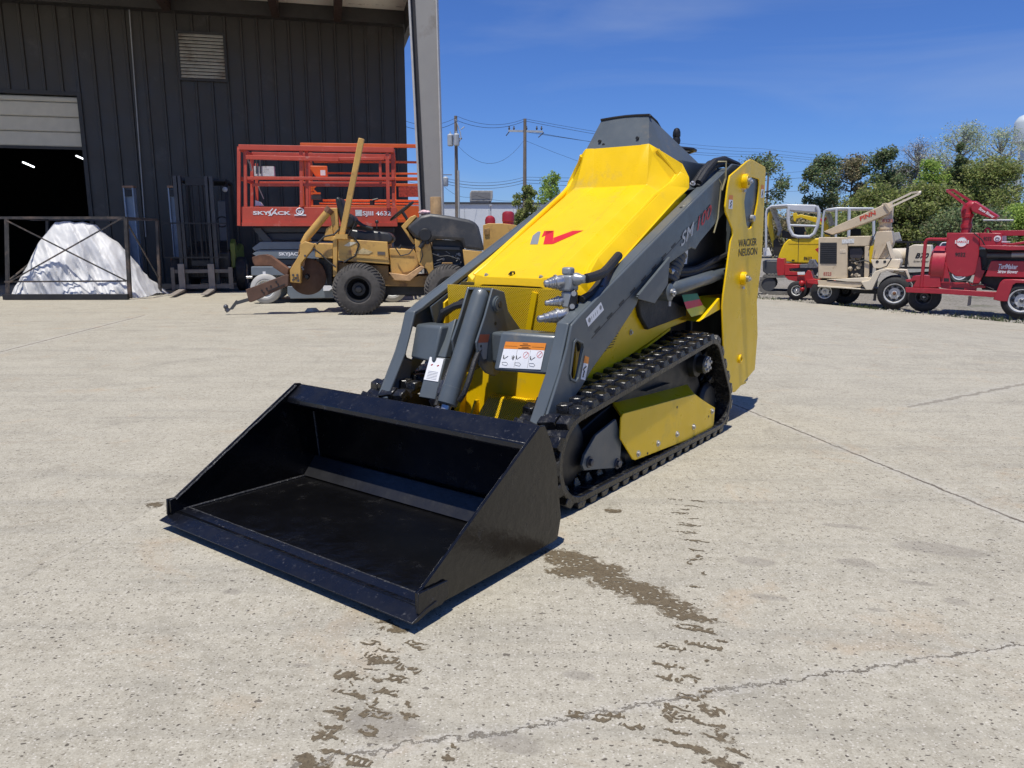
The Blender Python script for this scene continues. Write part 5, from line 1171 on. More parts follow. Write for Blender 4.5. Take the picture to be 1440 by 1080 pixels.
for x_, d in ((X(329)+.03, -1),): wheel(t, (x_+.16, .55, .33), .33, .2, M_TYREB, mat('rim_tan', (.36, .30, .22), .5), .58, ax=(-1, 0, 0))
wheel(t, (X(248)-.16, .55, .33), .33, .2, M_TYREB, mat('rim_tan', (.36, .30, .22), .5), .58, ax=(1, 0, 0))
wheel(t, (X(322)+.1, 2.0, .27), .27, .18, M_TYREB, mat('rim_tan', (.36, .30, .22), .5), .58, ax=(-1, 0, 0)); wheel(t, (X(250)-.1, 2.0, .27), .27, .18, M_TYREB, mat('rim_tan', (.36, .30, .22), .5), .58, ax=(1, 0, 0))
# ---- scissor lifts
def aa(x, y): return (310+x/3.692, 170+y/3.692)
M_SRED = mat('lift_red', (.52, .075, .04), .45, var=.1, dirt=(.55, .22, .17), dirt_amt=.12, dscale=7)
M_SORG = mat('lift_orange', (.72, .13, .025), .4, var=.08)
M_SGR = mat('lift_grey', (.16, .185, .205), .4, var=.1, dirt=(.3, .3, .28), dirt_amt=.1)
M_SGD = mat('lift_grey_dark', (.045, .05, .055), .5, var=.15)
M_TW = mat('tyre_pale', (.42, .41, .38), .6, var=.15)
def scissor(S, col, label, rails, posts, toe, dep, texts, base):
    t = S.thing('scissor_lift', label, 'scissor lift', 'scissor lifts beside the workshop')
    x0, x1, zb_, zt_ = toe
    MB().box((x0, 0, zb_), (x1, .02, zt_)).box((x0, dep-.02, zb_), (x1, dep, zt_)).box((x0, .021, zb_), (x0+.02, dep-.021, zt_)).box((x1-.02, .021, zb_), (x1, dep-.021, zt_)).box((x0+.02, .02, zb_+.02), (x1-.02, dep-.02, zb_+.05)).build('platform', col, t, bevel=.004)
    MB().box((x0, -.018, zb_-.02), (x1, -.001, zb_+.035)).build('bumper_strip', col, t)
    for (xa, za, xb, zc, th, y_) in rails: MB().bar((xa, y_, za), (xb, y_, zc), th, th).build('rail', col, t, bevel=.004)
    for (xa, za, xb, zc, th, y_) in posts: MB().bar((xa, y_, za), (xb, y_, zc), th, th*.8, (0, 1, 0)).build('post', col, t, bevel=.004)
    return t
S = Side(447, 12.0, radians(8))
def ra(x0, y0, x1, y1, th, yo=0, q=aa): a = S(*q(x0, y0), 0); c = S(*q(x1, y1), 0); return (a[0], a[1], c[0], c[1], th, yo)
dp = 1.0
rails = [ra(97, 137, 900, 152, .075), ra(135, 190, 615, 202, .06, -.03), ra(615, 198, 850, 196, .045, .0), ra(140, 298, 905, 300, .045), ra(165, 331, 860, 333, .042, .03)]
rails += [(r[0], r[1], r[2], r[3], r[4], dp) for r in (rails[0], rails[3])]+[(S(*aa(100, 137))[0], S(*aa(100, 137))[1], S(*aa(100, 137))[0], S(*aa(100, 137))[1], .05, 0)][:0]
posts = [ra(97, 545, 97, 145, .05, -.01), ra(128, 445, 125, 150, .05, .04), ra(158, 445, 155, 205, .045, .5), ra(422, 445, 418, 150, .05), ra(450, 445, 446, 150, .045, .03),
         ra(872, 455, 866, 155, .055), ra(900, 455, 892, 155, .05, .05), ra(832, 330, 828, 200, .04, .02), ra(97, 445, 97, 145, .05, dp), ra(422, 445, 418, 150, .04, dp), ra(895, 445, 892, 155, .05, dp)]
toe = (S(*aa(155, 445))[0]-.14, S(*aa(915, 445))[0], S(*aa(500, 540))[1], S(*aa(500, 448))[1])
t = scissor(S, M_SRED, 'red scissor lift with faded lettering, nearer and left of the two', rails, posts, toe, dp, None, None)
for y_ in (S(*aa(97, 140))[1], S(*aa(140, 298))[1]):
    for x_ in (toe[0]+.02, toe[1]-.03): MB().bar((x_, .03, y_), (x_, dp-.03, y_), .045, .045).build('rail', M_SRED, t)
def txt(S, t, body, m, p0, p1, bold=.01, shear=0, name='lettering', q=aa, yo=-.004):
    a = S(*q(*p0), yo); c = S(*q(*p1), yo); return text(body, m, t, name, (a[0], yo, c[1]), (1, 0, 0), (0, 0, 1), c[0]-a[0], a[1]-c[1], bold, shear)
txt(S, t, 'SKYJACK', M_WHT, (168, 468), (366, 494), .035)
MB().bar(S.p(*aa(262, 492), -.004), S.p(*aa(290, 458), -.004), .002, .02).bar(S.p(*aa(248, 480), -.004), S.p(*aa(272, 455), -.004), .002, .016).build('lettering_swoosh', M_WHT, t)
txt(S, t, '30', M_WHT, (398, 461), (430, 485), .03)
em = MB().tube([S.p(*aa(413+19*cos(i*pi/8), 470+17*sin(i*pi/8)), -.004) for i in range(17)], .008, 4).bar(S.p(*aa(384, 489), -.006), S.p(*aa(445, 489), -.006), .003, .02); em.build('anniversary_emblem', M_WHT, t)
txt(S, t, 'SJIII 4632', M_WHT, (738, 468), (886, 498), .02)
a = S(*aa(700, 462), 0); c = S(*aa(736, 494), 0); quad(mat('sticker_worn', (.60, .62, .60), .6, var=.25, scale=20), t, 'sticker', [(a[0], -.004, c[1]), (c[0], -.004, c[1]), (c[0], -.004, a[1]), (a[0], -.004, a[1])])
# control box, paper clutter
bx0 = S(*aa(176, 236), .35); bx1 = S(*aa(282, 288), .35)
bsk = MB().box((bx0[0], .30, bx1[1]), (bx1[0], .42, bx0[1])); bsk.build('manual_box', mat('box_worn_white', (.60, .61, .62), .6, var=.2, scale=14, dirt=(.15, .15, .15), dirt_amt=.3, dscale=10), t)
MB().tube([S.p(*aa(188, 275), .28), S.p(*aa(188, 195), .28), S.p(*aa(195, 192), .28)], .012, 6).tube([S.p(*aa(208, 275), .28), S.p(*aa(206, 195), .28), S.p(*aa(200, 192), .28)], .012, 6).build('box_hook', M_DKG, t)
MB().tube([S.p(*aa(192, 325), .2), S.p(*aa(205, 360), .2), S.p(*aa(225, 405), .2)], .008, 5).tube([S.p(*aa(140, 200), .1), S.p(*aa(155, 225), .1), S.p(*aa(160, 260), .1)], .014, 5).build('cable', mat('cable_tan', (.4, .38, .34), .6), t)
MB().plate([S.p(*aa(180, 440), .2), S.p(*aa(180, 412), .2), S.p(*aa(205, 420), .2), S.p(*aa(220, 440), .2)], (0, .1, 0)).build('crumpled_paper', M_WHT, t)
# folded scissor stack and chassis
st_ = MB(); 
for k, (ya, yb, m_) in enumerate(((548, 578, 0), (582, 620, 0))):
    st_ = MB(); a = S(*aa(165+k*18, ya)); c = S(*aa(900, yb)); st_.box((a[0], .18+.03*k, c[1]), (c[0], .30+.03*k, a[1])).box((a[0], dp-.30, c[1]), (c[0], dp-.18, a[1])).build('scissor_arm', M_SGD, t, bevel=.01)
P = lambda *l: [S(*aa(x, y)) for x, y in l]
MB().prism(P((160, 556), (200, 556), (260, 622), (240, 640), (215, 625)), 1, .12, .17).build('scissor_link', M_SGD, t)
MB().prism(P((158, 660), (200, 628), (900, 626), (900, 668), (205, 668), (170, 676)), 1, .10, .16).build('scissor_arm', M_SGR, t, bevel=.006)
MB().prism(P((190, 672), (900, 670), (900, 716), (200, 716), (160, 690)), 1, .085, .14).build('scissor_arm', M_SGR, t, bevel=.006)
MB().prism(P((196, 722), (900, 720), (900, 748), (250, 748)), 1, .12, .17).build('scissor_arm', M_SGD, t, bevel=.006)
MB().prism(P((158, 757), (900, 757), (900, 803), (158, 803)), 1, .02, dp-.02).build('base_frame', M_SGR, t, bevel=.01)
MB().prism(P((345, 860), (560, 860), (900, 850), (900, 915), (360, 925), (345, 900)), 1, .05, dp-.05).build('chassis', M_SGR, t, bevel=.01)
MB().prism(P((158, 804), (900, 804), (900, 858), (360, 858), (330, 806)), 1, .10, dp-.1).build('chassis_core', M_SGD, t)
txt(S, t, 'SKYJACK', M_WHT, (302, 682), (425, 704), .035, yo=.082)
a = S(*aa(218, 782)); c = S(*aa(234, 798)); quad(M_WHT, t, 'sticker', [(a[0], .018, c[1]), (c[0], .018, c[1]), (c[0], .018, a[1]), (a[0], .018, a[1])])
MB().prism(P((532, 856), (572, 856), (580, 870), (565, 882), (535, 882)), 1, -.01, .045).build('tie_bracket', M_WHT, t)
MB().cyl(S.p(*aa(135, 812), .1), S.p(*aa(165, 812), .1), .02).build('hitch_pin', M_CHR, t)
for px_ in (235, 893):
    c = S(*aa(px_, 880)); r = .232
    for yo, axs in ((-.04, 1), (dp+.04, -1)): wheel(t, (c[0], yo, r), r, .17, M_TW, mat('rim_white', (.66, .66, .62), .5), .62, ax=(0, axs, 0), dish=.15)
MB().bar((S(*aa(235, 880))[0], .13, .232), (S(*aa(235, 880))[0], dp-.13, .232), .1, .1).bar((S(*aa(893, 880))[0], .13, .232), (S(*aa(893, 880))[0], dp-.13, .232), .1, .1).build('axle', M_SGD, t)
# orange lift behind
S = Side(520, 13.45, radians(8)); dp = 1.0
rails = [ra(415, 124, 1090, 132, .06), ra(880, 183, 1090, 187, .04, dp), ra(450, 182, 905, 183, .04, dp), ra(470, 245, 1090, 250, .035, dp), ra(470, 280, 1090, 283, .035, dp), ra(440, 299, 1090, 301, .05), ra(560, 329, 1090, 334, .045),
         ra(500, 398, 1090, 402, .04, dp), ra(480, 415, 1090, 418, .03, dp)]
posts = [ra(430, 445, 420, 128, .05), ra(448, 445, 440, 128, .045, .03), ra(1085, 470, 1080, 130, .05), ra(905, 445, 900, 160, .04, dp), ra(438, 445, 432, 128, .05, dp)]
toe = (S(*aa(470, 445))[0]-.2, S(*aa(1085, 445))[0], S(*aa(800, 520))[1], S(*aa(800, 440))[1])
t = scissor(S, M_SORG, 'orange scissor lift, farther and partly behind the grey column', rails, posts, toe, dp, None, None)
a = S(*aa(452, 232)); c = S(*aa(555, 288)); MB().prism([a, (c[0], a[1]), c, (a[0]+.12, c[1])], 1, .02, .14).build('control_panel', M_SORG, t, bevel=.01)
a = S(*aa(518, 255)); c = S(*aa(545, 283)); quad(M_WHT, t, 'sticker', [(a[0], .015, c[1]), (c[0], .015, c[1]), (c[0], .015, a[1]), (a[0], .015, a[1])])
MB().bar(S.p(*aa(455, 330)), S.p(*aa(500, 375)), .03, .03).bar(S.p(*aa(505, 325)), S.p(*aa(460, 372)), .03, .03).bar(S.p(*aa(455, 376)), S.p(*aa(520, 376)), .04, .03).build('gate_brace', M_SORG, t)
a = S(*aa(470, 385), .5); c = S(*aa(520, 408), .5); MB().box((a[0], .5, c[1]), (c[0], .6, a[1])).build('tool_tray', M_SGD, t)
a = S(*aa(775, 412), .3); c = S(*aa(800, 440), .3); MB().box((a[0], .3, c[1]), (c[0], .4, a[1])).tube([S.p(*aa(790, 412), .3), S.p(*aa(818, 405), .3)], .02, 6).build('control_lever', M_DK, t)
a = S(*aa(925, 340), .8); c = S(*aa(1085, 395), .8); MB().box((a[0], .8, c[1]), (c[0], .85, a[1])).build('mesh_panel', mat('lift_red_shade', (.30, .05, .03), .6, var=.5, scale=25), t)
MB().prism(P((480, 530), (1080, 530), (1080, 760), (480, 760)), 1, .25, dp-.25).build('scissor_stack', M_SGD, t)
MB().prism(P((440, 765), (1090, 765), (1090, 860), (440, 860)), 1, .05, dp-.05).build('chassis', M_SGR, t)
for px_ in (520, 1010):
    c = S(*aa(px_, 860))
    for yo, axs in ((-.02, 1), (dp+.02, -1)): wheel(t, (c[0], yo, .22), .22, .16, M_TW, mat('rim_white', (.66, .66, .62), .5), .62, ax=(0, axs, 0), dish=.15)
# ---- yellow ride-on rock saw
S = Side(505, 10.05, radians(5)); t = S.thing('ride_on_trencher', 'weathered yellow ride-on rock saw with a black engine hood, near the workshop', 'trencher')
M_TY = mat('trencher_yellow', (.56, .33, .085), .5, var=.14, scale=3, dirt=(.30, .15, .06), dirt_amt=.22, dscale=5)
M_TYD = mat('trencher_yellow_dirty', (.33, .19, .06), .65, var=.25, scale=4, dirt=(.12, .06, .03), dirt_amt=.4, dscale=6)
M_HOOD = mat('hood_black', (.045, .046, .048), .45, var=.15, scale=4, dirt=(.10, .09, .08), dirt_amt=.25, dscale=3)
YO = .20
def TP(nm, m, pts, y0, y1, par=None, bev=.008): return MB().prism([S(*aa(x, y), y0) for x, y in pts], 1, y0, y1).build(nm, m, par or t, bevel=bev)
TP('seat_box', M_TY, [(612, 612), (865, 628), (878, 745), (610, 725)], YO, 1.15)
TP('box_trim', M_TY, [(612, 690), (872, 708), (872, 722), (612, 702)], YO-.01, YO-.001, bev=0)
TP('scuffed_lettering', mat('scuff_white', (.55, .50, .38), .6), [(640, 648), (670, 628), (712, 630), (680, 646), (665, 652)], YO-.006, YO-.001, bev=0)
TP('scuffed_lettering', mat('scuff_tan', (.52, .40, .20), .6, var=.3, scale=30), [(690, 690), (740, 660), (790, 680), (770, 692)], YO-.006, YO-.001, bev=0)
TP('plate_badge', mat('badge', (.12, .10, .08), .5), [(815, 678), (855, 680), (855, 696), (815, 694)], YO-.006, YO-.001, bev=0)
TP('rear_box', M_TY, [(485, 635), (583, 638), (585, 716), (492, 708)], YO+.05, 1.05)
TP('rear_post', M_TY, [(583, 600), (608, 600), (606, 800), (585, 812)], YO+.02, YO+.12)
TP('rear_post', M_TYD, [(583, 600), (608, 600), (606, 800), (585, 812)], 1.0, 1.1)
TP('guard_plate', M_TY, [(562, 452), (605, 452), (614, 560), (612, 606), (585, 622), (535, 620), (548, 560), (578, 540)], YO+.10, YO+.2)
TP('guard_rib', M_TY, [(568, 575), (578, 540), (590, 622), (572, 622)], YO+.06, YO+.099, bev=.003)
TP('main_frame', M_TYD, [(612, 735), (872, 752), (872, 800), (960, 812), (1105, 800), (1105, 862), (860, 858), (640, 855), (600, 812)], YO+.08, 1.05)
TP('footwell', M_TY, [(877, 662), (1003, 668), (1022, 700), (1030, 752), (975, 800), (884, 796)], YO+.06, 1.0)
TP('footwell_seam', M_TYD, [(880, 694), (1006, 700), (1006, 705), (880, 699)], YO+.052, YO+.0595, bev=0)
TP('step', mat('step_worn', (.50, .30, .14), .7, var=.3, scale=9), [(872, 788), (968, 800), (1040, 752), (1062, 760), (985, 832), (905, 828)], YO-.02, YO+.055)
TP('dash_column', M_TY, [(1008, 610), (1090, 635), (1100, 700), (1112, 812), (1088, 815), (1070, 770), (1030, 745), (1015, 690)], YO+.04, 1.02)
TP('dashboard', M_TY, [(938, 548), (985, 498), (1012, 488), (1018, 500), (962, 560), (1020, 640), (1000, 640)], YO+.10, .95)
TP('engine_hood', M_HOOD, [(965, 555), (1035, 492), (1090, 480), (1185, 492), (1290, 512), (1325, 526), (1342, 552), (1352, 590), (1372, 676), (1262, 664), (1252, 622), (1110, 612), (1085, 640), (1008, 604)], YO+.02, 1.05, bev=.04)
TP('engine_bay', M_DK, [(1098, 615), (1258, 622), (1268, 672), (1268, 780), (1120, 830), (1100, 800)], YO+.15, .9)
TP('heat_shield', mat('shield', (.07, .07, .07), .4), [(1100, 650), (1240, 655), (1250, 672), (1102, 668)], YO+.10, YO+.149)
TP('rear_panel', M_TY, [(1258, 668), (1370, 680), (1378, 760), (1300, 800), (1270, 775)], YO+.03, 1.0)
eb = MB(); rr = random.Random(5)
for i in range(26):
    x, y = rr.uniform(1110, 1250), rr.uniform(690, 770); p = S.p(*aa(x, y), YO+.11+rr.uniform(-.02, .03))
    if i % 3 == 0: eb.tube([p, p+Vector((rr.uniform(-.1, .15), 0, rr.uniform(-.04, .04)))], .007, 5)
    else: eb.cyl(p, p+Vector((0, .04, 0)), rr.uniform(.008, .022), seg=8)
eb.build('engine_parts', mat('engine_metal', (.22, .21, .20), .5, metal=.4, var=.5, scale=30), t)
TP('engine_block', M_TYD, [(1150, 735), (1205, 735), (1205, 765), (1150, 765)], YO+.09, YO+.149)
a = S.p(*aa(1062, 592), YO-.04)
MB().rings(a, (0, 1, 0), [(0, .05), (.0, .075), (.02, .088), (.06, .088), (.08, .07), (.10, .07)], 24).build('air_filter', M_DK, t)
MB().tube([S.p(*aa(1062, 615), YO), S.p(*aa(1050, 640), YO), S.p(*aa(1035, 660), YO)], .03, 8).tube([S.p(*aa(1072, 615), YO), S.p(*aa(1075, 640), YO)], .025, 8).build('filter_hose', M_DK, t)
po = MB(); p0 = S.p(*aa(630, 600), YO-.03); p1 = S.p(*aa(733, 92), YO-.03); po.bar(p0, p1, .075, .06, (0, 1, 0)); po.build('safety_bar', M_TY, t, bevel=.008)
MB().bar(p0+Vector((0, -.001, -.03)), p0+Vector((.0, -.001, .03)), .16, .12).build('bar_foot', M_TY, t)
# seat
MB().prism([S(*aa(x, y), .5) for x, y in ((602, 402), (622, 395), (640, 420), (648, 470), (700, 500), (705, 530), (680, 560), (640, 560), (622, 500))], 1, .35, .85).build('seat_back', M_DK, t, bevel=.03)
MB().prism([S(*aa(x, y), .5) for x, y in ((660, 600), (680, 560), (760, 575), (800, 570), (880, 580), (905, 610), (895, 632), (870, 640), (700, 620))], 1, .35, .85).build('seat', mat('seat_vinyl', (.03, .031, .033), .35), t, bevel=.03)
MB().tube([S.p(*aa(705, 520), .33), S.p(*aa(740, 545), .33), S.p(*aa(790, 560), .33)], .025, 8).build('armrest', M_DK, t)
lv_ = MB(); lv_.tube([S.p(*aa(812, 560), .3), S.p(*aa(812, 528), .3)], .008, 6).sphere(S.p(*aa(812, 524), .3), .025)
lv_.tube([S.p(*aa(665, 600), YO), S.p(*aa(700, 530), YO)], .010, 6)
lv_.build('lever', M_DK, t)
MB().bar(S.p(*aa(905, 655), .3), S.p(*aa(1000, 655), .3), .02, .01).tube([S.p(*aa(925, 668), .3), S.p(*aa(940, 645), .3)], .02, 6).build('pedal', M_DK, t)
sw = MB(); c = S.p(*aa(942, 468), .55); u = (S.p(*aa(1000, 422), .55)-S.p(*aa(886, 514), .55)).normalized(); v_ = Vector((0, 1, 0)); rw = (S.p(*aa(1000, 422), .55)-S.p(*aa(886, 514), .55)).length/2
sw.tube([c+(u*cos(i*pi/12)+v_*sin(i*pi/12))*rw for i in range(25)], .014, 8)
for k in range(3): sw.bar(c, c+(u*cos(k*2.1)+v_*sin(k*2.1))*rw, .03, .012)
sw.tube([c, S.p(*aa(975, 520), .55), S.p(*aa(1000, 545), .55)], .022, 8).build('steering_wheel', M_DK, t)
# digging end
MB().tube([S.p(*aa(432, 640), YO+.1), S.p(*aa(452, 600), YO+.1), S.p(*aa(562, 468), YO+.1)], .05, 14).build('cylinder', M_TY, t)
MB().tube([S.p(*aa(556, 475), YO+.1), S.p(*aa(572, 455), YO+.1)], .062, 10).build('cylinder_eye', M_RUST, t)
TP('cutter_arm', M_TY, [(415, 640), (440, 625), (490, 640), (478, 665), (418, 740), (416, 843), (362, 838), (360, 775), (412, 690)], YO+.02, YO+.14)
bo = MB()
for x, y in ((378, 800), (400, 800), (392, 815), (378, 825), (405, 830), (440, 700), (430, 770), (425, 760)): p = S.p(*aa(x, y), YO+.02); bo.cyl(p, p-Vector((0, .02, 0)), .014, seg=8)
bo.build('bolt', M_STEEL, t)
TP('arm_tail', M_TYD, [(412, 640), (430, 612), (470, 618), (440, 645), (400, 700)], YO+.15, YO+.25)
c = S.p(*aa(450, 808), YO+.18); r = 95/3.692/1060*10.3
MB().rings(c, (0, 1, 0), [(0, r*.18), (.0, r*.9), (.012, r), (.045, r), (.06, r*.9), (.07, r*.2)], 40).build('saw_disc', mat('disc_rust', (.085, .042, .022), .75, var=.35, scale=5), t)
MB().rings(c-Vector((0, .05, 0)), (0, 1, 0), [(0, r*.10), (.05, r*.16)], 16).build('disc_hub', M_DK, t)
TP('disc_cover', M_DK, [(470, 730), (500, 712), (580, 716), (580, 850), (555, 850), (545, 790)], YO+.3, 1.0)
TP('rust_boom', M_RUST, [(163, 708), (200, 695), (232, 693), (258, 700), (352, 768), (350, 800), (332, 800), (262, 752), (178, 753), (168, 735)], YO+.02, YO+.16)
TP('rust_plate', mat('rust_dark', (.11, .06, .04), .8, var=.3, scale=6), [(130, 876), (340, 797), (352, 800), (352, 858), (330, 865), (160, 942), (148, 940)], YO-.02, YO+.10)
bo = MB()
for x, y in ((215, 880), (240, 870), (262, 858), (300, 848), (225, 892), (290, 835)): p = S.p(*aa(x, y), YO-.02); bo.cyl(p, p-Vector((0, .006, 0)), .012, seg=8)
bo.bar(S.p(*aa(245, 885), YO-.02), S.p(*aa(335, 848), YO-.02), .02, .012).build('bolt', M_DK, t)
MB().bar(S.p(*aa(155, 925), YO+.03), S.p(*aa(85, 945), YO+.03), .05, .045).bar(S.p(*aa(88, 935), YO+.03), S.p(*aa(58, 975), YO+.03), .04, .035).build('tongue', M_DKG, t)
MB().sphere(S.p(*aa(28, 965), YO+.03), .033).cyl(S.p(*aa(30, 975), YO+.03), S.p(*aa(42, 990), YO+.03), .03).bar(S.p(*aa(30, 980), YO+.03), S.p(*aa(60, 975), YO+.03), .03, .02).build('hitch_ball', M_STEEL, t)
for px_, py_, r_ in ((715, 880, .335), (1188, 882, .325)):
    c = S(*aa(px_, py_), 0)
    for yo, ax_ in ((0, 1), (1.25, -1)): wheel(t, (c[0], yo, r_+.005), r_, .26, M_TYRE, M_DK, .5, lugs=40, ax=(0, ax_, 0), dish=.3)
    MB().cyl((c[0], .2, r_), (c[0], 1.05, r_), .06).build('axle', M_DKG, t)
TP('belly', M_DK, [(640, 845), (1110, 850), (1090, 905), (880, 905), (700, 900)], YO+.25, .95)
for pts_, r_ in (([(690, 600), (720, 640), (700, 700), (640, 735)], .012), ([(1100, 690), (1140, 705), (1180, 700), (1240, 720)], .010), ([(1110, 760), (1160, 745), (1215, 775)], .012), ([(500, 640), (540, 600), (590, 590), (620, 560)], .013), ([(480, 660), (520, 690), (560, 730), (600, 760)], .011), ([(905, 655), (935, 700), (980, 690), (1010, 650)], .009), ([(1040, 640), (1050, 700), (1035, 740)], .009), ([(640, 850), (700, 880), (780, 870), (860, 885)], .014)):
    MB().tube([S.p(*aa(x, y), YO-.01) for x, y in pts_], r_, 6).build('hydraulic_hose', M_HOSE, t)
# rag on the hood, broken slab piece on the ground
S3 = Side(596, 10.5, 0); a = S3.p(596, 299); rg = MB(); rg.sphere((0, 0, 0), .055, 10, .6).sphere((.05, .01, .0), .04, 8, .6).sphere((-.04, .0, -.005), .035, 8, .6)
o = rg.build('crumpled_rag', mat('rag_pink', (.70, .45, .45), .8, var=.5, scale=25)); o.location = S3.O+Vector((a[0], .0, a[2]+.005)); tag(o, 'crumpled pink and white rag on top of the black engine hood', 'rag')
g_ = gpt(439, 438); o = MB().prism([(-.10, -.04), (.02, -.06), (.11, -.01), (.09, .06), (-.02, .04), (-.08, .05)], 2, 0, .05, [(-.06, -.03), (.01, -.04), (.06, 0), (.05, .04), (-.02, .03), (-.05, .03)]).build('stone_chunk', mat('pale_stone', (.45, .42, .36), .9), bevel=.006); o.location = (g_.x, g_.y, .0); tag(o, 'pale broken chunk lying left of the dusty front tyre', 'stone')
# ---- another yellow machine showing over the loader hood
S = Side(700, 11.6, 0); t = S.thing('yard_machine', 'yellow machine with a dark red canister, showing just left of the loader hood', 'machine')
def c6(x, y): return (600+x/6, 150+y/6)
def Q(nm, m, pts, y0, y1, bev=.006): return MB().prism([S(*c6(x, y), 0) for x, y in pts], 1, y0, y1).build(nm, m, t, bevel=bev)
Q('cabinet', M_TY, [(475, 1000), (520, 985), (640, 985), (760, 1000), (800, 1300), (480, 1300)], 0, .7)
Q('cabinet_hatch', M_TYD, [(485, 1030), (530, 1020), (530, 1080), (490, 1085)], -.02, -.001)
Q('frame', M_TYD, [(440, 1300), (900, 1300), (900, 1500), (440, 1500)], .05, .65)
M_CAN = mat('canister_red', (.30, .02, .03), .4)
a = S.p(*c6(688, 1000), .2); b0 = S(*c6(688, 1300))[1]; zc = S(*c6(688, 965))[1]; z1 = S(*c6(688, 905))[1]
MB().rings((a[0], .2, b0), (0, 0, 1), [(0, .085), (zc-b0-.01, .085), (zc-b0, .093), (z1-b0, .093), (z1-b0+.03, .08), (z1-b0+.045, .05)], 20).build('canister', M_CAN, t)
a = S.p(*c6(536, 990), .2); MB().rings((a[0], .2, a[2]), (0, 0, 1), [(0, .08), (.06, .08), (.10, .065), (.125, .03)], 18).build('dome_cap', M_CAN, t)
MB().cyl((a[0]+.01, .2, a[2]+.11), (a[0]+.01, .2, S(*c6(545, 830))[1]), .008).rings((a[0]+.01, .2, S(*c6(545, 835))[1]), (0, 0, 1), [(0, .03), (.03, .03)], 10).build('rain_cap', M_PGREY, t)
for x_ in (-.35, .35):
    for yo, ax_ in ((-.05, 1), (.75, -1)): wheel(t, (x_, yo, .25), .25, .16, M_TYREB, M_TY, .5, ax=(0, ax_, 0))
# ================================================================ machines on the gravel lot
ZL = -.455
def r0(x, y): return (1040+x/3.6, 230+y/3.6)
def r2(x, y): return (1060+x/6, 260+y/6)
def r3(x, y): return (1240+x/5.4, 250+y/5.4)
def K(S, t, q):
    def f(nm, m, pts, y0, y1, bev=.006, par=None): return MB().prism([S(*q(x, y), y0) for x, y in pts], 1, y0, y1).build(nm, m, par or t, bevel=bev)
    def P(x, y, yo=0): return S.p(*q(x, y), yo)
    return f, P
M_EY = mat('excavator_yellow', (.74, .50, .01), .35, var=.06, dirt=(.5, .36, .1), dirt_amt=.1)
M_SIL = mat('canopy_silver', (.52, .54, .56), .35, var=.05)
# ---- mini excavator, near
def track(t, x0, x1, y0, y1, h, m=M_TYREB):
    r = h/2; pts = []
    for i in range(13): a = pi/2+pi*i/12; pts.append((x0+r+r*cos(a), r+r*sin(a)))
    for i in range(13): a = -pi/2+pi*i/12; pts.append((x1-r+r*cos(a), r+r*sin(a)))
    b = MB().holed(pts, [[(x0+r+(px_-(x0+r))*.72 if px_ < (x0+x1)/2 else x1-r+(px_-(x1-r))*.72, r+(pz-r)*.72) for px_, pz in pts]], 1, y0, y1)
    n = int((x1-x0)/.11)
    for i in range(n):
        x = x0+r+(x1-x0-2*r)*i/(n-1); b.box((x-.03, y0-.005, h-.01), (x+.03, y1+.005, h+.03)); b.box((x-.03, y0-.005, -.02), (x+.03, y1+.005, .01))
    for k in range(1, 7):
        for cx, s_ in ((x0+r, -1), (x1-r, 1)):
            a = pi/2-pi*k/7; b.bar((cx+s_*cos(a)*r*.97, y0-.005, r+sin(a)*r*.97), (cx+s_*cos(a)*r*.97, y1+.005, r+sin(a)*r*.97), .07, .07)
    o = b.build('crawler_track', m, t, ang=30)
    for cx in (x0+r, x1-r): MB().rings((cx, y0+.03, r), (0, 1, 0), [(0, r*.4), (0, r*.7), (.1, r*.7)], 16).build('track_wheel', M_DKG, o)
    return o
S = Side(1112, 20.2, radians(-22), ZL); t = S.thing('mini_excavator', 'yellow mini excavator with an open silver canopy, its yellow side door fully seen', 'excavator', 'mini excavators on the gravel lot')
f, P = K(S, t, r2)
f('body', M_EY, [(200, 640), (213, 590), (232, 540), (255, 495), (292, 458), (380, 450), (620, 450), (620, 660), (380, 660)], 0, 1.2, .03)
f('door_seam', M_DK, [(376, 452), (381, 452), (375, 658), (371, 658)], -.006, -.001, 0); f('door_crease', mat('yellow_shade', (.5, .32, .01), .4), [(292, 494), (560, 497), (560, 501), (292, 499)], -.006, -.001, 0)
f('door_latch', M_DK, [(320, 630), (345, 632), (342, 642), (322, 640)], -.012, -.001, 0)
a = P(420, 632, -.008); c = P(490, 606, -.008); text('8633', M_INK, t, 'fleet_number', a, (1, 0, 0), (0, 0, 1), c.x-a.x, c.z-a.z, .03)
f('undercarriage', M_DKG, [(75, 640), (195, 640), (205, 662), (560, 662), (560, 710), (520, 770), (130, 770), (75, 730)], .12, 1.05, .02)
f('engine_cover', M_DK, [(240, 380), (300, 400), (480, 440), (480, 452), (290, 456), (235, 440)], .25, 1.0, .02)
f('blade_box', M_WHT, [(80, 532), (128, 530), (152, 598), (84, 600)], .2, .5, .01)
f('hose_bundle', M_DK, [(165, 470), (195, 450), (235, 530), (215, 600), (165, 590)], .3, .5)
f('boom', M_EY, [(104, 300), (122, 240), (150, 205), (182, 200), (190, 225), (160, 262), (150, 290), (165, 380), (190, 555), (172, 562), (135, 430)], .45, .65, .01)
MB().tube([P(155, 205, .4), P(175, 260, .4), P(205, 340, .4), P(222, 400, .4), P(205, 430, .4)], .05, 8).tube([P(175, 200, .4), P(200, 270, .4), P(232, 380, .4)], .03, 8).build('boom_hose', mat('hose_pale', (.38, .38, .36), .6, var=.4, scale=20), t)
f('canopy_roof', M_SIL, [(118, 200), (150, 178), (280, 162), (520, 168), (545, 185), (556, 235), (295, 215), (280, 185)], .02, 1.15, .02)
R_ = .045
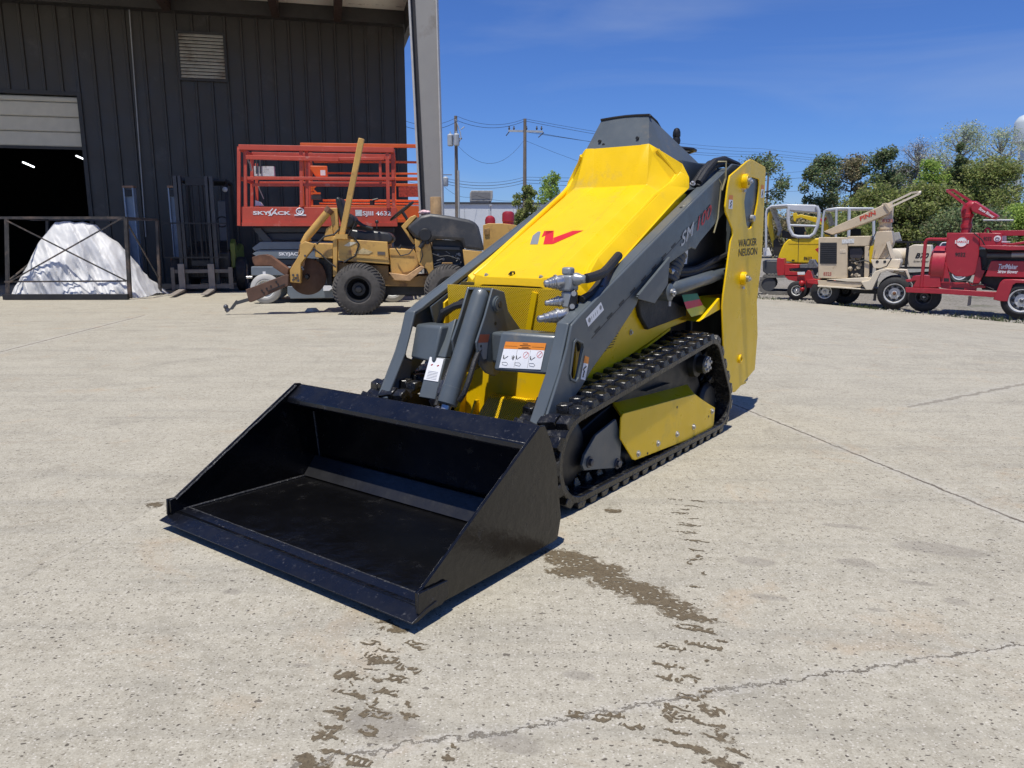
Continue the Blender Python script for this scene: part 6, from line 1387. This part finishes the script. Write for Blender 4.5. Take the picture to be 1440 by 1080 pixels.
for yo in (.0, 1.15):
    MB().tube([P(290, 200, yo), P(290, 300, yo), P(300, 370, yo), P(330, 425, yo), P(370, 437, yo), P(470, 438, yo), P(510, 410, yo), P(535, 350, yo), P(549, 280, yo), P(548, 220, yo), P(530, 180, yo)], R_, 10).build('canopy_frame', M_SIL, t)
MB().tube([P(300, 340), P(540, 348)], .03, 8).build('canopy_bar', M_SIL, t)
for yo in (.0, 1.15): MB().tube([P(280, 172, yo), P(150, 180, yo), P(112, 205, yo), P(104, 240, yo), P(104, 560, yo)], .03, 8).build('canopy_frame', M_SIL, t)
f('seat', M_DK, [(330, 345), (420, 345), (440, 390), (430, 440), (345, 430)], .4, .8, .03)
MB().tube([P(430, 440, .3), P(435, 395, .3)], .025, 6).build('control_lever', mat('lever_tan', (.5, .38, .2), .5), t)
z9 = S(*r2(120, 765))[1]; xa, xb = S(*r2(42, 830))[0], S(*r2(560, 830))[0]
track(t, xa, xb, -.05, .30, z9+.02, mat('track_grey', (.17, .16, .14), .9, var=.3, scale=9)); track(t, xa, xb, .95, 1.3, z9+.02, mat('track_grey', (.17, .16, .14), .9, var=.3, scale=9))
# ---- mini excavator, behind
S = Side(1175, 22.6, radians(-22), ZL); t = S.thing('mini_excavator', 'second yellow mini excavator, hidden behind the beige blower except its canopy and boom', 'excavator', 'mini excavators on the gravel lot')
f, P = K(S, t, r2)
f('body', M_EY, [(560, 470), (1012, 452), (1015, 660), (560, 660)], 0, 1.2, .03)
f('boom', M_EY, [(330, 238), (362, 235), (368, 255), (395, 248), (540, 278), (600, 300), (628, 345), (640, 440), (600, 440), (590, 345), (520, 318), (400, 275), (362, 285), (350, 315), (335, 300)], .45, .65, .01)
MB().tube([P(640, 240, .4), P(655, 290, .4), P(672, 340, .4)], .04, 8).tube([P(612, 240, .4), P(640, 300, .4), P(650, 350, .4)], .04, 8).build('boom_hose', mat('hose_pale', (.38, .38, .36), .6), t)
a = P(550, 310, .44); 
text('W', M_REDD, t, 'boom_lettering', a, (1, 0, 0), (0, 0, 1), .22, .14, .04)
f('canopy_roof', M_SIL, [(590, 215), (620, 200), (700, 188), (1010, 190), (1015, 208), (700, 212), (640, 222)], .02, 1.15, .02)
for yo in (0, 1.15):
    for pa_, r_ in (([P(598, 215, yo), P(585, 280, yo), P(575, 440, yo)], .03), ([P(697, 205, yo), P(692, 440, yo)], .035), ([P(806, 200, yo), P(800, 440, yo)], .045), ([P(1010, 200, yo), P(1012, 460, yo)], .04)): MB().tube(pa_, r_, 8).build('canopy_post', M_SIL, t); f('seat', M_DK, [(812, 365), (905, 368), (905, 430), (815, 430)], .4, .8, .03)
xa, xb = S(*r2(560, 830))[0], S(*r2(1000, 830))[0]; f('undercarriage', M_DKG, [(540, 650), (1010, 650), (1000, 750), (560, 750)], .12, 1.05, .02)
track(t, xa, xb, -.05, .30, .5); track(t, xa, xb, .95, 1.3, .5)
# ---- small red machine on wheels
S = Side(1130, 18.4, radians(-28), ZL); t = S.thing('red_trencher', 'low red wheeled machine between the excavator and the beige blower', 'machine')
f, P = K(S, t, r2); M_RD = mat('machine_red', (.42, .018, .022), .38, var=.08)
f('mast_plate', M_RD, [(197, 618), (255, 622), (262, 690), (255, 762), (200, 765), (192, 700)], .0, .35)
f('tank', M_RD, [(256, 668), (380, 672), (382, 700), (300, 705), (300, 730), (375, 735), (375, 762), (258, 762)], .02, .5)
f('engine', mat('engine_grey', (.14, .14, .15), .45, var=.4, scale=20), [(385, 672), (455, 670), (470, 630), (505, 632), (520, 665), (545, 690), (530, 702), (390, 700)], .05, .5)
f('label_plate', M_WHT, [(368, 735), (430, 733), (432, 756), (370, 758)], -.02, -.001, 0)
f('frame', M_RD, [(255, 765), (425, 765), (455, 720), (480, 725), (500, 790), (545, 800), (545, 860), (440, 870), (430, 830), (290, 800)], .03, .45)
f('chute', M_RD, [(515, 545), (550, 525), (556, 600), (540, 570)], .2, .5); f('deck', M_RD, [(440, 795), (745, 812), (740, 850), (640, 858), (450, 830)], -.02, .5)
f('rear_leg', M_RD, [(820, 880), (858, 880), (855, 975), (830, 965)], .3, .4); MB().sphere(P(405, 830, -.08), .07).sphere(P(408, 880, -.08), .055).build('hub_knuckle', M_RD, t)
M_RW = mat('rim_white', (.66, .66, .62), .5)
for x, r in ((365, .225), (590, .235)):
    c = P(x, 880, 0); wheel(t, (c.x, -.08, r), r, .17, M_TYREB, M_RW, .55, ax=(0, 1, 0), holes=5); wheel(t, (c.x, .75, r), r, .17, M_TYREB, M_RW, .55, ax=(0, -1, 0))
# ---- beige straw blower
M_BG = mat('blower_beige', (.56, .46, .32), .42, var=.07, dirt=(.32, .22, .13), dirt_amt=.13, dscale=5)
M_BGL = mat('blower_cream', (.68, .60, .46), .4, var=.05)
S = Side(1190, 16.5, radians(-30), ZL); t = S.thing('straw_blower', 'beige trailer blower with a long slanted chute lettered in red', 'straw blower')
f, P = K(S, t, r0)
f('cabinet_side', M_BG, [(400, 372), (547, 374), (545, 582), (397, 580)], 0, .9, .012)
f('cabinet', M_BG, [(548, 368), (660, 366), (662, 380), (655, 418), (548, 418)], .0, .9, .012); f('cabinet_post', M_BG, [(634, 419), (656, 419), (655, 578), (630, 578)], 0, .06)
f('engine_bay', M_DK, [(548, 419), (633, 419), (630, 578), (546, 578)], .15, .85, 0)
lv = MB()
for i in range(11):
    a = P(411, 402+i*9.6, -.012); c = P(491, 409+i*9.6, -.012); lv.box((a.x, -.016, c.z), (c.x, -.003, a.z-.012))
f('grille', M_DK, [(408, 400), (493, 400), (492, 508), (406, 507)], -.0025, -.0005, 0); lv.build('grille_slats', mat('slat_grey', (.045, .045, .045), .5), t)
eb = MB(); rr = random.Random(9)
for i in range(24):
    p = P(rr.uniform(552, 628), rr.uniform(455, 572), rr.uniform(.08, .13)); eb.cyl(p, p+Vector((rr.uniform(-.03, .03), .05, rr.uniform(-.03, .03))), rr.uniform(.015, .05), seg=9)
eb.build('engine', mat('engine_beige', (.34, .29, .22), .55, var=.7, scale=22), t)
f('exhaust_box', mat('exhaust', (.04, .035, .04), .5), [(556, 430), (618, 428), (628, 450), (615, 480), (560, 478)], .06, .149)
f('maker_label', mat('label_worn', (.6, .6, .58), .5, var=.3, scale=25), [(518, 385), (580, 380), (580, 402), (518, 405)], -.006, -.001, 0)
f('paper_label', mat('label_tan', (.62, .52, .38), .5, var=.3, scale=25), [(508, 430), (540, 430), (538, 452), (508, 452)], -.006, -.001, 0)
a = P(424, 567, -.004); c = P(466, 550, -.004); text('8325', mat('faded_red', (.42, .10, .07), .5), t, 'fleet_number', a, (1, 0, 0), (0, 0, 1), c.x-a.x, c.z-a.z, .02)
f('deck_edge', M_BGL, [(545, 582), (655, 576), (672, 586), (640, 600), (545, 598), (440, 586)], -.05, .9)
f('side_beam', M_BG, [(395, 590), (545, 600), (640, 601), (640, 625), (530, 628), (400, 622)], -.03, .05); f('beam_lip', M_BGL, [(395, 616), (520, 624), (640, 634), (640, 640), (520, 632), (395, 624)], -.06, -.031)
f('red_beam', M_RD, [(340, 592), (520, 602), (520, 618), (400, 612), (345, 603)], -.02, .03, 0)
f('fender', M_BGL, [(615, 600), (655, 592), (685, 545), (742, 531), (848, 536), (864, 586), (855, 588), (838, 545), (750, 541), (712, 556), (690, 600), (672, 640), (640, 640)], -.12, .10, .01)
f('fender_back', M_BG, [(752, 545), (836, 548), (848, 582), (836, 570), (770, 552)], .101, .13)
f('hopper', M_BG, [(668, 482), (676, 440), (690, 345), (770, 340), (778, 400), (760, 440), (742, 482)], .15, .8, .01)
f('hopper_tray', M_BGL, [(664, 486), (812, 486), (816, 500), (806, 530), (678, 530)], .05, .9, .01)
MB().cyl(P(697, 497, .045), P(697, 497, .049), .03).cyl(P(735, 497, .045), P(735, 497, .049), .03).build('hole', M_DK, t)
MB().bar(P(752, 395, .08), P(800, 555, .08), .07, .05, (0, 1, 0)).build('strut', M_BGL, t); MB().bar(P(740, 405, .1), P(700, 480, .1), .04, .04, (0, 1, 0)).build('strut', M_BG, t)
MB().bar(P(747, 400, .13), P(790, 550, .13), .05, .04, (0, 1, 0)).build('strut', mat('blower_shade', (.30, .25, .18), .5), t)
c0 = P(735, 350, .45); rn = (P(770, 300, .45)-P(700, 300, .45)).length/2
nk = MB().rings((c0.x, .45, P(735, 345).z), (0, 0, 1), [(0, rn*1.0), (.06, rn*1.0), (.061, rn*1.12), (.10, rn*1.12), (.101, rn*.95), (.20, rn*.95), (.201, rn*1.15), (.26, rn*1.15), (.261, rn), (.48, rn), (.60, rn*.75)], 22); nk.build('turret', M_BG, t)
a = P(722, 298, .45-rn-.02); text('8325', mat('faded_red', (.42, .10, .07), .5), t, 'fleet_number', a, (1, 0, 0), (0, 0, 1), .2, .07, .02)
f('chute', M_BG, [(424, 345), (737, 204), (762, 226), (768, 248), (700, 278), (560, 330), (470, 360)], .25, .65, .012)
f('chute_mouth', M_DK, [(424, 346), (466, 357), (462, 366), (430, 356)], .27, .63, 0); f('chute_collar', M_BG, [(728, 204), (742, 198), (770, 238), (758, 248)], .22, .68)
u = (P(695, 236, .24)-P(608, 273, .24)); w_ = u.length; v_ = Vector((-u.z, 0, u.x)).normalized(); a = P(611, 291, .244)
text('PINN', mat('lettering_red', (.55, .05, .02), .4), t, 'lettering', a, u.normalized(), v_, w_*.96, w_*.25, .03, .15)
rl = MB()
for yo in (.3, .6): rl.bar(P(745, 206, yo), P(880, 145 if yo == .6 else 160, yo), .04, .04)
rl = MB().bar(P(748, 207, .6), P(872, 148, .6), .04, .04).bar(P(760, 222, .3), P(910, 152, .3), .04, .04).bar(P(872, 148, .6), P(915, 143, .45), .04, .04).bar(P(915, 143, .45), P(910, 152, .3), .04, .04)
rl.build('chute_handle', M_BGL, t)
f('tool_box', mat('box_grey', (.4, .4, .38), .5), [(770, 352), (806, 346), (820, 392), (782, 395)], .9, 1.1)
c = P(785, 636, -.2); wheel(t, (c.x, -.2, .335), .335, .24, M_TYREB, M_CHR if 0 else mat('rim_bright', (.62, .62, .61), .3, metal=.3), .62, holes=8, hubm=M_RUST, dish=.3)
c = P(430, 655, .1); wheel(t, (c.x, .1, .30), .30, .2, M_TYREB, M_RW, .5, holes=5)
c = P(540, 655, .9); wheel(t, (c.x, .6, .31), .31, .2, M_TYREB, M_DK, .5); c = P(785, 636, 1.1); wheel(t, (c.x, 1.15, .335), .335, .24, M_TYREB, M_DK, .6, ax=(0, -1, 0))
MB().box((P(560, 640).x, .3, .28), (P(800, 640).x, .8, .40)).build('axle_frame', M_DK, t)
for pts_, r_ in (([(560, 470), (590, 500), (630, 490), (662, 500)], .014), ([(662, 560), (640, 600), (600, 640), (580, 660)], .014), ([(770, 480), (745, 520), (700, 535)], .012), ([(700, 300), (690, 350), (665, 400), (655, 440)], .010), ([(620, 600), (650, 640), (690, 650)], .012)):
    MB().tube([P(x, y, -.03) for x, y in pts_], r_, 6).build('hose', M_HOSE, t)
# ---- second beige blower behind the fence
S = Side(1280, 19.0, radians(-32), ZL); t = S.thing('straw_blower', 'cream rounded blower behind the black fence, lettered in black italics', 'straw blower')
f, P = K(S, t, r0)
c = P(810, 470, .1); rx = (P(850, 470, .1)-P(770, 470, .1)).length*.62
MB().rings((c.x-.15, .05, P(810, 475).z), Vector((.25, 1, 0)), [(0, rx*.55), (.04, rx*.9), (.12, rx), (.9, rx), (1.0, rx*.9)], 30).build('drum', M_BGL, t)
f('hopper', M_BGL, [(852, 425), (880, 410), (968, 412), (972, 445), (962, 526), (856, 524), (850, 480)], 0, .8, .015)
a = P(888, 479, -.006); text('B70', M_INK, t, 'lettering', a, (1, 0, 0), (0, 0, 1), .30, .13, .03, .3); a = P(880, 499, -.006); text('Straw Blower', M_INK, t, 'lettering', a, (1, 0, 0), (0, 0, 1), .34, .05, .01, .2)
f('chute', M_BGL, [(962, 470), (1008, 478), (1010, 490), (962, 512)], .2, .5); f('deck', mat('deck_pale', (.5, .5, .45), .5), [(800, 530), (975, 532), (972, 546), (870, 552), (800, 548)], 0, .8)
f('frame', M_DKG, [(800, 552), (1000, 552), (1000, 575), (800, 575)], .05, .7)
for x in (845,):
    c = P(x, 590, 0); wheel(t, (c.x, 0, .3), .3, .2, M_TYREB, M_RW, .5)
# ---- white pickup far behind
S = Side(1322, 25, radians(-30), ZL); t = S.thing('pickup_truck', 'white pickup glimpsed between the cream blower and the red blower', 'pickup truck')
f, P = K(S, t, r0); M_CW = mat('car_white', (.72, .73, .74), .25, var=.02, coat=.5); M_GL = mat('car_glass', (.02, .035, .06), .08, var=.1)
f('body', M_CW, [(965, 455), (975, 438), (1010, 430), (1150, 420), (1160, 500), (975, 505), (962, 490)], 0, 1.7, .05)
f('cabin', M_CW, [(1000, 429), (1025, 399), (1100, 396), (1130, 420), (1000, 433)], .15, 1.55, .03); f('window', M_GL, [(1008, 428), (1028, 403), (1062, 402), (1062, 425)], .135, .149, 0); f('window', M_GL, [(1068, 425), (1068, 402), (1096, 402), (1118, 422)], .135, .149, 0)
f('windshield', M_GL, [(975, 432), (1018, 400), (1030, 400), (1008, 430)], .3, 1.4, 0); f('grille', M_DK, [(964, 462), (972, 462), (972, 490), (964, 488)], .2, 1.5, 0)
f('headlight', mat('lamp_glass', (.45, .47, .48), .15), [(972, 452), (990, 450), (990, 460), (974, 462)], -.01, .1, 0)
for x in (1000, 1120): c = P(x, 500, 0); wheel(t, (c.x, -.02, .36), .36, .25, M_TYREB, M_SIL, .6)
# ---- black fence panel
S = Side(1290, 17.9, radians(-30), ZL); t = S.thing('fence', 'black tubular fence panel standing between the beige and cream blowers', 'fence')
f, P = K(S, t, r0); b = MB(); b.bar(P(790, 397), P(1010, 398), .045, .045).bar(P(790, 527), P(1010, 528), .045, .045).build('rail', M_DK, t)
zb_ = 0
for x in (712, 855, 1008): a = P(x, 392); MB().bar((a.x, -.05, 0), (a.x, -.05, a.z), .06, .06, (0, 1, 0)).build('post', M_DK, t)
# ---- red straw blower
M_RB = mat('blower_red', (.36, .022, .035), .35, var=.07, dirt=(.40, .10, .09), dirt_amt=.06, dscale=5)
S = Side(1370, 14.5, radians(-38), -.44); t = S.thing('straw_blower', 'dark red trailer blower with a round badge and white lettering, cut by the right edge', 'straw blower')
f, P = K(S, t, r3)
f('tank', M_RB, [(495, 418), (738, 418), (738, 560), (733, 690), (700, 738), (640, 752), (560, 748), (510, 712), (485, 660), (478, 620)], 0, 1.0, .012)
c = P(447, 672, .25); MB().rings(P(455, 672, .3), Vector((-1, .0, 0)), [(-.1, .40), (.12, .40), (.17, .33), (.175, .05)], 26).build('drum_end', M_RB, t)
f('upper_box', M_RB, [(740, 418), (908, 420), (912, 518), (740, 518)], .03, .9, .01)
f('boom', M_RB, [(826, 402), (1160, 396), (1160, 440), (900, 440), (835, 418)], .3, .42); f('boom', M_RB, [(905, 492), (980, 498), (1160, 468), (1160, 490), (1000, 512), (905, 506)], .2, .3); f('bright_strip', M_WHT, [(910, 482), (975, 484), (975, 490), (910, 488)], .02, .029, 0)
f('shelf', M_RB, [(737, 516), (800, 512), (1160, 520), (1160, 548), (960, 550), (800, 540)], -.22, .6, .006)
f('recess', M_DK, [(740, 545), (1160, 552), (1160, 628), (830, 630), (790, 700), (745, 700)], .04, .8, 0)
MB().tube([P(800, 588, -.02), P(985, 590, -.02)], .055, 12).build('air_tube', M_DKG, t); MB().tube([P(987, 586, -.02), P(1160, 584, -.02)], .06, 12).build('muffler', mat('muffler_steel', (.30, .29, .28), .4, metal=.5), t)
f('lower_panel', M_RB, [(783, 750), (830, 630), (1160, 634), (1160, 760)], -.1, .1, .01)
a = P(884, 692, -.106); c = P(1036, 656, -.106); text('TurfMaker', M_WHT, t, 'lettering', a, (1, 0, 0), (0, 0, 1), c.x-a.x, c.z-a.z, .03, .25)
a = P(879, 724, -.106); c = P(1036, 700, -.106); text('Straw Blower', M_WHT, t, 'lettering', a, (1, 0, 0), (0, 0, 1), c.x-a.x, (c.z-a.z), .02, .2)
c = P(608, 487, -.003); rr_ = (P(655, 487, -.003)-P(561, 487, -.003)).length/2
MB().rings(c, (0, 1, 0), [(-.003, rr_*.5), (-.003, rr_*.92), (.0, rr_*.92)], 28).build('badge', M_WHT, t)
MB().box((c.x-rr_*1.1, -.0065, c.z-rr_*.3), (c.x+rr_*1.1, -.0062, c.z+rr_*.3)).build('badge_band', M_WHT, t)
text('HARCO', M_REDD, t, 'lettering', (c.x-rr_*.95, -.0075, c.z-rr_*.20), (1, 0, 0), (0, 0, 1), rr_*1.9, rr_*.42, .03)
MB().tube([(c.x+rr_*.9*cos(i*pi/14), -.0075, c.z+rr_*.9*sin(i*pi/14)) for i in range(29)], .004, 4).build('badge_ring', M_REDD, t)
a = P(555, 598, -.004); d = P(638, 568, -.004); text('9032', M_INK, t, 'fleet_number', a, (1, 0, 0), (0, 0, 1), d.x-a.x, d.z-a.z, .03)
a = P(770, 477, .025); d = P(836, 448, .025); text('9032', M_INK, t, 'fleet_number', a, (1, 0, 0), (0, 0, 1), d.x-a.x, d.z-a.z, .02)
c = P(878, 462, .027); r_ = (P(905, 462, .027)-P(851, 462, .027)).length/2; MB().rings(c, (0, 1, 0), [(-.003, r_*.4), (-.003, r_), (0, r_)], 24).build('badge', M_WHT, t)
MB().tube([(c.x+r_*.5*cos(i*pi/6), .022, c.z+r_*.5*sin(i*pi/6)) for i in range(13)], .012, 4).build('badge_ring', mat('badge_grey', (.3, .3, .32), .5), t)
MB().tube([P(300, 832, -.05), P(325, 560, -.05), P(332, 490, -.05), P(345, 470, -.05), P(370, 466, -.05), P(495, 468, -.05)], .032, 10).build('guard_rail', M_RB, t)
f('front_fender', M_RB, [(220, 772), (240, 745), (330, 740), (442, 748), (448, 832), (330, 835), (232, 830), (262, 780), (225, 782)], -.05, .25)
f('cradle', M_RB, [(445, 800), (470, 640), (486, 645), (512, 745), (520, 800)], -.03, .05); f('cradle', M_RB, [(690, 800), (735, 600), (748, 600), (758, 700), (785, 705), (740, 800)], -.05, .05)
f('cross_frame', M_RB, [(445, 792), (720, 800), (790, 812), (785, 838), (720, 836), (712, 868), (450, 838)], .0, .1)
f('pocket', M_DK, [(525, 832), (625, 838), (625, 860), (525, 854)], -.01, -.001, 0); f('pocket', M_DK, [(472, 762), (510, 764), (510, 788), (472, 786)], -.035, -.0305, 0)
f('main_beam', M_RB, [(178, 832), (500, 846), (868, 868), (868, 910), (500, 884), (182, 870)], -.12, -.04, .005); f('cross_beam', M_RB, [(178, 774), (262, 772), (262, 790), (190, 792)], .1, .6)
f('fender', M_RB, [(845, 925), (868, 868), (898, 795), (920, 774), (1000, 772), (1180, 778), (1180, 802), (1020, 800), (995, 815), (975, 870), (955, 940), (900, 938)], -.32, -.0, .01)
f('jack', mat('jack_grey', (.35, .32, .30), .5), [(658, 900), (680, 902), (672, 970), (648, 975)], .2, .28)
f('subframe', M_DK, [(740, 700), (1100, 760), (1100, 800), (900, 860), (760, 850)], .15, .8, 0)
c0 = P(637, 415, .5); rp = (P(677, 400, .5)-P(597, 400, .5)).length/2; zz_ = lambda y: P(637, y, .5).z
MB().rings((c0.x, .5, zz_(420)), (0, 0, 1), [(0, rp), (zz_(380)-zz_(420), rp), (zz_(378)-zz_(420), rp*1.15), (zz_(352)-zz_(420), rp*1.15), (zz_(350)-zz_(420), rp*1.0), (zz_(305)-zz_(420), rp*1.0), (zz_(300)-zz_(420), rp*1.2), (zz_(275)-zz_(420), rp*1.25), (zz_(272)-zz_(420), rp*1.1)], 22).build('neck_pipe', M_RB, t)
el = MB(); el.tube([P(645, 275, .5), P(645, 250, .5), P(655, 228, .5), P(675, 212, .5), P(700, 215, .5), P(715, 225, .5)], rp*1.12, 16).build('elbow', M_RB, t)
f('chute', M_RB, [(676, 222), (698, 184), (716, 184), (880, 288), (876, 300), (850, 318), (700, 262), (682, 250)], .3, .7, .012)
u = P(848, 300, .29)-P(735, 232, .29); v_ = Vector((-u.z, 0, u.x)).normalized(); text('Straw Blower', M_WHT, t, 'lettering', P(733, 240, .294), u.normalized(), v_, u.length, .055, .02)
MB().bar(P(690, 188, .65), P(545, 94, .65), .045, .045).bar(P(640, 208, .35), P(500, 100, .35), .045, .045).bar(P(545, 94, .65), P(497, 96, .55), .045, .045).bar(P(497, 96, .55), P(500, 100, .35), .045, .045).build('chute_handle', M_RB, t)
for pts_, r_ in (([(700, 420), (760, 470), (790, 530), (800, 590)], .012), ([(800, 600), (790, 660), (760, 700), (720, 740)], .014), ([(520, 750), (560, 790), (640, 780), (690, 800)], .014), ([(900, 520), (930, 560), (1000, 570)], .012), ([(640, 770), (680, 820), (760, 810), (850, 850)], .012)):
    MB().tube([P(x, y, -.03) for x, y in pts_], r_, 6).build('hose', M_HOSE, t)
MB().tube([P(785, 416, .4), P(790, 390, .4), P(805, 382, .4), P(820, 390, .4), P(824, 416, .4)], .018, 8).build('lifting_eye', M_RB, t)
M_RBR = mat('rim_bright', (.62, .62, .61), .3, metal=.3)
c = P(1062, 930, -.3); wheel(t, (c.x, -.3, .335), .335, .24, M_TYREB, M_RBR, .64, holes=8, hubm=M_STEEL, dish=.3); wheel(t, (c.x, 1.1, .335), .335, .24, M_TYREB, M_DK, .6, ax=(0, -1, 0))
c = P(318, 885, .1); wheel(t, (c.x, .1, .30), .30, .22, M_TYREB, M_DKG, .5, holes=5, dish=.4)
MB().tube([P(770, 322, 2), P(900, 322, 2), P(1000, 322, 2)], .02, 6).build('whip_pole', M_PGREY, t)
